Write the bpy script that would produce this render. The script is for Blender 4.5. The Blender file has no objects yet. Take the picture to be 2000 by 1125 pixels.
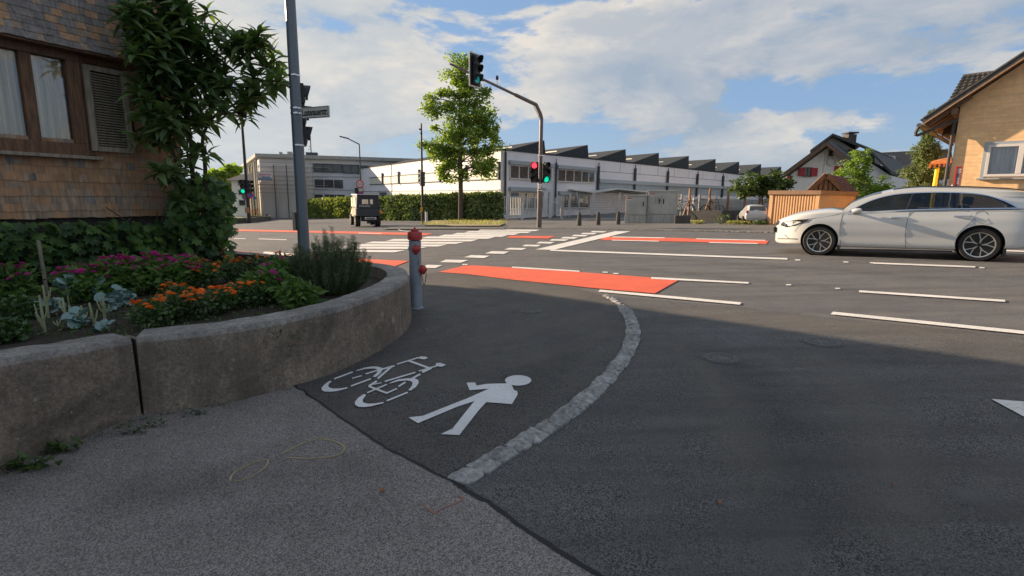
import bpy, bmesh, math, random
import numpy as np
from mathutils import Vector, Matrix, noise, geometry
R=math.radians
rnd=random.Random(7)
sc=bpy.context.scene
COL=sc.collection
# ---------------------------------------------------------------- camera, sky, sun
FPX=1020.; TH=math.atan(177/1020); ROLL=.0122
_u0=Vector((0,math.sin(TH),math.cos(TH))); FW=Vector((0,math.cos(TH),-math.sin(TH)))
RT=Vector((1,0,0))*math.cos(ROLL)+_u0*math.sin(ROLL); UP=_u0*math.cos(ROLL)-Vector((1,0,0))*math.sin(ROLL)
CAM=Vector((0,0,1.5))
cam=bpy.data.objects.new('camera',bpy.data.cameras.new('camera')); COL.objects.link(cam)
cam.matrix_world=Matrix(((RT.x,UP.x,-FW.x,CAM.x),(RT.y,UP.y,-FW.y,CAM.y),(RT.z,UP.z,-FW.z,CAM.z),(0,0,0,1)))
cam.data.sensor_width=36; cam.data.lens=36*FPX/2000; cam.data.clip_end=4000; cam.data.clip_start=.05
sc.camera=cam
SUN_AZ=60.; SUN_EL=17.
SV=Vector((-math.sin(R(SUN_AZ))*math.cos(R(SUN_EL)),math.cos(R(SUN_AZ))*math.cos(R(SUN_EL)),math.sin(R(SUN_EL))))
sun=bpy.data.objects.new('sun',bpy.data.lights.new('sun','SUN')); COL.objects.link(sun)
sun.data.energy=4.8; sun.data.angle=R(.6); sun.data.color=(1,.76,.53)
sun.rotation_euler=SV.to_track_quat('Z','Y').to_euler()
sc.view_settings.view_transform='Standard'; sc.view_settings.look='None'; sc.view_settings.exposure=1.12; sc.view_settings.gamma=1
W=bpy.data.worlds.new('World'); sc.world=W; W.use_nodes=True
def world():
    nt=W.node_tree; N=nt.nodes; L=nt.links; N.clear()
    out=N.new('ShaderNodeOutputWorld'); bg=N.new('ShaderNodeBackground'); bg.inputs[1].default_value=.080
    L.new(bg.outputs[0],out.inputs[0])
    sky=N.new('ShaderNodeTexSky'); sky.sky_type='NISHITA'; sky.sun_disc=False
    sky.sun_elevation=R(SUN_EL); sky.sun_rotation=R(-SUN_AZ); sky.air_density=1.0; sky.dust_density=.6; sky.ozone_density=1.6
    tc=N.new('ShaderNodeTexCoord')
    def mp(sx,sy,sz,off=(0,0,0)):
        m=N.new('ShaderNodeMapping'); m.inputs['Scale'].default_value=(sx,sy,sz); m.inputs['Location'].default_value=off
        L.new(tc.outputs['Generated'],m.inputs[0]); return m.outputs[0]
    def nz(vec,scale,detail=8,rough=.58,dist=.25):
        n=N.new('ShaderNodeTexNoise'); n.inputs['Scale'].default_value=scale; n.inputs['Detail'].default_value=detail
        n.inputs['Roughness'].default_value=rough; n.inputs['Distortion'].default_value=dist; L.new(vec,n.inputs['Vector']); return n.outputs[0]
    def ma(op,a,b=None,c=None,clamp=False):
        m=N.new('ShaderNodeMath'); m.operation=op; m.use_clamp=clamp
        for i,x in enumerate((a,b,c)):
            if x is None: continue
            if hasattr(x,'links'): L.new(x,m.inputs[i])
            else: m.inputs[i].default_value=x
        return m.outputs[0]
    def ramp(x,a,b):
        m=N.new('ShaderNodeMapRange'); m.interpolation_type='SMOOTHSTEP'; L.new(x,m.inputs[0]); m.inputs[1].default_value=a; m.inputs[2].default_value=b; return m.outputs[0]
    def mix(f,a,b):
        m=N.new('ShaderNodeMix'); m.data_type='RGBA'
        for s,x in ((0,f),(6,a),(7,b)):
            if hasattr(x,'links'): L.new(x,m.inputs[s])
            elif s==0: m.inputs[0].default_value=x
            else: m.inputs[s].default_value=(*x,1)
        return m.outputs[2]
    OFF=(3.1,7.4,1.3)
    v=mp(1,1,2.6,OFF); v2=mp(1,1,2.6,(OFF[0]-.03,OFF[1]+.015,OFF[2]+.16))
    n=nz(v,2.7,9,.6,.35); n2=nz(v2,2.7,9,.6,.35)
    fine=nz(mp(1,1,3.4,(9,2,5)),6.0,9,.62,.4)
    d=ma('ADD',n,ma('MULTIPLY',ma('SUBTRACT',fine,.5),.34)); 
    mask=ramp(d,.425,.50)
    lit=ma('ADD',ma('MULTIPLY',ma('SUBTRACT',n,n2),4.2),.50,clamp=True)
    edge=ramp(d,.66,.47)
    lit=ma('MULTIPLY',lit,ma('ADD',ma('MULTIPLY',edge,.75),.3),clamp=True)
    sx=N.new('ShaderNodeSeparateXYZ'); L.new(tc.outputs['Generated'],sx.inputs[0])
    # sun-side glow of the real low sun on thin haze: warm towards the sun's azimuth
    dot=N.new('ShaderNodeVectorMath'); dot.operation='DOT_PRODUCT'; L.new(tc.outputs['Generated'],dot.inputs[0]); dot.inputs[1].default_value=SV
    glow=ramp(dot.outputs['Value'],.2,1.0)
    K=4.6
    cshade=mix(glow,tuple(K*c for c in (.46,.55,.67)),tuple(K*c for c in (.66,.73,.79)))
    clit=mix(glow,tuple(K*c for c in (1.0,.93,.84)),tuple(K*c for c in (1.22,1.10,.92)))
    cc=mix(lit,cshade,clit)
    base=mix(.75,sky.outputs[0],tuple(K*c for c in (.31,.50,.82)))
    skyc=mix(ma('MULTIPLY',mask,.92),base,cc)
    hz=ramp(sx.outputs[2],.17,-.02)
    skyc=mix(ma('MULTIPLY',hz,.7),skyc,mix(glow,tuple(K*c for c in (.50,.63,.77)),tuple(K*c for c in (.74,.84,.93))))
    L.new(skyc,bg.inputs[0])
world()
# ---------------------------------------------------------------- geometry of the place
def ray(x,y): return FW+RT*((x-1000)/FPX)+UP*((562.5-y)/FPX)
def gz(x,y): return .036*max(-30,min(30,x))-.012*max(0,min(80,y-24))
def G(px,py,h=0):
    d=ray(px,py); a=b=.3
    def g(t):
        p=CAM+d*t; return p.z-gz(p.x,p.y)-h
    while g(b)>0 and b<600: a=b; b*=1.06
    for _ in range(40):
        m=(a+b)/2
        if g(m)>0: a=m
        else: b=m
    return CAM+d*b
def atY(px,py,Y):
    d=ray(px,py); return CAM+d*(Y/d.y)
def onV(px,py,A,n):
    d=ray(px,py); t=(A-CAM).dot(n)/d.dot(n); return CAM+d*t
def proj(P):
    d=Vector(P)-CAM; w=d.dot(FW); return 1000+FPX*d.dot(RT)/w, 562.5-FPX*d.dot(UP)/w
def HZ(P,y):
    lo,hi=-6.,60.
    for _ in range(45):
        m=(lo+hi)/2
        if proj((P[0],P[1],m))[1]>y: lo=m
        else: hi=m
    return lo
def V2(v): return Vector((v[0],v[1],0))
def gr(x,y,h=0): return Vector((x,y,gz(x,y)+h))
# ---------------------------------------------------------------- mesh builder
class Fr:
    def __init__(s,O,d,flip=False):
        s.O=Vector(O); s.x=V2(d).normalized(); s.z=Vector((0,0,1)); s.n=s.x.cross(s.z)
        if (s.n.dot(V2(CAM)-V2(s.O))<0)!=flip: s.n=-s.n
    def p(s,a,b,c=0): return s.O+s.x*a+s.z*b+s.n*c
    def uv(s,px,py,off=0):
        P=onV(px,py,s.O+s.n*off,s.n); return (P-s.O).dot(s.x),(P-s.O).z
class MB:
    def __init__(s): s.v=[]; s.f=[]; s.m=[]
    def add(s,vs,fs,mi=0):
        o=len(s.v); s.v+=[tuple(v) for v in vs]; s.f+=[tuple(i+o for i in f) for f in fs]; s.m+=[mi]*len(fs); return s
    def hexa(s,c,mi=0):
        return s.add(c,[(0,3,2,1),(4,5,6,7),(0,1,5,4),(1,2,6,5),(2,3,7,6),(3,0,4,7)],mi)
    def box(s,x0,x1,y0,y1,z0,z1,mi=0):
        return s.hexa([(x0,y0,z0),(x1,y0,z0),(x1,y1,z0),(x0,y1,z0),(x0,y0,z1),(x1,y0,z1),(x1,y1,z1),(x0,y1,z1)],mi)
    def fb(s,F,a0,a1,z0,z1,n0,n1,mi=0):
        return s.hexa([F.p(a0,z0,n0),F.p(a1,z0,n0),F.p(a1,z0,n1),F.p(a0,z0,n1),F.p(a0,z1,n0),F.p(a1,z1,n0),F.p(a1,z1,n1),F.p(a0,z1,n1)],mi)
    def beam(s,A,B,w,h,up=(0,0,1),mi=0):
        A=Vector(A);B=Vector(B);d=(B-A).normalized();u=Vector(up)
        sd=d.cross(u)
        if sd.length<1e-4: sd=Vector((1,0,0))
        sd.normalize(); u=sd.cross(d).normalized(); a=sd*w/2; b=u*h/2
        return s.hexa([A-a-b,A+a-b,A+a+b,A-a+b,B-a-b,B+a-b,B+a+b,B-a+b],mi)
    def tube(s,pts,r,n=8,cap=True,mi=0,sy=1):
        pts=[Vector(p) for p in pts]; m=len(pts); rs=r if isinstance(r,(list,tuple)) else [r]*m
        o=len(s.v); prev=None
        for i,p in enumerate(pts):
            t=(pts[min(i+1,m-1)]-pts[max(i-1,0)]).normalized()
            if prev is None: a=t.orthogonal().normalized()
            else:
                a=prev-t*prev.dot(t); a=a.normalized() if a.length>1e-5 else t.orthogonal().normalized()
            prev=a; b=t.cross(a)
            for k in range(n):
                w=2*math.pi*k/n; s.v.append(tuple(p+(a*math.cos(w)+b*math.sin(w)*sy)*rs[i]))
        for i in range(m-1):
            for k in range(n):
                s.f.append((o+i*n+k,o+i*n+(k+1)%n,o+(i+1)*n+(k+1)%n,o+(i+1)*n+k)); s.m.append(mi)
        if cap:
            s.f.append(tuple(o+k for k in range(n))[::-1]); s.f.append(tuple(o+(m-1)*n+k for k in range(n))); s.m+=[mi,mi]
        return s
    def lathe(s,O,ax,prof,n=16,mi=0,cap=True):
        O=Vector(O); ax=Vector(ax).normalized(); a=ax.orthogonal().normalized(); b=ax.cross(a); o=len(s.v)
        for r,h in prof:
            for k in range(n):
                w=2*math.pi*k/n; s.v.append(tuple(O+ax*h+(a*math.cos(w)+b*math.sin(w))*r))
        for i in range(len(prof)-1):
            for k in range(n):
                s.f.append((o+i*n+k,o+i*n+(k+1)%n,o+(i+1)*n+(k+1)%n,o+(i+1)*n+k)); s.m.append(mi)
        if cap:
            s.f.append(tuple(o+k for k in range(n))[::-1]); s.f.append(tuple(o+(len(prof)-1)*n+k for k in range(n))); s.m+=[mi,mi]
        return s
    def prism(s,pts,vec,mi=0):
        pts=[Vector(p) for p in pts]; n=len(pts); vec=Vector(vec)
        return s.add(pts+[p+vec for p in pts],[tuple(range(n))[::-1],tuple(range(n,2*n))]+[(i,(i+1)%n,(i+1)%n+n,i+n) for i in range(n)],mi)
WL={}
def mesh(name,v,f,mats,m=None,smooth=False):
    me=bpy.data.meshes.new(name); me.from_pydata([tuple(x) for x in v],[],f)
    for x in (mats if isinstance(mats,(list,tuple)) else [mats]): me.materials.append(x)
    if m is not None and any(m): me.polygons.foreach_set('material_index',m)
    if smooth: me.polygons.foreach_set('use_smooth',[True]*len(me.polygons))
    me.update(); return me
def prop(o,label=None,cat=None,group=None,kind=None):
    if label: o['label']=label
    if cat: o['category']=cat
    if group: o['group']=group
    if kind: o['kind']=kind
    return o
def link(name,data,parent,w):
    o=bpy.data.objects.new(name,data); COL.objects.link(o); w=Vector(w); WL[o.name]=w
    if parent is not None: o.parent=parent; o.location=w-WL[parent.name]
    else: o.location=w
    return o
def obj(name,mb,mats,parent=None,smooth=False,at=None,bevel=0,**k):
    if at is None:
        at=WL[parent.name] if parent is not None else Vector(mb.v[0])
        if parent is None:
            a=np.array(mb.v); at=Vector((a[:,0].mean(),a[:,1].mean(),a[:,2].min()))
    at=Vector(at); v=[(x-at.x,y-at.y,z-at.z) for x,y,z in mb.v]
    o=link(name,mesh(name,v,mb.f,mats,mb.m,smooth),parent,at)
    bm=bmesh.new(); bm.from_mesh(o.data)
    if len(bm.faces)<60000: bmesh.ops.recalc_face_normals(bm,faces=bm.faces)
    bm.to_mesh(o.data); bm.free()
    if smooth:
        try: o.data.set_sharp_from_angle(angle=R(40))
        except Exception: pass
    if bevel:
        b=o.modifiers.new('b','BEVEL'); b.width=bevel; b.segments=2; b.limit_method='ANGLE'
    return prop(o,**k)
def thing(name,loc,label,cat,group=None):
    return prop(link(name,None,None,loc),label,cat,group)
def arr_obj(name,V,F,mats,parent,smooth=False,**k):
    at=WL[parent.name] if parent is not None else Vector(V.mean(axis=0))
    me=bpy.data.meshes.new(name); me.from_pydata((V-np.array(at)).tolist(),[],F.tolist() if hasattr(F,'tolist') else F)
    for x in (mats if isinstance(mats,(list,tuple)) else [mats]): me.materials.append(x)
    if smooth: me.polygons.foreach_set('use_smooth',[True]*len(me.polygons))
    return prop(link(name,me,parent,at),**k)
# ---------------------------------------------------------------- materials
def newmat(name):
    m=bpy.data.materials.new(name); m.use_nodes=True; nt=m.node_tree
    return m,nt,nt.nodes['Principled BSDF']
def S(nt,kind,**k):
    n=nt.nodes.new('ShaderNode'+kind)
    for a,b in k.items():
        if a in n.inputs: n.inputs[a].default_value=b
        else: setattr(n,a,b)
    return n
def mixc(nt,f,a,b,mode='MIX'):
    m=S(nt,'Mix',data_type='RGBA',blend_type=mode)
    for i,x in ((0,f),(6,a),(7,b)):
        if hasattr(x,'links'): nt.links.new(x,m.inputs[i])
        else: m.inputs[i].default_value=x if i==0 else (*x[:3],1)
    return m.outputs[2]
def mrange(nt,x,a,b,c=0.,d=1.):
    m=S(nt,'MapRange'); nt.links.new(x,m.inputs[0])
    for i,q in enumerate((a,b,c,d)): m.inputs[1+i].default_value=q
    return m.outputs[0]
def nzz(nt,vec,scale,detail=5,rough=.6,dist=0):
    n=S(nt,'TexNoise',Scale=scale,Detail=detail,Roughness=rough,Distortion=dist); nt.links.new(vec,n.inputs['Vector']); return n.outputs[0]
def coords(nt,scale=(1,1,1),rot=0,world=True):
    t=S(nt,'NewGeometry').outputs['Position'] if world else S(nt,'TexCoord').outputs['Object']
    m=S(nt,'Mapping'); nt.links.new(t,m.inputs[0]); m.inputs['Scale'].default_value=scale; m.inputs['Rotation'].default_value=(0,0,rot); return m.outputs[0]
def bump(nt,b,h,strength=.4,dist=.01):
    n=S(nt,'Bump',Strength=strength,Distance=dist); nt.links.new(h,n.inputs['Height']); nt.links.new(n.outputs[0],b.inputs['Normal'])
def M(name,c,rough=.6,metal=0,var=.15,scale=3.,bmp=0,bs=60,c2=None,rr=False,spec=.5,coat=0,sc3=(1,1,1),emit=0):
    m,nt,b=newmat(name); b.inputs['Roughness'].default_value=rough; b.inputs['Metallic'].default_value=metal
    b.inputs['Specular IOR Level'].default_value=spec; b.inputs['Coat Weight'].default_value=coat
    v=coords(nt,sc3); n=nzz(nt,v,scale,6)
    if c2 is None: c2=tuple(x*(1-var) for x in c); c=tuple(min(1,x*(1+var*.5)) for x in c)
    col=mixc(nt,mrange(nt,n,.35,.65),c,c2)
    if rr:
        oi=S(nt,'ObjectInfo').outputs['Random']; col=mixc(nt,1.,col,mixc(nt,oi,(1-.35*rr,)*3,(1+.3*rr,)*3),'MULTIPLY')
    nt.links.new(col,b.inputs['Base Color'])
    if bmp: bump(nt,b,nzz(nt,v,bs,4),bmp,.01)
    if emit: nt.links.new(col,b.inputs['Emission Color']); b.inputs['Emission Strength'].default_value=emit
    return m
def asphalt(name,c,c2,speck=1.,wear=None,track=None):
    m,nt,b=newmat(name); v=coords(nt)
    big=nzz(nt,v,.55,5,.6,.5); mid=nzz(nt,v,5,6,.65); fine2=nzz(nt,v,230,2,.6)
    vo=S(nt,'TexVoronoi',Scale=190.); nt.links.new(v,vo.inputs['Vector']); vc=S(nt,'SeparateColor'); nt.links.new(vo.outputs['Color'],vc.inputs[0]); fa=S(nt,'Math',operation='ADD'); nt.links.new(vc.outputs[1],fa.inputs[0]); nt.links.new(nzz(nt,v,100,3,.7),fa.inputs[1])
    fine=mrange(nt,fa.outputs[0],.1,1.9)
    col=mixc(nt,mrange(nt,big,.35,.68),c,c2)
    col=mixc(nt,mrange(nt,mid,.3,.75,0,.35),col,tuple(x*1.35 for x in c2))
    k=mixc(nt,mrange(nt,fine,.32,.68),(1-.80*speck,)*3,(1+.95*speck,)*3)
    col=mixc(nt,1.,col,k,'MULTIPLY')
    w=S(nt,'TexVoronoi',Scale=85.); nt.links.new(v,w.inputs['Vector'])
    sp=mrange(nt,w.outputs['Distance'],.16,.08); 
    wc=S(nt,'SeparateColor'); nt.links.new(w.outputs['Color'],wc.inputs[0])
    mm=S(nt,'Math',operation='MULTIPLY'); nt.links.new(sp,mm.inputs[0]); nt.links.new(mrange(nt,wc.outputs[0],.82,.9),mm.inputs[1])
    col=mixc(nt,mm.outputs[0],col,(.30,.29,.28))
    if wear:
        n=nzz(nt,coords(nt,(1,1,1),R(43)),1.3,6,.65,1.2); 
        col=mixc(nt,mrange(nt,n,.45,.68,0,.75),col,wear)
    if track:
        n=nzz(nt,coords(nt,(.25,2.2,1),R(-34)),1.5,4,.6,.2); col=mixc(nt,mrange(nt,n,.42,.66,0,.6),col,track)
    nt.links.new(col,b.inputs['Base Color']); b.inputs['Specular IOR Level'].default_value=.35
    nt.links.new(mrange(nt,mid,.3,.7,.62,.88),b.inputs['Roughness'])
    a=S(nt,'Math',operation='ADD'); nt.links.new(fine,a.inputs[0]); nt.links.new(fine2,a.inputs[1])
    bump(nt,b,a.outputs[0],.9,.006); return m
def paint(name,c,under=(.06,.06,.062),wear=.535):
    m,nt,b=newmat(name); v=coords(nt); n=nzz(nt,v,30,8,.85); n2=nzz(nt,v,2.2,5,.6)
    col=mixc(nt,mrange(nt,n2,.35,.7),c,tuple(x*.8 for x in c))
    col=mixc(nt,mrange(nt,n,wear,wear+.1,0,.75),col,under)
    nt.links.new(col,b.inputs['Base Color']); b.inputs['Roughness'].default_value=.7
    bump(nt,b,nzz(nt,v,120,3),.5,.004); return m
def leafmat(name,c,c2,trans=.35,rough=.45,tc=None):
    m,nt,b=newmat(name); g=S(nt,'NewGeometry').outputs['Random Per Island']; oi=S(nt,'ObjectInfo').outputs['Random']
    r=S(nt,'Math',operation='FRACT'); a=S(nt,'Math',operation='ADD'); nt.links.new(g,a.inputs[0]); nt.links.new(oi,a.inputs[1]); nt.links.new(a.outputs[0],r.inputs[0])
    col=mixc(nt,r.outputs[0],c,c2); n=nzz(nt,coords(nt),1.2,3)
    col=mixc(nt,1.,col,mixc(nt,mrange(nt,n,.35,.65),(.75,.75,.75),(1.25,1.25,1.2)),'MULTIPLY')
    nt.links.new(col,b.inputs['Base Color']); b.inputs['Roughness'].default_value=rough
    t=S(nt,'BsdfTranslucent'); 
    nt.links.new(mixc(nt,1.,col,tc or (1.5,1.7,.6),'MULTIPLY'),t.inputs[0])
    mx=S(nt,'MixShader',Fac=trans); nt.links.new(b.outputs[0],mx.inputs[1]); nt.links.new(t.outputs[0],mx.inputs[2])
    nt.links.new(mx.outputs[0],nt.nodes['Material Output'].inputs[0]); return m
def glass(name,tint=(.5,.55,.58),alpha=.6,rough=.02,ior=1.8):
    m,nt,b=newmat(name); g=S(nt,'BsdfGlossy',Roughness=rough); t=S(nt,'BsdfTransparent'); t.inputs[0].default_value=(*[c*min(1,alpha*1.15) for c in tint],1)
    f=S(nt,'Fresnel',IOR=ior); mx=S(nt,'MixShader'); nt.links.new(f.outputs[0],mx.inputs[0]); nt.links.new(t.outputs[0],mx.inputs[1]); nt.links.new(g.outputs[0],mx.inputs[2]); nt.links.new(mx.outputs[0],nt.nodes['Material Output'].inputs[0]); return m
def emitm(name,c,s=3.):
    m,nt,b=newmat(name); b.inputs['Base Color'].default_value=(*[x*.3 for x in c],1); b.inputs['Emission Color'].default_value=(*c,1); b.inputs['Emission Strength'].default_value=s
    b.inputs['Roughness'].default_value=.3; return m
def concrete(name,c,c2,lich=True):
    m,nt,b=newmat(name); v=coords(nt); big=nzz(nt,v,2.2,7,.7,.6); f=nzz(nt,v,40,5,.75); col=mixc(nt,mrange(nt,big,.32,.68),c,c2)
    col=mixc(nt,1.,col,mixc(nt,mrange(nt,f,.3,.7),(.55,)*3,(1.5,)*3),'MULTIPLY')
    st=nzz(nt,coords(nt,(7,7,.6)),1.2,6,.75); col=mixc(nt,mrange(nt,st,.48,.68,0,.75),col,tuple(x*.45 for x in c))
    if lich:
        for s_,th,lc in ((3.2,.075,(.42,.40,.34)),(9,.07,(.36,.34,.28)),(22,.08,(.40,.38,.33))):
            w=S(nt,'TexVoronoi',Scale=s_); nt.links.new(v,w.inputs['Vector']); wc=S(nt,'SeparateColor'); nt.links.new(w.outputs['Color'],wc.inputs[0])
            a=S(nt,'Math',operation='ADD'); nt.links.new(w.outputs['Distance'],a.inputs[0]); nt.links.new(mrange(nt,f,.3,.7,-.05,.09),a.inputs[1])
            mm=S(nt,'Math',operation='MULTIPLY'); nt.links.new(mrange(nt,a.outputs[0],th*2.2,th*1.4),mm.inputs[0]); nt.links.new(mrange(nt,wc.outputs[0],.7,.8,0,.8),mm.inputs[1])
            col=mixc(nt,mm.outputs[0],col,lc)
    nt.links.new(col,b.inputs['Base Color']); b.inputs['Roughness'].default_value=.92
    a=S(nt,'Math',operation='ADD'); nt.links.new(f,a.inputs[0]); nt.links.new(nzz(nt,v,140,3,.7),a.inputs[1]); bump(nt,b,a.outputs[0],1.,.012); return m
def coursed(name,c,mortar,d,bw,bh,c2=None,ms=.02,bmp=.6,off=.5):
    m,nt,b=newmat(name); g=S(nt,'NewGeometry').outputs['Position']
    dt=S(nt,'VectorMath',operation='DOT_PRODUCT'); nt.links.new(g,dt.inputs[0]); dt.inputs[1].default_value=(d[0],d[1],0)
    sp=S(nt,'SeparateXYZ'); nt.links.new(g,sp.inputs[0]); cb=S(nt,'CombineXYZ'); nt.links.new(dt.outputs['Value'],cb.inputs[0]); nt.links.new(sp.outputs[2],cb.inputs[1])
    t=S(nt,'TexBrick',offset=off); nt.links.new(cb.outputs[0],t.inputs['Vector']); t.inputs['Scale'].default_value=1.
    t.inputs['Brick Width'].default_value=bw; t.inputs['Row Height'].default_value=bh; t.inputs['Mortar Size'].default_value=ms; t.inputs['Mortar Smooth'].default_value=.3
    t.inputs['Color1'].default_value=(*c,1); t.inputs['Color2'].default_value=(*(c2 or tuple(x*.8 for x in c)),1); t.inputs['Mortar'].default_value=(*mortar,1)
    n=nzz(nt,coords(nt),6,6); col=mixc(nt,1.,t.outputs[0],mixc(nt,n,(.75,)*3,(1.25,)*3),'MULTIPLY')
    nt.links.new(col,b.inputs['Base Color']); b.inputs['Roughness'].default_value=.85
    iv=S(nt,'Math',operation='SUBTRACT'); iv.inputs[0].default_value=1; nt.links.new(t.outputs['Fac'],iv.inputs[1]); bump(nt,b,iv.outputs[0],bmp,.012); return m
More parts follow.
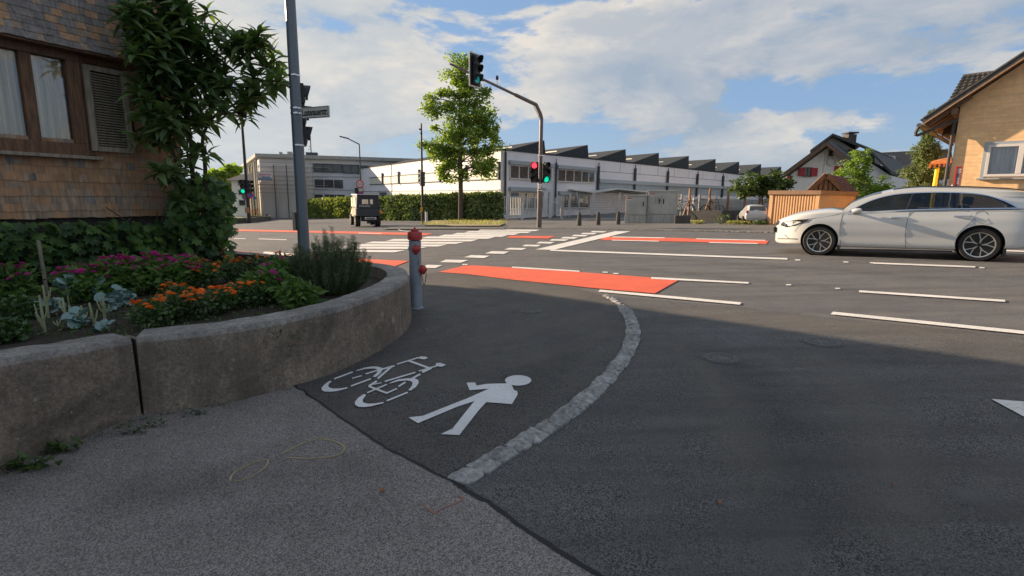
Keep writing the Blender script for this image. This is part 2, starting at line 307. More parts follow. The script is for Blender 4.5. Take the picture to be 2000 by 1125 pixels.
MAT=dict(
 road=asphalt('road_asphalt',(.098,.098,.102),(.135,.133,.132),.6,wear=(.16,.155,.145),track=(.075,.075,.077)),
 dark=asphalt('new_dark_asphalt',(.050,.048,.048),(.082,.078,.075),.9,wear=(.115,.108,.095)),
 apron=asphalt('rough_dark_asphalt',(.064,.063,.063),(.108,.106,.103),.95,wear=(.11,.11,.108),track=(.052,.051,.051)),
 old=asphalt('old_grey_asphalt',(.160,.144,.136),(.235,.215,.204),.6),
 pave=asphalt('pavement_asphalt',(.12,.115,.105),(.16,.15,.135),.4),
 far=asphalt('far_ground',(.07,.072,.072),(.09,.092,.09),.3),
 white=paint('white_road_paint',(.74,.72,.68)), whitef=paint('white_symbol_paint',(.66,.67,.68),wear=.56), red=paint('red_road_surface',(.76,.115,.045),(.30,.07,.05),.52),
 faint=paint('faded_yellow_paint',(.36,.30,.16),(.1,.095,.09),.5), faintr=paint('faded_red_paint',(.34,.14,.11),(.1,.095,.09),.5),
 granite=M('granite',(.36,.36,.35),.9,var=.4,scale=22,bmp=1.,bs=45,rr=.5,c2=(.15,.15,.15)),
 sett=M('sett_stone',(.2,.19,.17),.9,var=.4,scale=20,rr=.8),
 conc=concrete('weathered_concrete',(.33,.27,.21),(.12,.10,.08)), conctop=concrete('wall_top_aggregate',(.40,.38,.35),(.17,.16,.15),False),
 concl=concrete('light_concrete',(.46,.44,.40),(.36,.35,.32),False), concd=concrete('dark_stone',(.11,.105,.095),(.07,.065,.06),False),
 iron=M('cast_iron',(.11,.108,.105),.7,.3,.3,30,.6), soil=M('garden_soil',(.035,.026,.018),.95,var=.5,scale=18,bmp=1.,bs=40),
 joint=M('tar_joint',(.012,.012,.013),.8),
 shingle=M('wood_shingle',(.50,.30,.165),.85,var=.35,scale=5,bmp=.7,bs=70,rr=.5,c2=(.33,.205,.125),sc3=(6,6,1)),
 shingleg=M('grey_wood_shingle',(.30,.265,.24),.85,var=.3,scale=5,bmp=.7,bs=70,rr=.5,c2=(.15,.14,.135),sc3=(6,6,1)),
 shinglep=M('pale_wood_shingle',(.46,.33,.22),.85,var=.3,scale=5,bmp=.7,bs=70,rr=.45,c2=(.24,.19,.145),sc3=(6,6,1)),
 woodd=M('dark_stained_wood',(.17,.09,.05),.7,var=.45,scale=4,bmp=.4,bs=40,sc3=(8,8,1)), woodg=M('grey_weathered_wood',(.30,.26,.20),.8,var=.35,scale=4,bmp=.4,sc3=(8,8,1)),
 woodl=M('light_brown_wood',(.34,.2,.11),.8,var=.3,sc3=(6,6,1)), barn=M('barn_wood',(.2,.12,.07),.85,var=.4,sc3=(6,6,1)),
 black=M('black_plastic',(.012,.013,.015),.45), dgrey=M('dark_grey_metal',(.06,.07,.08),.38,.55,.12), pole=M('mast_grey_metal',(.15,.13,.12),.45,.4,.15),
 poleg=M('blue_grey_pole_paint',(.13,.16,.185),.35,.3,.1),
 steel=M('galvanised_steel',(.42,.43,.43),.4,.7,.15), wmetal=M('white_metal',(.6,.6,.57),.5), chrome=M('bright_metal',(.65,.66,.68),.18,1,.05),
 hyg=M('hydrant_grey_paint',(.25,.29,.34),.5,.1,.18,7,.15), hyr=M('hydrant_red_paint',(.40,.035,.03),.45,0,.25,9,.15),
 carp=M('white_car_paint',(.56,.57,.55),.2,0,.02,2,coat=1.), cardk=M('car_dark_trim',(.014,.014,.015),.5), tyre=M('tyre_rubber',(.022,.021,.02),.85,0,.3,30,.3),
 rim=M('alloy_silver',(.6,.59,.56),.3,.9,.06), rimd=M('alloy_black',(.02,.02,.022),.4,.4), carg=glass('car_glass',(.42,.47,.54),.42,.02,1.6), seat=M('seat_fabric',(.035,.035,.04),.9),
 wing=glass('window_glass',(1.,1.,1.),.95,.02,1.75), lamp=glass('headlight_glass',(.8,.82,.85),.5), 
 facw=M('factory_wall_panel',(.78,.75,.76),.75,var=.05,scale=.8), facc=M('factory_white_panel',(.64,.60,.56),.75,var=.06,scale=.7), 
 froof=M('dark_roof_sheet',(.058,.066,.072),.9,0,.2,spec=.1), frost=M('frosted_panel',(.66,.65,.56),.5,var=.12,scale=2,sc3=(3,3,.3)),
 blgy=M('blue_grey_panel',(.34,.39,.43),.6,var=.12), win=M('dark_window',(.05,.06,.065),.08,var=.5,scale=1.5,spec=.8), shade=M('blind_box',(.34,.38,.41),.5,var=.05),
 render_=M('cream_render',(.5,.47,.38),.85,var=.08), rgrey=M('grey_render',(.74,.71,.67),.85,var=.08), hblue=M('shaded_wall',(.58,.59,.61),.8,var=.06), hwhite=M('white_render',(.82,.79,.70),.85,var=.06),
 rtile=M('brown_roof',(.085,.07,.06),.8,var=.3), rred=M('red_brown_tile',(.19,.075,.05),.8,var=.4,scale=9,rr=.8), rdark=M('dark_roof',(.05,.052,.052),.7,var=.3),
 rright=M('dark_grey_roof_tile',(.085,.08,.07),.75,var=.3,scale=6,rr=.6), rseen=M('seen_zinc',(.2,.2,.17),.6,.3), 
 shut=M('red_shutter',(.42,.035,.04),.6), blue=M('blue_flag_cloth',(.05,.30,.65),.8), ban=M('banner_white',(.6,.56,.54),.7), banr=M('banner_red',(.6,.05,.06),.7), banb=M('banner_grey_blue',(.2,.24,.3),.7),
 orange=M('corrugated_orange_metal',(.60,.35,.17),.55,0,.08,2), obrown=M('brown_trim',(.24,.13,.07),.6), yel=M('yellow_paint',(.75,.66,.03),.5), ybox=M('yellow_box',(.7,.35,.03),.5), canopy=M('orange_wood',(.55,.2,.07),.6),
 cab=M('cabinet_grey',(.42,.42,.37),.6,var=.15,scale=2), ribs=M('pale_sheet_metal',(.42,.46,.44),.5,.2,.12), signr=M('sign_red',(.55,.02,.03),.5), signw=M('sign_white',(.62,.6,.58),.6), signb=M('sign_blue',(.03,.1,.4),.5), signd=M('sign_back_grey',(.16,.15,.16),.6),
 signst=M('street_sign_face',(.55,.56,.50),.5,var=.05), sk=M('skin',(.52,.30,.2),.6), cloth=M('dark_shirt',(.04,.05,.08),.9), hair=M('dark_hair',(.03,.02,.015),.8),
 curt=M('warm_pane_beige',(.90,.76,.54),.9,var=.3,scale=3,sc3=(5,5,.2)), curtw=M('pale_curtain',(.85,.9,.95),.9,var=.25,scale=3,sc3=(7,7,.2)),  # beige curtain colour lifted to imitate the warm reflection in the house window
 bark=M('bark',(.10,.08,.06),.95,var=.4,scale=12,bmp=.8,bs=30,sc3=(3,3,.6)), stem=M('green_stem',(.13,.15,.06),.8), stalk=M('pale_stalk',(.33,.36,.2),.8,var=.2),
 utv=M('utv_dark_canvas',(.022,.026,.034),.6,0,.2), utvb=M('utv_body_blue_black',(.035,.042,.052),.45), utvt=M('utv_side_tan',(.34,.27,.19),.6), amber=M('amber_lens',(.9,.25,.02),.3),
 lamp_red=emitm('red_signal_light',(1,.03,.05),1.6), lamp_grn=emitm('green_signal_light',(.0,.42,.24),.9), lens=M('unlit_lens',(.03,.03,.03),.25), lens_t=emitm('teal_signal_light',(.005,.13,.13),.6),
 solar=M('solar_panel',(.02,.025,.04),.15), drygrass=M('dry_grass_soil',(.26,.22,.11),.95,var=.35,scale=5), lawn=M('lawn',(.13,.15,.04),.95,var=.35,scale=6),
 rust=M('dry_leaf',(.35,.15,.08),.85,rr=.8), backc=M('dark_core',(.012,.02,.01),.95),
 L_big=leafmat('loquat_leaf',(.05,.10,.042),(.15,.22,.085),.32,.4), L_vine=leafmat('vine_leaf',(.02,.062,.024),(.10,.19,.042),.25,.55), L_tree=leafmat('tulip_tree_leaf',(.12,.20,.045),(.27,.33,.075),.42,.5),
 L_hedge=leafmat('hedge_leaf',(.09,.14,.045),(.20,.24,.09),.2,.5), L_hedgey=leafmat('bright_hedge_leaf',(.15,.19,.05),(.26,.28,.09),.25,.5), L_bush=leafmat('bush_leaf',(.04,.075,.02),(.09,.13,.03),.3), L_bright=leafmat('bright_leaf',(.12,.20,.03),(.24,.32,.06),.4),
 L_spruce=leafmat('spruce_needles',(.10,.16,.055),(.24,.29,.10),.15,.6), L_rose=leafmat('rosemary_needles',(.05,.085,.04),(.14,.19,.10),.2,.6), L_mari=leafmat('marigold_leaf',(.035,.08,.03),(.09,.15,.05),.3), L_leafy=leafmat('leafy_green',(.05,.12,.03),(.15,.25,.06),.3,.5),
 L_cab=leafmat('blue_green_cabbage_leaf',(.15,.26,.25),(.25,.36,.36),.12,.5,(1,1.2,1)), L_weed=leafmat('weed_leaf',(.03,.07,.02),(.08,.13,.03),.25), L_dry=leafmat('dry_plant',(.25,.25,.08),(.4,.36,.12),.3),
 F_or=leafmat('orange_petal',(.80,.17,.01),(.95,.30,.02),.3,.6,(1.2,.8,.5)), F_mag=leafmat('magenta_petal',(.42,.02,.20),(.62,.05,.36),.3,.6,(1.2,.8,1)),
)
# ---------------------------------------------------------------- ground sheets
def sheet(name,pts2,h,mat,parent=None,px=True,**k):
    """flat sheet following the ground; pts are pixels of its outline seen on the ground (or x,y)"""
    P=[G(*p,h) if px else gr(*p,h) for p in pts2]
    bm=bmesh.new(); vs=[bm.verts.new((p.x,p.y,0)) for p in P]
    for tr in geometry.tessellate_polygon([[v.co.copy() for v in vs]]):
        try: bm.faces.new([vs[i] for i in tr])
        except Exception: pass
    for co,no in (((0,24,0),(0,1,0)),((30,0,0),(1,0,0)),((-30,0,0),(1,0,0)),((0,104,0),(0,1,0))):
        bmesh.ops.bisect_plane(bm,geom=bm.verts[:]+bm.edges[:]+bm.faces[:],plane_co=co,plane_no=no)
    bmesh.ops.triangulate(bm,faces=bm.faces[:]); bm.normal_update()
    for f in bm.faces:
        if f.normal.z<0: f.normal_flip()
    v=[(w.co.x,w.co.y,gz(w.co.x,w.co.y)+h) for w in bm.verts]; bm.verts.index_update(); f=[[w.index for w in q.verts] for q in bm.faces]; bm.free()
    at=WL[parent.name] if parent is not None else Vector((0,0,0))
    o=link(name,mesh(name,[(a-at.x,b-at.y,c-at.z) for a,b,c in v],f,mat),parent,at)
    if parent is None: prop(o,kind='structure')
    return prop(o,**k)
def smooth_line(p,n=8):
    out=[]
    for i in range(len(p)-1):
        a,b,c,d=[Vector((*p[max(0,min(len(p)-1,j))],0)) if len(p[0])==2 else Vector(p[max(0,min(len(p)-1,j))]) for j in (i-1,i,i+1,i+2)]
        for k in range(n):
            t=k/n; q=.5*((2*b)+(c-a)*t+(2*a-5*b+4*c-d)*t*t+(3*b-a-3*c+d)*t**3); out.append(q)
    out.append(Vector((*p[-1],0)) if len(p[0])==2 else Vector(p[-1])); return [tuple(q[:len(p[0])]) for q in out]
def wob(p,a,seed=0):
    return [(x+a*noise.noise(Vector((x*.09,y*.09,seed))),y+a*.6*noise.noise(Vector((x*.09,y*.09,seed+9)))) for x,y in p]
mb=MB(); xs=[-1500,-200,-30,30,200,1500]; ys=[-300,-20,24,104,400,1800]
for y in ys:
    for x in xs: mb.v.append((x,y,gz(x,y)-.004))
for j in range(5):
    for i in range(5): mb.f.append((j*6+i,j*6+i+1,j*6+i+7,j*6+i+6)); mb.m.append(0)
ground=obj('ground',mb,MAT['far'],at=(0,0,0),kind='structure')
road=sheet('road',[(-30,-2),(30,-18),(30,-8),(22,22),(9.6,24.6),(1.3,25.2),(-2,26.2),(-3,30),(-8,60),(-30,100),(-60,100),(-40,50),(-22,20),(-12,4)],.0,MAT['road'],px=False)
seamA=smooth_line([(573,752),(590,762),(640,796),(720,852),(800,897),(885,940)],6)
seamB=smooth_line([(885,940),(910,958),(960,985),(1020,1030),(1100,1080),(1210,1150)],6)
old=sheet('side_street_pavement',[(-2.9,2.2),(-2.9,3.2)][:0]+wob([(-500,1020),(19,880),(198,835),(280,800),(459,770)]+seamA[1:]+seamB[1:],5)+[(1230,1600),(-900,1600)],.006,MAT['old'])
kin=smooth_line([(880,937),(960,885),(1040,838),(1100,795),(1150,752),(1190,712),(1215,672),(1222,640),(1214,612),(1196,590),(1170,574)],5)
kout=smooth_line([(905,953),(985,905),(1065,858),(1125,818),(1180,772),(1218,728),(1243,690),(1250,652),(1240,618),(1218,594),(1188,577)],5)
apron=sheet('side_street_asphalt',[(905,950)]+kout[2:]+[(1300,588),(1450,600),(1624,620),(2000,658),(2500,712),(3300,900),(3300,1700),(1300,1700)]+wob(seamB[::-1],5),.0035,MAT['apron'])
cyc=sheet('cycle_path',[(583,750)]+wob(seamA[1:],4)+kin+[(1110,560),(1050,552),(1000,546),(915,535),(862,530),(800,540),(720,560),(700,600),(660,690)],.005,MAT['dark'])
def lineq(name,quad,mat='white',parent=road,h=.012,**k): return sheet(name,quad,h,MAT[mat],parent,**k)
# tar seams where the surfaces meet
def strip(name,line,w,mat,parent,h,**k):
    P=[G(*p,h) for p in line]; L=[];Rr=[]
    for i,p in enumerate(P):
        t=(P[min(i+1,len(P)-1)]-P[max(i-1,0)]); t.z=0; t.normalize(); n=Vector((-t.y,t.x,0)); ww=w*(.7+.6*abs(noise.noise(p*9)))
        L.append(p+n*ww/2); Rr.append(p-n*ww/2)
    n=len(P); V=[Vector((p.x,p.y,gz(p.x,p.y)+h)) for p in L+Rr]
    m=MB().add(V,[(i+n,i+1+n,i+1,i) for i in range(n-1)]); at=WL[parent.name]
    o=link(name,mesh(name,[tuple(Vector(v)-at) for v in m.v],m.f,mat),parent,at); return prop(o,**k)
strip('tar_seam',wob(seamA,5),.022,MAT['joint'],cyc,.009)
strip('tar_seam',wob(seamB,5),.03,MAT['joint'],apron,.009)
# zebra
SR=[1048,1032,1007,983,957,923,894,860,820,776]; SL=[934,909,885,859,824,757,715,680,640,600]
ST=[448.2,451.8,455.2,458.6,462.2,467.2,472.2,477.2,481.7,488]; SB=[450.8,454.6,458.3,462,466,471,476,481,486,492.3]
for i in range(10):
    s=(SR[i]-SL[i]); sk=6+i*1.2
    lineq('crossing_stripe',[(SL[i]+sk,ST[i]-s*.003),(SR[i]+sk,ST[i]+.4),(SR[i]-sk*.3,SB[i]+.4),(SL[i]-sk*.3,SB[i]-s*.003)])
for q in [[(835,517),(864,518),(850,523.5),(820,523)],[(871,507),(915,508),(900,513),(859,512)],[(920,498),(957,499.5),(945,504),(906,502.5)],[(960,490.5),(994.5,491.3),(984,496),(947.5,494.8)],
          [(995,484),(1029,484.5),(1020,488),(984.5,487.3)],[(1026,477.8),(1057,478.3),(1050,481.4),(1019.5,480.8)],[(1054,472),(1084,472.6),(1075,475.7),(1047.5,475.2)],
          [(1078,467),(1112,467.6),(1103,470.4),(1073,469.9)],[(1100,462.6),(1130,463.1),(1122,466.3),(1095,465.8)],[(1121,458.5),(1150,459),(1142,461.8),(1116,461.3)],[(1139,454.7),(1166,455.1),(1160,457.8),(1134,457.3)],[(1157,451.2),(1185,451.6),(1179,454),(1153,453.6)]]:
    lineq('crossing_block',q)
lineq('stop_line',[(1202,451.5),(1232,451.7),(1081,488),(1045,487.2)])
lineq('lane_line',[(1075,487.2),(1538,504),(1538,507),(1075,490)])
for q in [[(1705,512.3),(1905,519.8),(1905,522.6),(1705,515)],[(1272,541),(1462,551),(1462,554),(1272,544.5)],[(1678,566.8),(1963,585.5),(1963,589.5),(1678,570.6)],[(1172,565.5),(1448,590.5),(1445,595),(1168,569.5)],
          [(1627,608.6),(2100,656),(2100,662.5),(1622,613.5)],[(1000,520.5),(1132,528.6),(1132,530.8),(1000,523)],[(1196,461.8),(1298,463.5),(1298,465),(1196,463.3)],[(1360,465.4),(1495,468.6),(1495,470),(1360,466.9)],
          [(1195,468.3),(1287,470.4),(1287,471.8),(1195,469.7)],[(1385,472.8),(1480,474.8),(1480,476.4),(1385,474.4)],[(1965,488),(2090,493),(2090,496),(1965,490.6)],[(457,465.4),(480,465.7),(480,467),(457,466.7)],[(505,465.8),(560,467.6),(560,469),(505,467.2)],
          [(517,491.2),(579,495.8),(579,500),(511,496.4)],[(700,454.5),(745,455.6),(745,456.6),(700,455.6)]]: lineq('lane_dash',q,h=.014)
for x,y in ((1558,507.5),(1652,511.5),(1704,513),(1918,522.6),(1540,556),(1636,563),(1182,531.5),(908,516.5),(1203,534)): lineq('lane_stud',[(x-5,y-1),(x+5,y-.8),(x+5,y+1.2),(x-5,y+1)])
lineq('turn_arrow',[(1936,779),(2060,789),(2060,846)]); 
lineq('red_cycle_surface',[(856,531),(907,518.8),(924,518.2),(1050,525),(1327,546),(1279,573),(1170,563.5),(1000,546),(915,535.5)],'red')
lineq('red_cycle_surface',[(996,460.5),(1085,461),(1070,465.8),(990,464.2)],'red')
lineq('red_cycle_surface',[(1183,462),(1300,464),(1502,470.3),(1496,476.6),(1300,471),(1172,468.5)],'red',h=.0115)
lineq('red_cycle_surface',[(400,484),(430,487),(545,497.5),(480,497.5),(400,492)],'red')
lineq('red_cycle_surface',[(640,499),(720,506),(799,509.5),(766,522),(700,514),(600,503)],'red')
lineq('red_cycle_surface',[(420,447),(600,450.6),(701,452.2),(846,456),(832,459.3),(735,457.8),(590,454),(420,450.3)],'red')
strip('lane_edge_line',smooth_line([(797,440.4),(780,443.5),(776,446.5),(783,450),(799,452.3)],5),.12,MAT['white'],road,.014)
# painted symbols on the cycle path
def sym(name,h=.011):
    return prop(link(name,None,cyc,Vector((0,0,0))))
bike=MB(); 
def cpx(x,y): return (610+x/7.407,680+y/7.407)
def flat(mb,pts,h):
    P=[G(*p,h) for p in pts]; bm=bmesh.new(); vs=[bm.verts.new(p) for p in P]
    for tr in geometry.tessellate_polygon([[Vector((p.x,p.y,0)) for p in P]]): bm.faces.new([vs[i] for i in tr])
    bm.normal_update()
    for f in bm.faces:
        if f.normal.z<0: f.normal_flip()
    bm.verts.index_update(); mb.add([v.co.copy() for v in bm.verts],[[v.index for v in f.verts] for f in bm.faces]); bm.free()
HB=[.0110]
def bp(*pts): HB[0]+=.00012; flat(bike,[cpx(*p) for p in pts],HB[0])
def bl(x0,y0,x1,y1,w):
    d=Vector((x1-x0,y1-y0)).normalized(); n=Vector((-d.y,d.x))*w/2; bp((x0+n.x,y0+n.y),(x0-d.x*w*.3,y0-d.y*w*.3),(x0-n.x,y0-n.y),(x1-n.x,y1-n.y),(x1+d.x*w*.3,y1+d.y*w*.3),(x1+n.x,y1+n.y))
bp((285,475),(245,475),(180,520),(135,570),(135,605),(170,625),(250,630),(350,622),(510,580),(505,565),(400,583),(300,585),(250,570),(230,548),(240,515))
bl(318,443,582,345,20); bp((630,322),(760,280),(860,265),(940,265),(1010,285),(1020,310),(980,370),(915,418),(870,412),(930,360),(945,325),(930,300),(870,293),(760,303),(640,330))
bl(773,372,940,320,18); bl(580,435,712,397,15); bl(563,546,842,444,20); bl(950,436,1150,262,28); bl(1010,303,1185,256,22); bl(1228,231,1530,137,16)
bp((1515,142),(1570,120),(1640,122),(1674,140),(1620,162),(1570,155)); bl(1395,180,1690,288,28); bl(1545,330,1800,256,18); bl(1595,343,1720,283,36); bp((1785,238),(1790,215),(1850,212),(1938,240),(1870,270),(1800,258))
bl(1052,480,1488,350,20); bp((1115,500),(1250,450),(1380,435),(1480,435),(1530,460),(1540,500),(1500,560),(1430,612),(1385,607),(1440,545),(1450,500),(1420,475),(1360,465),(1250,477),(1125,512))
bl(1250,553,1345,492,24); bl(1440,440,1560,376,26); bl(1080,760,1376,640,22); bp((775,668),(735,668),(660,720),(615,780),(620,820),(670,848),(750,852),(850,840),(1030,795),(1030,778),(900,800),(800,803),(735,785),(728,745),(775,682))
bl(930,478,820,548,28); bl(820,552,1080,650,26); bl(1080,648,1222,585,22); bl(885,523,998,500,12); bl(798,643,1076,525,20)
obj('bicycle_symbol',bike,MAT['whitef'],cyc)
ped=MB(); c1=lambda x,y:(550+x/2.5,640+y/2.5)
flat(ped,[c1(*p) for p in [(903,268),(945,267),(952,283),(1000,274),(1095,272),(1112,262),(1128,288),(1135,305),(1150,309),(1153,325),(1125,373),(1000,363),(965,400),(868,524),(777,519),(835,492),(893,418),(942,358),(862,384),(665,466),(620,438),(690,430),(905,345),(1012,298),(918,305)]],.011)
flat(ped,[c1(1155+64*math.cos(a*.2618),257+25.5*math.sin(a*.2618)) for a in range(24)],.0116)
obj('pedestrian_symbol',ped,MAT['whitef'],cyc)
strip('faded_paint_loop',smooth_line([(552,885),(600,862),(640,858),(672,872),(660,888),(610,895),(556,893)],5),.014,MAT['faint'],old,.009)
strip('faded_paint_loop',smooth_line([(450,940),(455,925),(490,905),(522,898),(515,915),(480,935),(452,941)],5),.012,MAT['faint'],old,.009)
strip('faded_paint_scribble',smooth_line([(825,985),(850,1003),(858,995),(905,975),(890,968)],4),.01,MAT['faintr'],old,.009)
strip('faded_paint_scribble',smooth_line([(552,752),(570,752),(585,747)],3),.03,MAT['faintr'],old,.010)
# granite kerb: each stone a part
kerb=thing('granite_kerb',G(1100,800),'curved row of rough granite kerb stones beside the cycle path','kerb')
def stone(name,A,B,C,D,hh,mat,parent,rough=.020,base=-.05):
    """quad stone, corners near-in order, slightly irregular top"""
    P=[]; n=4
    for j in range(n+1):
        for i in range(n+1):
            u,v=i/n,j/n; p=(A*(1-u)+B*u)*(1-v)+(D*(1-u)+C*u)*v; e=(i in(0,n))or(j in(0,n))
            q=noise.noise(p*38+A*3)*rough*.9; c_=(A+B+C+D)/4; dirn=(p-c_); dirn.z=0
            p=p+dirn*(noise.noise(p*31+Vector((5,5,5)))*.17 if e else 0)
            P.append(Vector((p.x,p.y,gz(p.x,p.y)+hh+q-(rough*.9 if e else 0))))
    F=[(j*5+i,j*5+i+1,j*5+i+6,j*5+i+5) for j in range(4) for i in range(4)]
    ring=[0,1,2,3,4,9,14,19,24,23,22,21,20,15,10,5]; o=len(P); P+=[Vector((P[r].x,P[r].y,P[r].z-.06)) for r in ring]
    F+=[(ring[k],ring[(k+1)%16],o+(k+1)%16,o+k) for k in range(16)]
    m=MB().add(P,F); return obj(name,m,mat,parent,smooth=False)
def resamp(px,step):
    P=[G(*p) for p in px]; out=[P[0]]; acc=0; st=step()
    for a,b in zip(P,P[1:]):
        L=(b-a).length; d=0
        while acc+L-d>=st:
            d+=st-acc; acc=0; out.append(a.lerp(b,d/L)); st=step()
        acc+=L-d
    return out
mid=[((a[0]+b[0])/2,(a[1]+b[1])/2) for a,b in zip(kin,kout)]
strip('kerb_bedding',mid,.13,MAT['soil'],kerb,.0075)
PM=resamp(mid,lambda:rnd.uniform(.13,.19))
for i in range(len(PM)-1):
    a,b=PM[i],PM[i+1]; t=(b-a).normalized(); n=Vector((-t.y,t.x,0)); f=min(1,i/3+.85); w=.074*rnd.uniform(.88,1.12)*(1 if i<len(PM)*.8 else .8)
    g=t*.002; stone('kerb_stone',a+g-n*w,b-g-n*w,b-g+n*w,a+g+n*w,.034 if i<len(PM)*.75 else .024,MAT['granite'],kerb)
def dustmat(name,c,dens):
    m,nt,b=newmat(name); b.inputs['Base Color'].default_value=(*c,1); b.inputs['Roughness'].default_value=.95
    at=S(nt,'Attribute',attribute_name='fall'); v=coords(nt); n=nzz(nt,v,2.5,6,.7,.8); f=nzz(nt,v,120,3,.7)
    a=S(nt,'Math',operation='MULTIPLY'); nt.links.new(at.outputs['Fac'],a.inputs[0]); nt.links.new(mrange(nt,n,.3,.65,.25,1),a.inputs[1])
    c2=S(nt,'Math',operation='MULTIPLY'); nt.links.new(a.outputs[0],c2.inputs[0]); nt.links.new(mrange(nt,f,.35,.6,.3*dens,dens),c2.inputs[1])
    t=S(nt,'BsdfTransparent'); mx=S(nt,'MixShader'); nt.links.new(c2.outputs[0],mx.inputs[0]); nt.links.new(t.outputs[0],mx.inputs[1]); nt.links.new(b.outputs[0],mx.inputs[2]); nt.links.new(mx.outputs[0],nt.nodes['Material Output'].inputs[0]); return m
MAT['dust']=dustmat('pale_dust_wear',(.20,.185,.16),.55); MAT['stain']=dustmat('dark_tyre_stain',(.03,.03,.031),.25)
def band(name,line,w,mat,parent,h=.0085):
    P=[G(*p) for p in smooth_line(line,6)]; n=len(P); V=[];A=[]
    for i,p in enumerate(P):
        t=(P[min(i+1,n-1)]-P[max(i-1,0)]); t.z=0; t.normalize(); nn=Vector((-t.y,t.x,0)); e=min(1,min(i,n-1-i)/5)
        for k,f in enumerate((0,.6,1,.6,0)):
            q=p+nn*w*(k-2)/2; V.append(Vector((q.x,q.y,gz(q.x,q.y)+h))); A.append(f*e)
    F=[(i*5+k,i*5+k+1,i*5+k+6,i*5+k+5) for i in range(n-1) for k in range(4)]; at=WL[parent.name]
    me=mesh(name,[tuple(v-at) for v in V],F,MAT[mat]); a=me.attributes.new('fall','FLOAT','POINT'); a.data.foreach_set('value',A); return link(name,me,parent,at)
band('dust_wear',[(880,700),(930,680),(1010,650),(1090,630),(1150,615),(1180,605)],.30,'dust',cyc)
band('dust_wear',[(960,720),(1050,700),(1130,675),(1180,650),(1195,620)],.22,'dust',cyc,.0088)
band('dust_wear',[(840,545),(920,552),(1010,562),(1100,575),(1180,592)],.8,'dust',cyc,.0082)
band('dust_wear',[(820,575),(900,582),(980,592),(1040,606),(1090,622)],.35,'dust',cyc,.0084)
band('tyre_stain',[(760,900),(880,840),(1000,770),(1090,700),(1120,650)],.30,'stain',cyc,.0083)
band('dust_wear',[(1260,640),(1330,680),(1400,760),(1440,860),(1460,1000)],.25,'dust',apron,.0085)
band('dust_wear',[(1240,600),(1380,612),(1560,630),(1800,650),(2050,690)],.5,'dust',apron,.0082)
band('dust_wear',[(1500,640),(1620,720),(1700,820),(1740,960),(1750,1110)],.30,'dust',apron,.0087)
band('tyre_stain',[(1330,650),(1440,720),(1530,830),(1580,970),(1600,1120)],.35,'stain',apron,.0084)
band('tyre_stain',[(100,1000),(300,960),(520,930),(700,920),(830,960)],.30,'stain',old,.0085)
band('tyre_stain',[(200,1110),(420,1040),(640,1010),(860,1040)],.25,'stain',old,.0087)
band('tyre_stain',[(1100,520),(1300,530),(1600,560),(2000,600)],.4,'stain',road,.0075)
band('tyre_stain',[(1000,497),(1300,507),(1650,530),(2000,558)],.4,'stain',road,.0078)
# far side: pavement and row of setts
farpave=sheet('far_pavement',[(985,438),(880,440),(880,432),(985,431),(1000,428.5),(1350,433),(1620,444),(1900,455),(2300,478),(2300,492),(1900,472),(1515,455.2),(1250,449.4),(1120,447),(1000,445.4)],.006,MAT['pave'])
setts=thing('sett_row',G(1250,447),'long row of grey setts edging the far pavement','kerb')
PM=resamp([(985,445),(1120,446.6),(1250,449),(1380,452),(1515,455)],lambda:.20)
for a,b in zip(PM,PM[1:]):
    t=(b-a).normalized(); n=Vector((-t.y,t.x,0)); stone('sett',a+t*.012-n*.12,b-t*.012-n*.12,b-t*.012+n*.12,a+t*.012+n*.12,.03,MAT['sett'],setts,.012)
# grass verge and road island
sheet('traffic_island',[(745,447.5),(760,443.5),(800,442),(985,444.8),(985,447),(860,446.5),(800,447)],.05,MAT['pave'])
sheet('grass_verge',[(835,440.5),(826,437),(845,430),(975,430.5),(985,437),(975,440.6),(900,441)],.05,MAT['drygrass'])
sheet('left_lawn',[(380,432),(445,422),(520,416),(520,419),(470,431),(400,434)],.25,MAT['lawn'])
def grasstuft(name,P,n,h,mat,spread,parent=None,**k):
    V=[];F=[]
    for i in range(n):
        a=rnd.uniform(0,6.28); r=spread*math.sqrt(rnd.random()); b=Vector(P)+Vector((math.cos(a)*r,math.sin(a)*r,0)) if not isinstance(P,list) else P[i%len(P)]+Vector((rnd.uniform(-1,1)*spread,rnd.uniform(-1,1)*spread,0))
        hh=h*rnd.uniform(.5,1.1); q=rnd.uniform(0,6.28); w=Vector((math.cos(q),math.sin(q),0))*hh*.06; l=Vector((rnd.uniform(-.4,.4),rnd.uniform(-.4,.4),0))*hh
        o=len(V); V+=[b-w,b+w,b+w*.6+l*.4+Vector((0,0,hh*.6)),b+l+Vector((0,0,hh))]; F+=[(o,o+1,o+2),(o,o+2,o+3)]
    m=MB(); m.add(V,F); return obj(name,m,MAT[mat],parent,**k)
grasstuft('grass',[G(x,y,.05) for x,y in [(845,438),(870,437),(900,436),(930,437),(955,438),(890,433),(925,433),(965,434)]],900,.22,'L_dry',.9,kind='stuff',label='dry yellowish grass on the verge round the big tree',cat='grass')
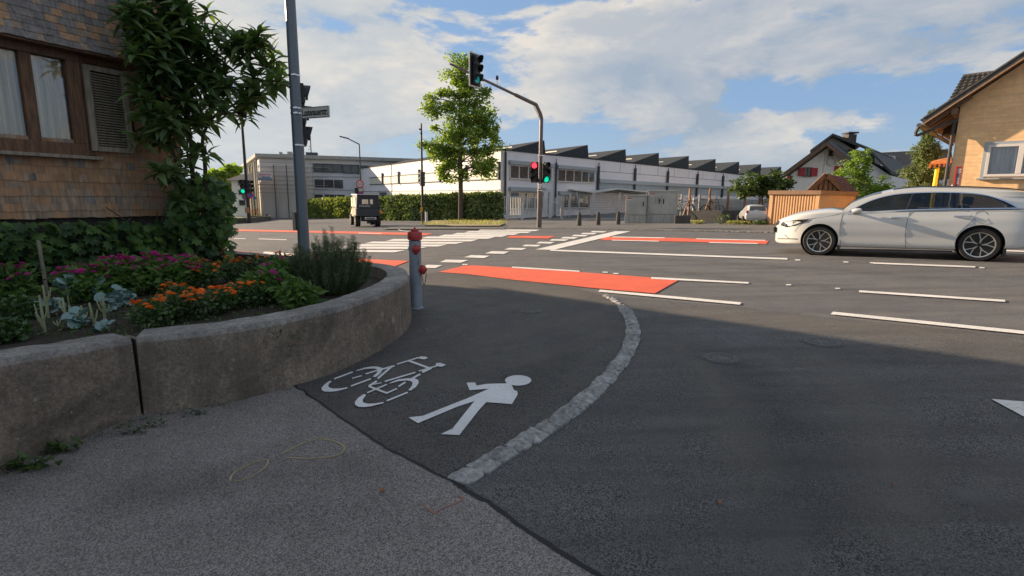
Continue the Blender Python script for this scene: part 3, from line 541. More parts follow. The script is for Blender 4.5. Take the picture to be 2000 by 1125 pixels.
# manhole covers
def manhole(px,py,r,label,col='iron'):
    P=G(px,py); nrm=Vector((-.036,0,1)).normalized(); t=thing('manhole_cover',P,label,'manhole cover')
    m=MB(); m.lathe(P,nrm,[(r*1.15,.0),(r*1.15,.009),(r*1.05,.009),(r*1.05,.006)],32,cap=False); m.lathe(P,nrm,[(r*1.0,.0),(r*1.0,.012),(r*.9,.014),(r*.82,.009),(r*.72,.014),(r*.5,.014),(r*.46,.009),(r*.3,.013)],32); obj('cover_plate',m,MAT[col],t)
    m=MB()
    for k in range(16):
        a=k*6.283/16; q=P+Vector((math.cos(a),math.sin(a),0))*r*.62; q.z+=.036*(q.x-P.x); m.lathe(q,nrm,[(r*.05,.0),(r*.05,.018)],6)
    obj('cover_stud',m,MAT[col],t,kind='stuff')
manhole(1037,609,.13,'small round cover on the cycle path beyond the painted symbols')
manhole(1409,701,.15,'round iron cover in the shaded asphalt nearest to the granite kerb'); manhole(1606,669,.17,'round iron cover in the shaded asphalt close to the lane lines')
# ---------------------------------------------------------------- leaves
def leaf_shape(n=3,w=.25,curl=.25,fold=.15,lobes=None):
    if lobes:
        rad=[(-2.75,.30),(-2.3,.55),(-1.95,.40),(-1.45,.72),(-1.2,.62),(-1.0,.50),(-.7,.80),(-.4,.66),(-.25,.60),(0,.98),(.25,.60),(.4,.66),(.7,.80),(1.0,.50),(1.2,.62),(1.45,.72),(1.95,.40),(2.3,.55),(2.75,.30)]
        V=[(0.25,0,.0)]+[(q*math.cos(a)*.75+.25,q*math.sin(a)*.75,-.16*q*q-.05*abs(math.sin(a*2))) for a,q in rad]
        return np.array(V),[(0,i,i+1) for i in range(1,len(rad))]
        k=15; V=[(0,0,0)]+[((lobes*(math.cos(a)+.0)*(.58+.42*abs(math.cos(1.25*a))))*.5+.35,lobes*math.sin(a)*(.58+.42*abs(math.cos(1.25*a)))*.5,-.10*abs(math.sin(a))-.10*max(0,math.cos(a))+.03*(i%2)) for i,a in [(i,(-2.8+5.6*i/(k-1))) for i in range(k)]]
        return np.array(V),[(0,i,i+1) for i in range(1,k)]
    V=[];F=[]
    for i in range(n+1):
        t=i/n; ww=w*math.sin(math.pi*min(.98,max(.06,t**.8)))*.5; z=-curl*t*t
        V+=[(t,-ww,z+fold*ww),(t,0,z),(t,ww,z+fold*ww)]
    for i in range(n): o=i*3; F+=[(o,o+3,o+4,o+1),(o+1,o+4,o+5,o+2)]
    return np.array(V),F
def orient(d,up=(0,0,1)):
    x=Vector(d).normalized(); y=Vector(up).cross(x)
    if y.length<1e-3: y=Vector((0,1,0)).cross(x)
    y.normalize(); z=x.cross(y); return Matrix((x,y,z)).transposed()
def cloud(name,leaves,shape,mat,parent,**k):
    SVv,SF=shape; n=len(leaves)
    if not n: return None
    A=np.array([np.array(l[1])*l[2] for l in leaves]); P=np.array([tuple(l[0]) for l in leaves])
    V=np.einsum('nij,kj->nki',A,SVv)+P[:,None,:]; k0=len(SVv)
    F=[tuple(q+i*k0 for q in f) for i in range(n) for f in SF]
    return arr_obj(name,V.reshape(-1,3),F,mat,parent,**k)
def leaf_parts(name,leaves,shape,mat,parent,maxn=300,rest='foliage'):
    me=mesh(name,shape[0].tolist(),shape[1],mat,smooth=True); leaves=sorted(leaves,key=lambda l:(Vector(l[0])-CAM).length/l[2])
    for P,A,s in leaves[:maxn]:
        o=link(name,me,parent,P); o.rotation_euler=Matrix(A).to_euler() if not isinstance(A,Matrix) else A.to_euler(); o.scale=(s,s,s)
    if leaves[maxn:]: cloud(rest,leaves[maxn:],shape,mat,parent,kind='stuff',smooth=True)
def rdir(zmin=-1,zmax=1):
    z=rnd.uniform(zmin,zmax); a=rnd.uniform(0,6.283); r=math.sqrt(max(0,1-z*z)); return Vector((r*math.cos(a),r*math.sin(a),z))
def blob(c,rad,n,size,zr=(-.6,.6),shell=.5):
    out=[]
    rad=rad if hasattr(rad,'__len__') else (rad,)*3
    for _ in range(n):
        d=rdir(); r=(shell+(1-shell)*rnd.random()) if rnd.random()<.75 else rnd.random()
        p=Vector(c)+Vector((d.x*rad[0],d.y*rad[1],d.z*rad[2]))*r; dd=(d*.6+rdir(*zr)).normalized()
        out.append((p,orient(dd,rdir()),size*rnd.uniform(.7,1.3)))
    return out
SH_D=leaf_shape(1,.8,.1); SH_D=(np.array([(0,0,0),(.5,-.38,.06),(1,0,-.05),(.5,.38,.06)]),[(0,1,2),(0,2,3)])
SH_L=leaf_shape(4,.36,.42,.5); SH_M=leaf_shape(2,.42,.3,.4); SH_V=leaf_shape(lobes=1.0); SH_N=(np.array([(0,-.05,0),(1,0,0),(0,.05,0)]),[(0,1,2)])
# ================================================================ LEFT: planter wall
WH=.58
otop=smooth_line([(-260,755),(0,702),(130,682),(257,661),(445,641),(622,609),(711,584),(772,560),(797,542),(797,531),(783,523),(750,516),(690,510),(578,501),(427,487.5),(300,478)],7)
HW=lambda x: WH+max(0,(257-x))/257*.075
OP=[G(*p,HW(p[0])) for p in otop]
# turn is real: keep a clean plan line
def wallseg(name,pts,th,parent,z0=-.1,hh=WH):
    n=len(pts); Vv=[];F=[];mi=[]
    inn=[]
    for i,p in enumerate(pts):
        t=(pts[min(i+1,n-1)]-pts[max(i-1,0)]); t.z=0; t.normalize(); nn=Vector((-t.y,t.x,0)); inn.append(p+nn*th)
    rows=[0,.25,.5,.75,.94,1.0]
    prof=[]
    for i in range(n):
        r=[]
        g=gz(pts[i].x,pts[i].y); hh=WH+max(0,(257-proj((pts[i].x,pts[i].y,g+WH))[0]))/257*.075
        t=(inn[i]-pts[i]).normalized()
        for q in rows: r.append(Vector((pts[i].x,pts[i].y,g+z0+(hh-z0)*q))-t*.02*(1-q)+(t*.012 if q==1 else Vector()))
        for q in (.06,.25,.5,.75,.94): r.append(Vector((pts[i].x,pts[i].y,g+hh+.004))+t*th*q)
        for q in (1.,.9,.5,0): r.append(Vector((inn[i].x,inn[i].y,g+z0+(hh-z0)*q)))
        r=[p+t*noise.noise(p*4)*.010+Vector((0,0,1))*noise.noise(p*9)*.006+t*noise.noise(p*25)*.004 for p in r]
        prof.append(r)
    k=len(prof[0])
    for r in prof: Vv+=r
    for i in range(n-1):
        for j in range(k-1): F.append((i*k+j,(i+1)*k+j,(i+1)*k+j+1,i*k+j+1)); mi.append(1 if 4<=j<=10 else 0)
    F.append(tuple(range(k))); mi.append(0); F.append(tuple((n-1)*k+j for j in range(k))[::-1]); mi.append(0)
    m=MB(); m.v=[tuple(v) for v in Vv]; m.f=F; m.m=mi; return obj(name,m,[MAT['conc'],MAT['conctop']],parent,smooth=True),inn
def dens(P,step):
    out=[P[0]]
    for a,b in zip(P,P[1:]):
        m=max(1,int((b-a).length/step)); out+=[a.lerp(b,(i+1)/m) for i in range(m)]
    return out
pw=thing('planter_wall',G(459,788),'low weathered concrete retaining wall curving round the flower bed','wall')
J=21
a1=dens(OP[:J+1],.06); a2=dens(OP[J:],.06)
d=(a1[-1]-a1[-2]).normalized(); 
wallseg('wall_segment',a1[:-1]+[a1[-1]-d*.0],.27,pw)
_,INN=wallseg('wall_segment',[a2[0]+(a2[1]-a2[0]).normalized()*.025]+a2[2:],.27,pw)
nn=Vector((-d.y,d.x,0)); q=OP[J]; m=MB(); 
F0=Fr((q.x,q.y,gz(q.x,q.y)),d); m.fb(F0,.0,.03,-.05,WH-.012,-.25,-.035); obj('joint_filler',m,MAT['joint'],pw)
m=MB(); m.fb(F0,.035,.075,-.05,WH-.02,-.2,.004); obj('joint_edge',m,MAT['conc'],pw)
# soil
sheet('garden_soil',[(p.x,p.y) for p in INN[::6]][:-8]+[(-8.2,12.2),(-9,9),(-7.4,5.2),(-6.5,2.2)]+[(-3.6,2.2)]+[(p.x-.25,p.y+.12) for p in a1[::8]][4:],.44,MAT['soil'],px=False)
# ================================================================ shingled house
HA=atY(355,418,8.6); fd=Vector((-.454,-.891,0)); rd=Vector((-.733,.68,0)); HF=Fr((HA.x,HA.y,0),fd)
zb=HF.uv(150,425)[1]; zu=HF.uv(60,77,.28)[1]; zs=HF.uv(60,292)[1]; zwt=HF.uv(40,98)[1]; HE=4.72
house=thing('shingled_house',gr(HA.x,HA.y),'old wooden house clad in brown and grey shingles with a shuttered window','house')
A0=Vector((HA.x,HA.y,0)); A1=A0+fd*9; A2=A1+rd*11; A3=A0+rd*11
m=MB(); m.prism([p+Vector((0,0,zb+.02)) for p in (A0,A1,A2,A3)],(0,0,HE-zb)); obj('wall_core',m,MAT['woodd'],house)
inx=fd*.12+rd*.12
m=MB(); B_=[A0+inx,A1-fd*.25+rd*.12,A2-fd*.45-rd*.45,A3+fd*.45-rd*.45]; m.prism([Vector((p.x,p.y,-1.2)) for p in B_],(0,0,zb+1.2)); obj('stone_base',m,MAT['concd'],house)
rm0=(A0+A1)/2+Vector((0,0,HE+2.7)); rm1=rm0+rd*11; ov=.35
def slab(P,th): return MB().prism(P,(0,0,th))
e0=A0-fd*.12-rd*ov+Vector((0,0,HE-.12)); e1=A3-fd*.12+rd*ov+Vector((0,0,HE-.12)); f0=A1+fd*ov-rd*ov+Vector((0,0,HE-.12)); f1=A2+fd*ov+rd*ov+Vector((0,0,HE-.12)); g0=rm0-rd*ov; g1=rm1+rd*ov
rf=slab([e0,e1,g1,g0],.12); rf.prism([f0,g0,g1,f1],(0,0,.12)); obj('roof',rf,MAT['rtile'],house)
m=MB(); m.prism([A0+Vector((0,0,HE)),A1+Vector((0,0,HE)),rm0-Vector((0,0,.1))],rd*.2); m.prism([A3+Vector((0,0,HE)),A2+Vector((0,0,HE)),rm1-Vector((0,0,.1))],-rd*.2); obj('gable_wall',m,MAT['shingle'],house)
# soffit under the flared skirt and band above the window
m=MB(); m.fb(HF,-.3,9,zu-.02,zu+.01,0,.27); m.fb(HF,-.02,9,zwt,zu-.02,0.,.03); obj('skirt_soffit',m,MAT['woodd'],house)
SHm={}
def shm(w,k):
    key=(round(w,2),k)
    if key not in SHm:
        w=key[0]; h=.17; j=rnd.uniform(-.008,.008); t=.011
        v=[(0,.002,0+j),(w,.002,0),(w,.002,h),(0,.002,h),(0,t+.006,j),(w,t+.004,0),(w,.005,h),(0,.005,h)]
        SHm[key]=mesh('shingle',v,[(0,1,2,3),(4,5,6,7)[::-1],(0,1,5,4),(1,2,6,5),(2,3,7,6),(3,0,4,7)],[MAT['shingle'],MAT['shingleg'],MAT['shinglep']][k])
    return SHm[key]
EXs=.098
flare=lambda z:.28*math.exp(-max(0,z-zu)/.42)
rot=Matrix((HF.x,HF.n,HF.z)).transposed()
mirror=rot.determinant()<0
if mirror: rot=Matrix((-HF.x,HF.n,HF.z)).transposed()
pieces=[]
ws0,_=HF.uv(155,190); 
def sh_row(z,s_end,off,slope,kk):
    s=-.02+rnd.uniform(-.05,.02)-(off*.9)
    while s<s_end:
        w=rnd.choice((.07,.08,.09,.10,.11,.13)); w=min(w,.16)
        pieces.append((s,z,w-.004,off,slope,kk())); s+=w
se,_=HF.uv(-60,400)
z=zb; 
i=0
while z<zs+.02:
    sh_row(z,se+.3,.008+.004*(i%2),0,lambda:rnd.choices((0,1,2),(.70 if z>zb+.3 else .3,.04,.26 if z>zb+.3 else .66))[0]); z+=EXs; i+=1
z2=zs+.0
sright,_=HF.uv(258,190)
while z<zu-.05:
    sh_row(z,sright,.012,0,lambda:0); z+=EXs
z=zu
while z<5.0:
    o=flare(z)+.01; o2=flare(z+EXs)+.01; sh_row(z,se+.3,o,math.atan((o-o2)/EXs),lambda:rnd.choices((0,1,2),(.18,.62,.2) if z<zu+.8 else (.4,.35,.25))[0]); z+=EXs
def vis(p):
    s,z,*_=p; a=HF.p(s,z,p[3]); x,y=proj(a); return (x>-25 and y>-10,x)
seen=[p for p in pieces if vis(p)[0]]; seen.sort(key=lambda p:vis(p)[1])
for i,p in enumerate(seen+[q for q in pieces if not vis(q)[0]]):
    s,z,w,o,sl,k=p
    if i<300:
        b=link('shingle',shm(w,k),house,HF.p(s+(w if mirror else 0),z+rnd.uniform(-.005,.005),o)); rr=rot@Matrix.Rotation(sl*(1),3,'X')@Matrix.Rotation(rnd.uniform(-.012,.012),3,'Y'); b.rotation_euler=rr.to_euler()
    else:
        if i==300: rest=MB()
        rr=rot@Matrix.Rotation(sl,3,'X'); P=HF.p(s+(w if mirror else 0),z,o); me=shm(w,k)
        rest.add([P+rr@v.co for v in me.vertices],[tuple(f.vertices) for f in me.polygons],k)
if len(pieces)>300: obj('shingle_rows',rest,[MAT['shingle'],MAT['shingleg'],MAT['shinglep']],house,kind='stuff')
# window
def su(x,y=190,off=0): return HF.uv(x,y,off)
wt=su(100,118)[1]; wb=su(100,278)[1]; sL=su(-70)[0]; sM0,sM1=su(43)[0],su(66)[0]; sR0=su(132)[0]; sRo=su(156)[0]; gt=su(100,113)[1]; gb=su(100,277)[1]
wn=link('window',None,house,HF.p(sRo,wb)); 
m=MB(); m.fb(HF,sRo,sL,gt,wt+.20,-.02,.085); m.fb(HF,sRo,sL,wb-.16,gb,-.02,.085); m.fb(HF,sRo,sR0,gb,gt,-.02,.085); m.fb(HF,sM1,sM0,gb,gt,-.02,.07); obj('frame',m,MAT['woodd'],wn,bevel=.006)
m=MB(); m.fb(HF,sRo-.12,sL,wb-.20,wb-.155,-.02,.16); obj('sill',m,MAT['woodg'],wn,bevel=.006)
m=MB(); m.fb(HF,sRo-.08,sRo-.002,wb-.14,wt+.22,-.02,.06); m.fb(HF,sRo-.10,sL,wt+.202,wt+.28,-.02,.12); obj('casing',m,MAT['woodd'],wn,bevel=.006)
for a,b in ((sR0,sM1),(sM0,sL)):
    m=MB(); m.fb(HF,a,b,gb,gt,.012,.0125); obj('pane',m,MAT['wing'],wn)
m=MB(); c0,c1_=sR0,sL; n=60
for i in range(n): 
    a=c0+(c1_-c0)*i/n; b=c0+(c1_-c0)*(i+1)/n; oa=-.07+.03*math.sin(i*1.1); ob=-.07+.03*math.sin((i+1)*1.1); zt=gb+.62*(gt-gb)
    m.add([HF.p(a,gb,oa),HF.p(b,gb,ob),HF.p(b,gt,ob),HF.p(a,gt,oa)],[(0,1,2,3)])
# the curtain hangs in a real recess cut in front of the core
obj('curtain',m,MAT['curt'],wn,smooth=True)  # its bright warm tone is painted in for the reflection on the panes
# move glazing in front of the core: recess lining
m=MB(); m.fb(HF,sR0,sL,gb,gt,-.145,-.13); obj('recess_back',m,MAT['black'],wn)
bm=bmesh.new(); core=[o for o in house.children if o.name.startswith('wall_core')][0]
cut=MB(); cut.fb(HF,sR0+.005,sL-.005,gb+.005,gt-.005,-.15,.3); cme=mesh('cut',[(x-WL[core.name].x,y-WL[core.name].y,z_-WL[core.name].z) for x,y,z_ in cut.v],cut.f,MAT['black'])
def boolean(o,cme,at=None):
    c=bpy.data.objects.new('cutter',cme); COL.objects.link(c); c.location=WL[o.name] if at is None else at
    mo=o.modifiers.new('b','BOOLEAN'); mo.operation='DIFFERENCE'; mo.solver='EXACT'; mo.object=c
    bpy.context.view_layer.update(); dg=bpy.context.evaluated_depsgraph_get(); me=bpy.data.meshes.new_from_object(o.evaluated_get(dg)); o.modifiers.clear(); o.data=me; bpy.data.objects.remove(c)
def recalc(me):
    bm=bmesh.new(); bm.from_mesh(me); bmesh.ops.recalc_face_normals(bm,faces=bm.faces); bm.to_mesh(me); bm.free()
recalc(cme); boolean(core,cme)
# shutter
sh0,sh1=su(250,190,.12)[0],su(168,190,.12)[0]; sz0,sz1=su(215,297,.12)[1],su(215,135,.12)[1]
shut=link('shutter',None,house,HF.p(sh0,sz0))
m=MB(); w=.075; m.fb(HF,sh0,sh0+w,sz0,sz1,.10,.145); m.fb(HF,sh1-w,sh1,sz0,sz1,.10,.145); m.fb(HF,sh0+w,sh1-w,sz0,sz0+.07,.105,.14); m.fb(HF,sh0+w,sh1-w,sz1-.07,sz1,.105,.14); obj('shutter_frame',m,MAT['woodg'],shut,bevel=.004)
me=None; nl=28
for i in range(nl):
    zz=sz0+.08+(sz1-sz0-.16)*i/nl
    if me is None:
        m=MB(); m.hexa([HF.p(sh0+w,zz,.108),HF.p(sh1-w,zz,.108),HF.p(sh1-w,zz+.004,.134),HF.p(sh0+w,zz+.004,.134),HF.p(sh0+w,zz+.03,.104),HF.p(sh1-w,zz+.03,.104),HF.p(sh1-w,zz+.010,.138),HF.p(sh0+w,zz+.010,.138)])
        o=obj('louvre',m,MAT['woodg'],shut); me=o.data; z00=zz
    else:
        o=link('louvre',me,shut,WL[shut.name]+Vector((0,0,zz-z00)))
m=MB(); m.fb(HF,sh0+w,sh1-w,sz0+.05,sz1-.05,.085,.098); obj('shutter_back',m,MAT['black'],shut)
# ================================================================ loquat-like tree by the house corner
tb=gr(HA.x+.35,HA.y-.35,.4)
tree=thing('broadleaf_tree',tb,'dark tree with long drooping leaves growing against the shingled house corner','tree')
def Pt(x,y,o=.55):
    xx=min(x,385); base=onV(xx,300,HF.O+HF.n*o,HF.n); return atY(x,y,base.y)
m=MB()
for pts,r in (([(388,490),(384,420),(376,340),(372,270),(360,190),(350,120),(372,40)],(.045,.04,.035,.03,.025,.02,.012)),([(392,490),(398,410),(401,330),(396,270),(420,225),(470,195),(500,140)],(.04,.035,.03,.028,.024,.018,.01)),
              ([(372,270),(330,220),(290,150),(300,60)],(.028,.022,.018,.01)),([(384,420),(350,340),(330,260),(310,220)],(.025,.02,.014,.01)),([(420,225),(470,220),(480,232)],(.02,.014,.008)),([(470,195),(515,165),(545,125)],(.016,.012,.008)),([(350,120),(395,70),(400,20)],(.018,.013,.008)),([(376,340),(366,300),(371,240),(395,180)],(.02,.018,.014,.01))):
    m.tube(smooth_line([tuple(Pt(*p)) for p in pts],4),[r[0]+(r[-1]-r[0])*i/(4*(len(pts)-1)) for i in range(4*(len(pts)-1)+1)],7)
obj('trunk',m,MAT['bark'],tree,smooth=True)
CL=[(300,15,62),(345,60,50),(285,95,45),(350,120,50),(385,25,36),(408,95,36),(330,175,55),(395,165,48),(462,98,30),(495,110,38),(538,118,26),(470,150,42),(520,158,34),(440,195,38),(488,185,28),(380,225,42),(320,225,48),(292,260,34),(355,262,34),(405,245,28),(478,212,20),(345,315,22),(397,300,16),(318,345,24),(350,370,24),(295,190,40),(425,140,35),(452,75,18),(508,80,16),(400,120,40),(262,40,30),(330,20,40),(298,75,50),(330,120,45)]
lv=[]
for cx,cy,r in CL:
    n=max(3,int(r*r/205))
    for _ in range(n):
        a=rnd.uniform(0,6.28); q=math.sqrt(rnd.random())*r; c=Pt(cx+math.cos(a)*q,cy+math.sin(a)*q*.9,.55+rnd.uniform(-.25,.4))
        k=rnd.randint(9,13); up=(Vector((rnd.uniform(-.5,.5),rnd.uniform(-.7,.1),1))).normalized(); ph=rnd.uniform(0,6)
        for j in range(k):
            w=ph+j*2.4; t=j/k; dd=(up*(.95-1.5*t)+(Vector((math.cos(w),math.sin(w),0)))*(.45+.6*t)).normalized()
            lv.append((c-up*.05*t,orient(dd,up),rnd.uniform(.19,.29)))
leaf_parts('leaf',lv,SH_L,MAT['L_big'],tree)
m=MB(); m.tube([Pt(470,215,.5),Pt(473,235,.5)],[.02,.05],6); c=Pt(468,208,.5)
lvs=[(c+rdir()*.05,orient(Vector((rnd.uniform(-.3,.3),rnd.uniform(-.3,.3),-1)),rdir()),rnd.uniform(.1,.15)) for _ in range(9)]
cloud('dead_leaf_tuft',lvs,SH_L,MAT['rust'],tree,kind='stuff')
# vine on the house base
vine=thing('grape_vine',gr(HA.x-.5,HA.y-1.2,.4),'dense vine with lobed leaves covering the base under the shingled house','vine')
lv=[]
for _ in range(950):
    x=rnd.uniform(-40,455); 
    top=432 if x<330 else 445-95*max(0,math.sin((x-330)/125*3.14)) 
    y=rnd.uniform(top,540-(0 if x<330 else (x-330)*.35)); 
    if x>300 and rnd.random()<.15: continue
    o=rnd.uniform(-.05,.5) if y>445 else rnd.uniform(.15,.5)
    c=Pt(x,y,o); dd=(Vector((rnd.uniform(-.5,.5),-.5,rnd.uniform(-.9,.1)))+HF.n*.3).normalized()
    nrm=(HF.n+Vector((0,-.2,.5))+rdir()*.45).normalized(); lv.append((c,orient(dd,nrm),rnd.uniform(.11,.18)))
for _ in range(560):
    a=rnd.uniform(0,6.28); q=math.sqrt(rnd.random()); x=395+math.cos(a)*q*58; y=418+math.sin(a)*q*78; c=Pt(x,y,rnd.uniform(.1,.75)); lv.append((c,orient((HF.n*.3+rdir()+Vector((0,-.3,-.3))).normalized(),(HF.n+Vector((0,-.3,.4))+rdir()*.6).normalized()),rnd.uniform(.11,.18)))
leaf_parts('leaf',lv,SH_V,MAT['L_vine'],vine)
m=MB()
for _ in range(22):
    x=rnd.uniform(0,440); y=rnd.uniform(470,560); pts=[Pt(x,y,.2),Pt(x+rnd.uniform(-20,20),y-40,.25),Pt(x+rnd.uniform(-40,40),y-80,.2)]; m.tube(smooth_line([tuple(p) for p in pts],4),.008,5)
obj('stem',m,MAT['bark'],vine,smooth=True)
m=MB(); m.tube([Pt(95,590,.8),Pt(75,470,.8)],.02,6); obj('vine_post',m,MAT['woodg'],vine)
# ================================================================ flower bed
def bedP(x,y,h=.44): return G(x,y,h)
def flower(P,r,mat,parent,nm='flower_head',nd=9):
    me=FL.get((mat,nd))
    if me is None:
        V=[];F=[]
        for ring,(n,rr,zz) in enumerate(((nd,1.,0),(nd-1,.75,.14),(5,.45,.26))):
            for i in range(n):
                a=6.283*i/n+ring*.4; c,s=math.cos(a),math.sin(a); w=2.3/n; o=len(V)
                V+=[(0,0,zz*.5),((c*.6-s*w*.6)*rr,(s*.6+c*w*.6)*rr,zz+.05),(c*rr,s*rr,zz-.08),((c*.6+s*w*.6)*rr,(s*.6-c*w*.6)*rr,zz+.05)]; F.append((o,o+1,o+2,o+3))
        me=FL[(mat,nd)]=mesh(nm,V,F,MAT[mat])
    o=link(nm,me,parent,P); o.scale=(r,r,r); o.rotation_euler=(rnd.uniform(-.5,.5)+.25,rnd.uniform(-.4,.4),rnd.uniform(0,6)); return o
FL={}
def bushy(name,px,py,h,w,label,cat,nleaf,lsize,lmat,fmat=None,nf=0,fr=.028,group=None,shape=SH_M,ftop=True):
    P=bedP(px,py); h*=1.12; w*=1.2; nf=int(nf*(3.0 if fmat=='F_mag' else 1.5)); fr*=(1.35 if fmat=='F_mag' else 1.1); nleaf=int(nleaf*1.35); t=thing(name,P,label,cat,group)
    m=MB()
    for _ in range(7):
        e=P+Vector((rnd.uniform(-w,w)*.7,rnd.uniform(-w,w)*.5,h*rnd.uniform(.7,1))); m.tube([P+rdir(0,0)*.03,(P+e)/2+rdir()*.03,e],[.006,.005,.003],4)
    obj('stems',m,MAT['stem'],t)
    lv=blob(P+Vector((0,0,h*.52)),(w,w*.85,h*.5),nleaf,lsize,(-.5,.5),.35); cloud('foliage',lv,shape,MAT[lmat],t,kind='stuff',smooth=True)
    for _ in range(nf):
        a=rnd.uniform(0,6.28); q=math.sqrt(rnd.random())*.95; zz=math.sqrt(max(0,1-q*q)); flower(P+Vector((math.cos(a)*q*w,math.sin(a)*q*w*.85,h*(.52+.5*zz)+rnd.uniform(0,.03))),fr*rnd.uniform(.8,1.25),fmat,t)
    return t
for i,(x,y,n,l) in enumerate([(296,640,8,'nearest the wall joint'),(335,628,6,'second along the wall from the joint'),(385,622,11,'third along the wall from the joint'),(428,612,9,'fourth along the wall from the joint'),(462,600,8,'fifth along the wall from the joint'),(500,598,4,'at the right end of the front row'),(348,600,9,'behind the front row and beside the blue-green cabbage')]):
    bushy('marigold_plant',x,y,.22,.15,'orange marigold plant '+l,'marigold',420,.038,'L_mari','F_or',n,.03,'orange marigolds in the flower bed',SH_D)
for x,y,n,l in [(405,560,10,'back row beside the magenta flowers'),(455,552,12,'middle of the back row'),(500,545,9,'back row near the rosemary'),(545,540,6,'rightmost of the back row'),(430,525,6,'tall plant in front of the vine')]:
    bushy('marigold_plant',x,y,.30,.20,'orange marigold plant, '+l,'marigold',420,.045,'L_mari','F_or',n,.028,'orange marigolds in the flower bed',SH_D)
for x,y,h,w,n,l in [(170,588,.36,.26,8,'above the cabbages'),(235,580,.42,.30,10,'left of the centre of the bed'),(300,572,.42,.30,11,'in the centre of the bed'),(365,562,.36,.27,8,'beside the back row of marigolds'),(20,600,.42,.26,6,'at the left edge of the bed')]:
    bushy('magenta_flower_bush',x,y,h,w,'leafy bush with magenta flowers '+l,'flowering bush',620,.085,'L_leafy','F_mag',n,.032,'magenta flowering bushes')
for x,y,h,w,n,l in [(525,590,.34,.2,3,'in front of the street lamp post'),(565,572,.36,.2,4,'tucked against the rosemary'),(585,600,.2,.16,0,'low beside the wall, right of the marigolds')]:
    bushy('leafy_plant',x,y,h,w,'bright green long-leaved plant '+l,'plant',420,.10,'L_leafy','F_mag' if n else None,n,.026,None,SH_L)
bushy('feathery_plant',12,668,.17,.13,'feathery dark green plant at the left end of the wall','plant',900,.045,'L_mari','F_or',1,.02,None,SH_D)
bushy('feathery_plant',40,625,.2,.13,'feathery green plant behind the cut stalks','plant',800,.045,'L_mari',None,0,.02,None,SH_D)
# cabbages
SH_C=(np.array([(0,0,0),(.35,-.32,.06),(.35,.32,.06),(.75,-.42,-.02),(.6,0,.0),(.75,.42,-.04),(1.0,-.2,-.12),(1.02,.2,-.16),(.5,-.5,-.05),(.5,.5,-.06)]),[(0,1,4),(0,4,2),(1,8,3),(1,3,4),(2,4,5),(2,5,9),(4,3,6),(4,6,7),(4,7,5)])
for x,y,h,n,l in [(155,645,.16,9,'nearest the wall'),(215,612,.20,11,'largest, in the middle of the group'),(245,602,.22,9,'touching the marigolds'),(110,620,.22,8,'left of the group'),(60,625,.2,8,'leftmost of the group'),(135,600,.34,8,'tallest, in front of the vine'),(195,592,.32,7,'behind the largest one'),(205,650,.06,4,'low leaf beside the wall')]:
    P=bedP(x,y-4); h*=.85; n=int(n*2.2); t=thing('cabbage_plant',P,'blue-green cabbage plant, '+l,'cabbage','blue-green cabbage plants'); m=MB(); m.tube([P,P+Vector((0,0,h))],.009,6); obj('stalk',m,MAT['stalk'],t)
    me=mesh('leaf',SH_C[0].tolist(),SH_C[1],MAT['L_cab'],smooth=False)
    for k in range(n):
        a=k*2.4+rnd.random(); o=link('leaf',me,t,P+Vector((0,0,h*rnd.uniform(.35,1)))); o.rotation_euler=orient((math.cos(a),math.sin(a),rnd.uniform(-.5,1.1)),rdir(.5,1)).to_euler(); s=rnd.uniform(.06,.12); o.scale=(s,s,s)
for x,y,h,l in [(88,668,.26,'leftmost and thickest, at the wall edge'),(132,660,.22,'second from the left'),(95,640,.26,'behind the leftmost one'),(152,660,.10,'shortest one'),(184,656,.17,'fan-shaped, close to the wall'),(205,645,.2,'between the cabbages'),(118,665,.08,'tiny stub beside the wall'),(165,650,.13,'thin one in the middle')]:
    P=bedP(x,y-20); h*=1.25; m=MB()
    for k in range(rnd.randint(3,6)):
        a=rnd.uniform(0,6.28); b=P+Vector((0,0,h*rnd.uniform(0,.5))); e=b+Vector((math.cos(a)*.045,math.sin(a)*.045,h*rnd.uniform(.35,.6))); m.tube([b,(b+e)/2+Vector((math.cos(a),math.sin(a),0))*.012,e],[.008,.006,.005],5)
    m.tube([P,P+Vector((rnd.uniform(-.02,.02),0,h))],[.013,.008],6); obj('cut_stalk',m,MAT['stalk'],label='pale green cut plant stalk, '+l,cat='plant stalk',group='cut plant stalks',at=P,smooth=True)
# rosemary
P=bedP(650,572); ros=thing('rosemary_bush',P,'upright spiky rosemary bush at the rounded end of the wall','bush')
m=MB(); nd=[]
for i in range(190):
    a=rnd.uniform(0,6.28); q=math.sqrt(rnd.random()); b=P+Vector((math.cos(a)*.25*q,math.sin(a)*.2*q,0)); hh=.74*(1-.45*q*q)*rnd.uniform(.6,1.08); e=b+Vector((math.cos(a)*.24*q,math.sin(a)*.2*q,hh)); mid_=(b+e)/2+Vector((math.cos(a),math.sin(a),0))*.06*q+rdir()*.02
    L=[Vector(p) for p in smooth_line([tuple(b),tuple(mid_),tuple(e)],4)]; m.tube(L,[.006-.0045*j/8 for j in range(9)],4)
    for k in range(110):
        t=(.08+.92*k/110)*(len(L)-1); j=min(len(L)-2,int(t)); c=L[j].lerp(L[j+1],t-j); w=k*2.4; dd=Vector((math.cos(w),math.sin(w),.75)); nd.append((c,orient(dd,rdir()),rnd.uniform(.034,.055)))
obj('stem',m,MAT['stem'],ros); cloud('needles',nd,(np.array([(0,-.11,0),(1,0,0),(0,.11,0),(.5,0,.1)]),[(0,1,3),(3,1,2)]),MAT['L_rose'],ros,kind='stuff')
P=bedP(556,535); m=MB()
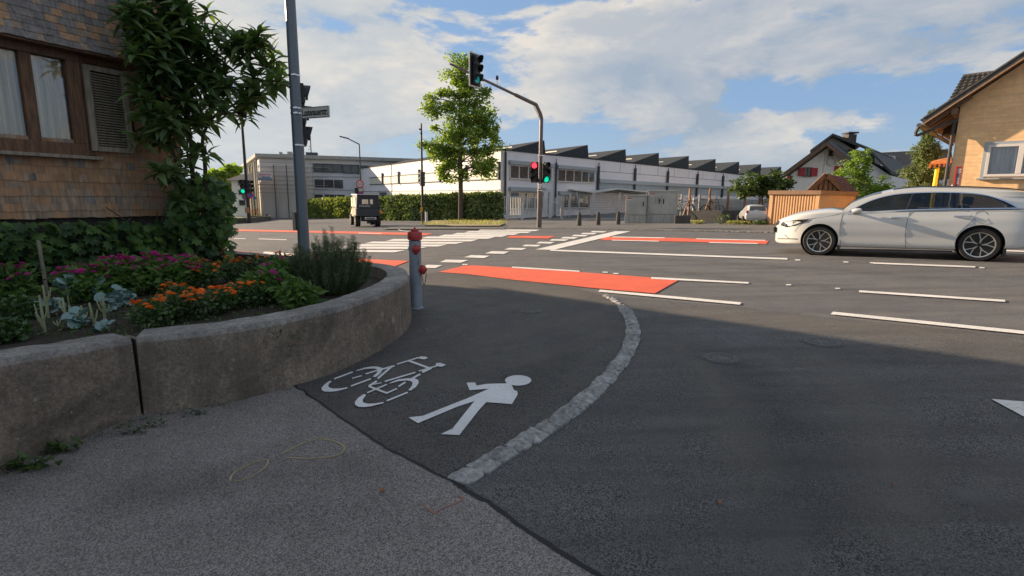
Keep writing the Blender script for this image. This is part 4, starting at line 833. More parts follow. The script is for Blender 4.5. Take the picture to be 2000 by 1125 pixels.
for i in range(9):
    e=P+Vector((rnd.uniform(-.14,.14),rnd.uniform(-.1,.1),rnd.uniform(.24,.34))); m.tube([P,(P+e)/2,e],[.004,.003,.002],4)
    for _ in range(9): q=e+rdir()*.025; m.lathe(q,(0,0,1),[(.002,0),(.006,.004),(.002,.008)],5)
obj('dry_seed_plant',m,MAT['stem'],label='thin dry seed-head plant beside the street lamp post',cat='plant',at=P)
lv=[]
for _ in range(1500):
    P=bedP(rnd.uniform(-20,600),rnd.uniform(585,665)); lv.append((P+Vector((0,0,rnd.uniform(0,.05))),orient(rdir(0,1),rdir()),rnd.uniform(.02,.045)))
prop(cloud('low_growth',lv,SH_M,MAT['L_weed'],None),'low green growth covering the garden soil between the flowers','ground cover',kind='stuff')
# weeds at the foot of the wall, fallen leaves
for x,y,n,s,l in [(20,895,46,.09,'leftmost under the wall'),(62,892,22,.11,'broad-leaved under the white streak on the wall'),(130,862,30,.085,'large dark clump left of the wall joint'),(262,835,26,.05,'small clump just left of the wall joint'),(305,822,22,.045,'creeping right of the wall joint'),(385,800,22,.045,'clump well right of the wall joint'),(437,788,10,.03,'tiny clump near the dark joint of the paths'),(555,757,8,.03,'tuft beside the faded red paint mark')]:
    P=G(x,y+(19 if x<250 else 11 if x<400 else 6)); t=prop(cloud('weed',[(P+Vector((rnd.uniform(-1,1)*s*1.8,rnd.uniform(-.5,.3)*s,rnd.uniform(.0,.05))),orient((rnd.uniform(-1,1),rnd.uniform(-1.,.2),rnd.uniform(.1,1.1)),(0,0,1)),s*rnd.uniform(.6,1.1)) for _ in range(n)],SH_M,MAT['L_weed'],None,smooth=True),'green weed '+l,'weed','weeds along the wall foot')
def moss():
    out=[]
    for _ in range(420):
        i=rnd.randint(5,44); p=a1[min(len(a1)-2,i)] if False else None
        x=rnd.uniform(0,480); y=(926-x*.40 if x<270 else 818-(x-270)*.19)+4 ; q=G(x,y); out.append((q+rdir(0,.1)*.02,orient(rdir(.1,1),(0,0,1)),rnd.uniform(.012,.028)))
    return out
prop(cloud('ground_cover',moss(),SH_M,MAT['L_weed'],None),'thin green creeping growth along the foot of the wall','ground cover',kind='stuff')
for x,y,s,l in [(771,661,.035,'curled at the foot of the wall end'),(832,645,.025,'on the cycle path near the hydrant'),(747,960,.02,'on the old grey asphalt'),(1404,982,.018,'on the dark asphalt'),(765,667,.02,'smaller one touching the wall end'),(1743,948,.012,'speck on the dark asphalt at the right')]:
    P=G(x,y,.012); m=MB(); V=[P+Vector((math.cos(a)*s*rnd.uniform(.4,1.2),math.sin(a)*s*rnd.uniform(.4,1.2),rnd.uniform(0,.02))) for a in [k*.785 for k in range(8)]]; m.add([P+Vector((0,0,.008))]+V,[(0,i+1,(i+1)%8+1) for i in range(8)]); m.prism([P+Vector((0,0,.004)),P+Vector((s*.3,0,.004)),P+Vector((s*.2,s*.2,.004))],(0,0,.004)); obj('fallen_leaf',m,MAT['rust'],label='dry brown fallen leaf '+l,cat='leaf',group='fallen leaves')
# ================================================================ signals and poles
def mk_axes(face): 
    n=V2(face).normalized(); x=Vector((0,0,1)).cross(n); return n,x
def signal_head(parent,C,face,h,lit=None,board=False,mats=('lamp_red','lens','lamp_grn'),nm='signal_head',vis=1.):
    """C: centre; face: horizontal direction the lenses look to"""
    n,x=mk_axes(face); w=h*.34; dp=h*.2; z=Vector((0,0,1)); hd=link(nm,None,parent,C)
    def B(mb,a0,a1,b0,b1,c0,c1): mb.hexa([C+x*a+z*b+n*c for a,b,c in ((a0,b0,c0),(a1,b0,c0),(a1,b0,c1),(a0,b0,c1),(a0,b1,c0),(a1,b1,c0),(a1,b1,c1),(a0,b1,c1))])
    m=MB()
    for i in range(3): B(m,-w/2,w/2,-h/2+h/3*i+.004,-h/2+h/3*(i+1)-.004,-dp/2,dp/2)
    obj('housing',m,MAT['black'],hd,bevel=.012)
    if board:
        m=MB(); B(m,-w*.95,w*.95,-h*.6,h*.6,-.02,.0); obj('backboard',m,MAT['black'],hd,bevel=.02); m=MB()
        for a0,a1,b0,b1 in ((-w*.97,w*.97,h*.565,h*.605),(-w*.97,w*.97,-h*.605,-h*.565),(-w*.97,-w*.85,-h*.565,h*.565),(w*.85,w*.97,-h*.565,h*.565)): B(m,a0,a1,b0,b1,-.026,.006)
        obj('backboard_border',m,MAT['wmetal'],hd)
    for i in range(3):
        c=C+z*(h/3*(1-i))+n*dp/2; r=w*.40; k=mats[i] if lit==i else 'lens'
        m=MB(); m.lathe(c,n,[(r,.0),(r,.006),(r*.6,.018),(r*.1,.024)],14); obj('lens',m,MAT[k],hd,smooth=True)
        V=[];F=[]; kk=10
        for j in range(kk+1):
            a=-.35+(math.pi+.7)*j/kk; e=x*math.cos(a)*r*1.12+z*math.sin(a)*r*1.12; L=vis*r*(1.0+.9*max(0,math.sin(a))); V+=[c+e,c+e+n*L,c+e*1.05,c+e*1.05+n*L]
        for j in range(kk): o=j*4; F+=[(o,o+4,o+5,o+1),(o+2,o+3,o+7,o+6),(o+1,o+5,o+7,o+3)]
        obj('visor',MB().add(V,F),MAT['black'],hd,smooth=True)
    return hd
def text(body,parent,C,x,z,size,mat,name='lettering',align='CENTER',ext=.002,off=0.):
    cu=bpy.data.curves.new(name,'FONT'); cu.body=body; cu.size=size; cu.extrude=ext; cu.offset=off; cu.align_x=align; cu.align_y='CENTER'; cu.resolution_u=2; cu.materials.append(MAT[mat])
    o=link(name,cu,parent,C); x=Vector(x).normalized(); z=Vector(z).normalized(); o.rotation_euler=Matrix((x,z,x.cross(z))).transposed().to_euler(); return o
# big near pole with street name sign
PB=atY(598,560,7.7); PB=gr(PB.x,PB.y,.3); 
sp=thing('signal_mast',PB,'thick dark grey pole in the flower bed carrying signal heads and a street name sign','traffic light')
ztop=HZ(PB,-60); m=MB(); m.tube([PB,PB+Vector((0,0,ztop-PB.z))],[.084,.068],20); obj('pole',m,MAT['poleg'],sp,smooth=True)
def zat(y): return HZ(PB,y)
for y in (149,213,223,285):
    z_=zat(y); m=MB(); m.lathe((PB.x,PB.y,z_),(0,0,1),[(.080,0),(.080,.018)],20); m.box(PB.x+.02,PB.x+.05,PB.y-.095,PB.y-.06,z_-.003,z_+.02); obj('clamp_band',m,MAT['chrome'],sp)
face=Vector((.85,.52,0)); 
c=Vector((PB.x-.03,PB.y+.16,zat(222))); signal_head(sp,c,(.93,.36,0),.86,vis=.42)
# street sign
sx=onV(590,222,PB+Vector((0,-.11,0)),Vector((0.25,1,0)).normalized()); L0=sx; L1=atY(643,213,sx.y-.21); d_=V2(L1-L0).normalized(); SF=Fr((L0.x,L0.y,0),d_)
zt0=HZ(L0,210.5); zb0=HZ(L0,232.5); ln=(V2(L1)-V2(L0)).length
m=MB(); m.fb(SF,0,ln,zb0,zt0,-.012,.012); ns=obj('street_name_sign',m,MAT['signst'],sp,bevel=.004)
m=MB(); 
for a0,a1,b0,b1 in ((.004,ln-.004,zt0-.010,zt0-.005),(.004,ln-.004,zb0+.005,zb0+.010),(ln-.012,ln-.006,zb0+.01,zt0-.01)): m.fb(SF,a0,a1,b0,b1,.0125,.0145)
obj('sign_border',m,MAT['black'],ns)
t_=text('Lustenauerstr.',ns,SF.p(ln*.50,(zb0+zt0)/2,.0135),SF.x if SF.x.cross(SF.z).dot(SF.n)>0 else -SF.x,(0,0,1),.125,'black',ext=.001,off=.003); t_.scale=(.60*ln/.46,1,1)
m=MB(); z_=zat(432); m.box(PB.x-.13,PB.x-.09,PB.y-.04,PB.y+.04,zat(450),zat(415)); obj('inspection_cover',m,MAT['woodg'],sp)
# hydrant
HP=G(813,603); hy=thing('fire_hydrant',HP,'grey pillar fire hydrant with red cap and red outlets','hydrant'); zz=lambda y:HZ(HP,y)-HP.z; r=.085
m=MB(); m.lathe(HP,(0,0,1),[(r*1.18,-.02),(r*1.18,.02),(r*1.02,.03),(r,.06),(r*.97,zz(470))],24); obj('body',m,MAT['hyg'],hy,smooth=True)
a,b=zz(468),zz(447); m=MB(); m.lathe(HP,(0,0,1),[(r*.98,a-.005),(r*1.14,a+.002),(r*1.16,a+.03),(r*1.15,a+(b-a)*.62),(r*1.0,a+(b-a)*.74),(r*.62,a+(b-a)*.77),(r*.60,a+(b-a)*.88),(r*.66,a+(b-a)*.9),(r*.66,b-.004),(r*.56,b),(r*.2,b+.004),(r*.18,b+.02)],24); obj('cap',m,MAT['hyr'],hy,smooth=True)
def outlet(c,n,s=1):
    m=MB(); m.lathe(c,n,[(.052*s,-.02),(.052*s,.015),(.060*s,.018),(.060*s,.05),(.052*s,.065),(.03*s,.072),(.018*s,.078),(.018*s,.09)],16)
    o=obj('outlet_cap',m,MAT['hyr'],hy,smooth=True); m=MB()
    for k in range(6): a=k*1.047; u=Vector(n).orthogonal().normalized(); v=Vector(n).cross(u); q=Vector(c)+(u*math.cos(a)+v*math.sin(a))*.062*s; m.beam(q+Vector(n)*.02,q+Vector(n)*.048,.014,.014)
    obj('cap_lug',m,MAT['hyr'],o); return o
n1=Vector((.30,-.95,0)).normalized(); c1p=HP+Vector((0,0,zz(485)))+n1*r*.95; outlet(c1p,n1,.92)
m=MB(); m.lathe(HP+Vector((0,0,zz(485)-.0))+n1*r*.9+Vector((0,0,-.06)),(0,0,1),[(.01,-.02),(.035,.02),(.04,.05)],10); obj('outlet_lug',m,MAT['hyr'],hy,smooth=True)
n2=Vector((.97,-.25,0)).normalized(); c2p=HP+Vector((0,0,zz(526)))+n2*r*.9; outlet(c2p,n2,.98)
def chain(parent,A,B,sag,n,mat='chrome'):
    L=[Vector(A).lerp(Vector(B),i/n)-Vector((0,0,sag*4*(i/n)*(1-i/n))) for i in range(n+1)]; m=MB()
    for i in range(n):
        a=L[i]; b=L[i+1]; m.tube([a,b],.0045 if i%2 else .007,5)
    obj('chain',m,MAT[mat],parent)
chain(hy,c1p+n1*.05+Vector((.03,0,-.05)),c2p+Vector((-.02,-.05,.06)),.02,12); chain(hy,c2p+n2*.02+Vector((0,-.03,-.05)),c2p+n2*.085+Vector((0,0,-.04)),.16,16,'iron')
m=MB(); m.lathe(HP+Vector((-r*.9,-.01,zz(485))),(-1,-.1,0),[(.025,-.01),(.025,.012),(.01,.02)],10); obj('side_plug',m,MAT['signw'],hy)
# mast-arm signal
MP=G(1053,445); ms=thing('signal_gantry',MP,'tall brown-grey pole whose bent arm holds a signal head over the road','traffic light'); zz=lambda y:HZ(MP,y)
arm=Vector((-.68,-.733,0)); zk=zz(236); zc=zz(212)
A_=Vector((MP.x,MP.y,zk)); pts=[MP,Vector((MP.x,MP.y,MP.z+2.2)),Vector((MP.x,MP.y,zk))]; end=atY(878,124,MP.y-4.7)
ar=(end-Vector((MP.x,MP.y,zc))); 
bend=[A_+Vector((0,0,.12)),A_+Vector((0,0,.3))+ar.normalized()*.1,Vector((MP.x,MP.y,zc+.05))+ar.normalized()*.45]
m=MB(); m.tube([MP,MP+Vector((0,0,2.4))],[.125,.115],14); m.tube([MP+Vector((0,0,2.4)),A_]+[tuple(p) for p in bend],[.095,.09,.09,.09,.085],14); obj('pole',m,MAT['pole'],ms,smooth=True)
m=MB(); m.tube([bend[-1],bend[-1].lerp(end,.28)],[.085,.08],12); m.tube([bend[-1].lerp(end,.27),end],[.06,.045],10); obj('arm',m,MAT['pole'],ms,smooth=True)
m=MB(); m.tube([A_+Vector((-.0,0,-.0))-Vector((.03,.03,0)),bend[-1].lerp(end,.04)-Vector((0,0,.08))],.02,6); obj('brace',m,MAT['wmetal'],ms)
Vf=Vector((.733,-.68,0)); t_=.80; hc=bend[-1].lerp(end,.765); hc=Vector((hc.x,hc.y,HZ(hc,138)))+Vf*.12; signal_head(ms,hc,(.80,-.60,0),1.08,2,True,('lamp_red','lens','lens_t'))
q=bend[-1].lerp(end,.50); m=MB(); m.tube([q,q+Vector((0,0,.32))],.012,5); m.lathe(q+Vector((0,0,.34)),(1,0,0),[(.03,-.06),(.09,-.05),(.09,.05),(.03,.06)],10); obj('camera_detector',m,MAT['black'],ms)
signal_head(ms,Vector((MP.x-.27,MP.y-.12,(zz(317)+zz(357))/2)),(-.28,-.96,0),zz(317)-zz(357),0,False,('lamp_red','lens','lamp_grn')); signal_head(ms,Vector((MP.x+.25,MP.y-.10,(zz(317)+zz(357))/2)),(.36,-.93,0),zz(317)-zz(357),2)
m=MB(); m.box(MP.x-.09,MP.x+.07,MP.y-.2,MP.y-.09,zz(369),zz(361)); obj('push_button_box',m,MAT['signw'],ms)
for y in (305,361,373): m=MB(); m.lathe((MP.x,MP.y,zz(y)),(0,0,1),[(.128,0),(.128,.05)],12); obj('clamp_band',m,MAT['chrome'],ms)
# thin signal pole by the verge
TP=G(826,438); ts=thing('signal_post',TP,'thin dark post with a signal head seen from behind and a yellow box','traffic light'); zz=lambda y:HZ(TP,y)
m=MB(); m.tube([TP,(TP.x,TP.y,zz(350)),(TP.x,TP.y,zz(241))],[.085,.075,.05],10); obj('pole',m,MAT['black'],ts,smooth=True)
signal_head(ts,Vector((TP.x-.02,TP.y+.24,(zz(335)+zz(363))/2)),(-.75,.66,0),zz(335)-zz(363)); m=MB(); m.box(TP.x-.07,TP.x+.15,TP.y-.13,TP.y-.1+.2,zz(364),zz(336)); obj('head_back',m,MAT['dgrey'],ts,bevel=.02)
m=MB(); m.box(TP.x-.13,TP.x+.02,TP.y-.16,TP.y+.02,zz(414),zz(405)); obj('push_button_box',m,MAT['ybox'],ts); m=MB(); m.box(TP.x-.06,TP.x+.06,TP.y-.06,TP.y+.06,zz(262),zz(259)); m.box(TP.x-.14,TP.x-.04,TP.y-.05,TP.y+.05,zz(254),zz(251)); obj('sensor',m,MAT['black'],ts)
def post(name,x,y0,y1,r,mat,label,cat,cap=None,grp=None):
    P=G(x,y0); t=thing(name,P,label,cat,grp); z=HZ(P,y1); m=MB(); m.lathe(P,(0,0,1),[(r,0),(r*.95,z-P.z-.02),(r*.5,z-P.z)],10); obj('post_body',m,MAT[mat],t,smooth=True)
    if cap: m=MB(); m.lathe((P.x,P.y,z-.06),(0,0,1),[(r*1.02,0),(r*1.02,.12),(r*.6,.14)],10); obj('post_cap',m,MAT[cap],t)
    return t
post('marker_post',833,434,412,.10,'wmetal','white marker post with black cap beside the thin signal post','post','black'); post('marker_post',663,425,412,.09,'wmetal','slim white marker post in front of the left hedge','post','black'); post('marker_post',542,418,405,.12,'wmetal','white marker post in front of the low garage','post','black')
# far left signal
LP=G(487,436); ls=thing('signal_post',LP,'far left signal post with green light, round sign and blue sign','traffic light'); zz=lambda y:HZ(LP,y); k=(zz(300)-zz(310))/10
m=MB(); m.tube([LP,(LP.x,LP.y,zz(360)),(LP.x,LP.y,zz(180))],[k*4,k*3.2,k*2],10); obj('pole',m,MAT['black'],ls,smooth=True)
signal_head(ls,Vector((LP.x-k*6,LP.y-k*3,(zz(351)+zz(378))/2)),(.25,-.97,0),zz(351)-zz(378),2); signal_head(ls,Vector((LP.x+k*6,LP.y-k*1,(zz(352)+zz(377))/2)),(.97,-.25,0),zz(352)-zz(377))
m=MB(); m.lathe((LP.x-k*3,LP.y+k*2,zz(383)),(.1,-1,0),[(k*9,0),(k*9,k*.5)],20); obj('round_sign_back',m,MAT['signd'],ls); m=MB(); m.lathe((LP.x+k*7,LP.y-k*2,zz(381)),(.1,-1,0),[(k*6,0),(k*6,k*.5)],20); o=obj('round_sign',m,MAT['signr'],ls); m=MB(); m.lathe((LP.x+k*7,LP.y-k*2.6,zz(381)),(.1,-1,0),[(k*4,0),(k*4,k*.2)],16); obj('sign_centre',m,MAT['signb'],o)
m=MB(); m.box(LP.x+k*12,LP.x+k*18,LP.y-k,LP.y-k*.5,zz(389),zz(384)); obj('blue_sign',m,MAT['signb'],ls); m=MB(); m.box(LP.x-k*4,LP.x+k*3,LP.y-k*6,LP.y,zz(416),zz(405)); obj('control_box',m,MAT['woodl'],ls)
# lamp post, flag poles, speed sign
BP=G(707,424); sl=thing('street_lamp',BP,'slim street lamp with a short angled arm behind the utility vehicle','street lamp'); k=(HZ(BP,300)-HZ(BP,310))/10; zz=lambda y:HZ(BP,y)
m=MB(); m.tube([BP,(BP.x,BP.y,zz(282)),],[k*1.6,k*1.1],8); m.tube([(BP.x,BP.y,zz(282)),(BP.x-k*22,BP.y,zz(271))],[k*1.2,k*1.],6); obj('pole',m,MAT['dgrey'],sl); m=MB(); m.beam((BP.x-k*21,BP.y,zz(271)),(BP.x-k*38,BP.y,zz(267)),k*6,k*2.4); obj('lamp_head',m,MAT['black'],sl,bevel=.02)
for i,(x,y0,y1,l) in enumerate([(614,419,200,'thin tall mast with small fittings in front of the scaffolded building')]):
    P=G(x,y0); t=thing('tall_mast',P,l,'mast'); k=(HZ(P,300)-HZ(P,310))/10; m=MB(); m.tube([P,(P.x,P.y,HZ(P,254))],[k*1.5,k*.8],8); obj('pole',m,MAT['dgrey'],t)
    m=MB()
    for dx,yy in ((-3,286),(-4.5,292),(-1,290)): m.lathe((P.x+dx*k,P.y,HZ(P,yy)),(1,0,0),[(k*.6,-k),(k*1.3,0),(k*.6,k)],8)
    obj('fitting',m,MAT['black'],t)
P=G(601,420); k=(HZ(P,300)-HZ(P,310))/10; t=thing('flag_pole',P,'pole with a long hanging blue flag beside the near pole','flag'); m=MB(); m.tube([P,(P.x,P.y,HZ(P,322))],k*.8,6); obj('pole',m,MAT['steel'],t)
m=MB(); z0,z1=HZ(P,384),HZ(P,328)
for i in range(10):
    a=z1+(z0-z1)*i/10; b=z1+(z0-z1)*(i+1)/10; wa=k*(1.8+.35*i); wb_=k*(1.8+.35*(i+1)); m.hexa([(P.x+k,P.y,b),(P.x+k+wb_,P.y-.15+.12*(i%2),b),(P.x+k+wb_,P.y-.1+.12*(i%2),b),(P.x+k,P.y+.04,b),(P.x+k,P.y,a),(P.x+k+wa,P.y-.15+.12*((i+1)%2),a),(P.x+k+wa,P.y-.1+.12*((i+1)%2),a),(P.x+k,P.y+.04,a)])
obj('flag',m,MAT['blue'],t)
P=G(706,432); k=(HZ(P,350)-HZ(P,360))/10; t=thing('speed_limit_sign',P,'round speed limit 50 sign above a dark box sign','road sign'); zz=lambda y:HZ(P,y)
m=MB(); m.tube([P,(P.x,P.y,zz(352))],k*.9,8); obj('post_body',m,MAT['steel'],t)
m=MB(); m.lathe((P.x,P.y-k,zz(359.5)),(0,-1,0),[(k*8,0),(k*8,k*.3)],28); o=obj('red_ring',m,MAT['signr'],t); m=MB(); m.lathe((P.x,P.y-k*1.3,zz(359.5)),(0,-1,0),[(k*5.8,0),(k*5.8,k*.12)],24); obj('white_disc',m,MAT['signw'],t); text('50',t,Vector((P.x,P.y-k*1.46,zz(359.5))),(1,0,0),(0,0,1),k*8.5,'black')
m=MB(); m.box(P.x-k*11,P.x+k*6,P.y-k*.5,P.y+k*3,zz(392),zz(367)); obj('box_sign',m,MAT['black'],t); m=MB(); m.box(P.x-k*3,P.x+k*5,P.y-k*1.2,P.y-k*.8,zz(373.5),zz(368)); obj('sub_plate',m,MAT['signw'],t); text('13t',t,Vector((P.x+k,P.y-k*1.3,zz(370.8))),(1,0,0),(0,0,1),k*4,'black')
m=MB(); m.lathe((P.x+k,P.y-k,zz(380)),(0,-1,0),[(k*5.6,0),(k*5.6,k*.3)],24); o=obj('lower_round_sign',m,MAT['signr'],t); m=MB(); m.lathe((P.x+k,P.y-k*1.35,zz(380)),(0,-1,0),[(k*4,0),(k*4,k*.12)],20); obj('sign_centre',m,MAT['signb'],o)
# ================================================================ BACKGROUND: factory hall
FC=G(977,428); FC0=Vector((FC.x,FC.y,FC.z-.6)); dl=Vector((-.536,.844,0)); dr=Vector((.69,.724,0))
FL_=Fr((FC.x,FC.y,0),dl); FRt=Fr((FC.x,FC.y,0),dr)
ztop=HZ(FC,293); base=FC.z-.8
fac=thing('factory_hall',FC,'long white two-storey factory hall with dark saw-tooth roofs','factory')
LL=FL_.uv(675,345)[0]; LR=FRt.uv(1527,345)[0]*1.0
LR=min(LR,160)
m=MB(); c0=Vector((FC.x,FC.y,0)); P4=[c0,c0+dl*LL,c0+dl*LL+dr*LR,c0+dr*LR]
m.prism([Vector((p.x,p.y,base-2.2)) for p in P4],(0,0,ztop-base+2.2)); core=obj('wall',m,MAT['facw'],fac)
# parapet caps
m=MB(); m.fb(FL_,0,LL,ztop,ztop+.12,-.5,.06); m.fb(FRt,-.06,LR,ztop,ztop+.12,-.5,.061); obj('parapet_cap',m,MAT['froof'],fac)
def fbox(name,F,x0,x1,y0,y1,n0,n1,mat,parent,xr=None,**k):
    xm=xr or (x0+x1)/2; s0=F.uv(x0,y0)[0]; s1=F.uv(x1,y1)[0]; z1=F.uv(xm,y0)[1]; z0=F.uv(xm,y1)[1]
    m=MB(); m.fb(F,min(s0,s1),max(s0,s1),z0,z1,n0,n1); return obj(name,m,MAT[mat],parent,**k)
# right facade
def win_r(x0,x1,yt0,yb0,panes,frames=True):
    s0=FRt.uv(x0,yt0)[0]; s1=FRt.uv(x1,yt0)[0]; z1=FRt.uv(x0,yt0)[1]; z0=FRt.uv(x0,yb0)[1]
    w=link('window',None,fac,FRt.p(s0,z0)); n=len(panes)-1
    m=MB(); m.fb(FRt,s0-.08,s1+.08,z1,z1+.1,-.02,.1); m.fb(FRt,s0-.08,s1+.08,z0-.1,z0,-.02,.14); m.fb(FRt,s0-.08,s0,z0,z1,-.02,.1); m.fb(FRt,s1,s1+.08,z0,z1,-.02,.1)
    for p in panes[1:-1]: sp_=s0+(s1-s0)*p; m.fb(FRt,sp_-.06,sp_+.06,z0,z1,0.,.08)
    obj('frame',m,MAT['facc'],w)
    for a,b in zip(panes,panes[1:]): m=MB(); m.fb(FRt,s0+(s1-s0)*a+.05,s0+(s1-s0)*b-.05,z0+.02,z1-.02,.0,.04); obj('pane',m,MAT['win'],w)
    return s0,s1,z0,z1
w1=win_r(996,1076,323.5,347.5,[0,.2,.42,.62,.82,1]); w2=win_r(1089,1160,331.5,353,[0,.2,.42,.64,.84,1])
for w in (w1,w2): m=MB(); m.fb(FRt,w[0]-.2,w[1]+.2,w[3]+.12,w[3]+.42,.0,.28); obj('blind_box',m,MAT['shade'],fac)
w3=win_r(996,1060,376,407,[0,.25,.5,.75,1]); w4=win_r(1092,1150,383,405,[0,.3,.65,1]); 
for w in (w3,w4): m=MB(); m.fb(FRt,w[0]-.2,w[1]+.2,w[3]+.12,w[3]+.45,.0,.28); obj('blind_box',m,MAT['shade'],fac)
for x,y0,y1,r in ((985,297,424,.09),(1084,318,424,.09),(1167,325,372,.14),(1239,329,376,.14),(1303,335,380,.15),(1361,340,384,.16),(1411,344,386,.17)):
    s=FRt.uv(x,y0)[0]; z1=FRt.uv(x,y0)[1]; z0=FRt.uv(x,y1)[1]; m=MB(); m.tube([FRt.p(s,z0,.16),FRt.p(s,z1,.16)],r,8); m.tube([FRt.p(s,z1,.16),FRt.p(s,z1+.35,.16)],r*.4,6); obj('downpipe',m,MAT['dgrey'],fac)
s0=FRt.uv(1167,360)[0]; za=FRt.uv(1167,356.5)[1]; zb_=FRt.uv(1167,376)[1]; m=MB(); m.fb(FRt,s0,LR,zb_,za,.005,.05); obj('lower_band',m,MAT['blgy'],fac)
m=MB(); m.fb(FRt,s0,LR,za,za+.35,.0,.3); obj('blind_box',m,MAT['shade'],fac)
zj=FRt.uv(1167,334)[1]; m=MB(); m.fb(FRt,s0,LR,zj-.02,zj+.02,-.01,.012)
for i in range(1,14): s_=s0+(LR-s0)*i/14; m.fb(FRt,s_-.015,s_+.015,zj,ztop-.01,-.01,.013)
obj('panel_joint',m,MAT['dgrey'],fac)
# saw-tooth roofs
ap=[(1063,274,1067),(1148,283,1151),(1222,291.5,1224.5),(1287,298.5,1288.5),(1345.5,304.5,1347),(1398,310.5,1399),(1444,315.8,1445),(1487,320.5,1487.5),(1526,325.5,1526.5)]
prev=FRt.uv(985,292)[0]
for i,(x,y,xd) in enumerate(ap):
    s,z=FRt.uv(x,y,-.6); sd=FRt.uv(xd,y,-.6)[0]; zt=ztop+.13 if i>0 else ztop+.12
    A=FRt.p(prev+.25,zt-.2,-.6); B=FRt.p(sd,zt-.2,-.6); T=FRt.p(s,z,-.6); back=dl*(LL-2)
    m=MB(); m.prism([A,B,T],back); rf=obj('sawtooth_roof',m,MAT['froof'],fac)
    m=MB(); q=A.lerp(T,.55)+dl*2; n_=Vector((0,0,1)); m.beam(q,q+dl*2.5,.25,.10,mi=0); m.beam(q+dl*8,q+dl*9.2,.8,.35); obj('skylight',m,MAT['frost' if i%2 else 'shade'],rf)
    prev=sd
# left facade
def wl(x0,x1,y0a,y1a,mat,n0=.0,n1=.05,xr=None,nm='panel'):
    return fbox(nm,FL_,x0,x1,y0a,y1a,n0,n1,mat,fac,xr)
sA,sB=FL_.uv(976,340)[0],FL_.uv(722,340)[0]; zt_=FL_.uv(940,331)[1]; zb2=FL_.uv(940,350)[1]
xs_=[976,912,861,820,780,748,722]
ss=[FL_.uv(x,340)[0] for x in xs_]
for a,b in zip(ss,ss[1:]):
    fr=link('window_panel',None,fac,FL_.p(a,zb2)); m=MB(); m.fb(FL_,a+.12,b-.12,zb2,zt_,.01,.05); obj('frosted_pane',m,MAT['frost'],fr)
    m=MB(); m.fb(FL_,a-.1,a+.12,zb2-.1,zt_+.5,.0,.2); obj('divider',m,MAT['dgrey'],fr)
m=MB(); m.fb(FL_,sA,sB,zt_,zt_+.08,.0,.09); m.fb(FL_,sA,sB,zb2-.08,zb2,.0,.09); obj('band_rail',m,MAT['dgrey'],fac)
zl=FL_.uv(940,372)[1]; zl0=zl-1.7
m=MB(); m.fb(FL_,sA,LL,zl,zl+.08,0,.06); obj('band_rail',m,MAT['shade'],fac)
for a,b in zip(ss,ss[1:]): m=MB(); m.fb(FL_,a+.15,b-.15,zl0,zl-.1,.01,.05); obj('lower_pane',m,MAT['frost'],fac)
for x0,x1 in ((742,756),(928,938)): 
    a,b=FL_.uv(x0,385)[0],FL_.uv(x1,385)[0]; m=MB(); m.fb(FL_,min(a,b),max(a,b),zl0,zl-.1,.06,.09); obj('dark_window',m,MAT['win'],fac)
m=MB()
for i in range(1,26): s_=LL*i/26; m.fb(FL_,s_-.012,s_+.012,zt_+.6,ztop-.02,-.01,.012)
zq=zt_+1.3; m.fb(FL_,0,LL,zq-.012,zq+.012,-.01,.0122); obj('panel_joint',m,MAT['shade'],fac)
# ---- scaffolded building
SC=atY(512,400,72); SF_=Fr((SC.x,SC.y,0),Vector((.955,.295,0))); SLf=Fr((SC.x,SC.y,0),Vector((-.50,.866,0)))
zt=HZ(SC,307); zb0_=-4
sb=thing('office_building',Vector((SC.x,SC.y,gz(SC.x,SC.y))),'grey flat-roofed office block wrapped in scaffolding far left of the factory','building')
LW=SF_.uv(1000,330)[0]; LW=min(LW,55); LS=SLf.uv(478,340)[0]
c=Vector((SC.x,SC.y,zb0_)); fx,sxv=Vector((.955,.295,0)),Vector((-.50,.866,0)); m=MB(); m.prism([c,c+fx*LW,c+fx*LW+sxv*LS,c+sxv*LS],(0,0,zt-zb0_)); obj('wall',m,MAT['rgrey'],sb)
m=MB(); m.prism([c+Vector((0,0,zt-zb0_))-fx*.5-sxv*.6,c+Vector((0,0,zt-zb0_))+fx*(LW+.5)-sxv*.6,c+Vector((0,0,zt-zb0_))+fx*LW+sxv*(LS+1),c+Vector((0,0,zt-zb0_))-fx*.5+sxv*(LS+1)],(0,0,.45)); obj('roof_slab',m,MAT['concl'],sb)
s5=SF_.uv(611,340)[0]; m=MB(); m.fb(SF_,s5,LW,zb0_,zt-1.6,.0,.15); obj('wall_panel',m,MAT['hblue'],sb)
m=MB(); m.fb(SF_,.2,s5-.1,zb0_,zt-.2,.0,.1); obj('wall_panel',m,MAT['facc'],sb)
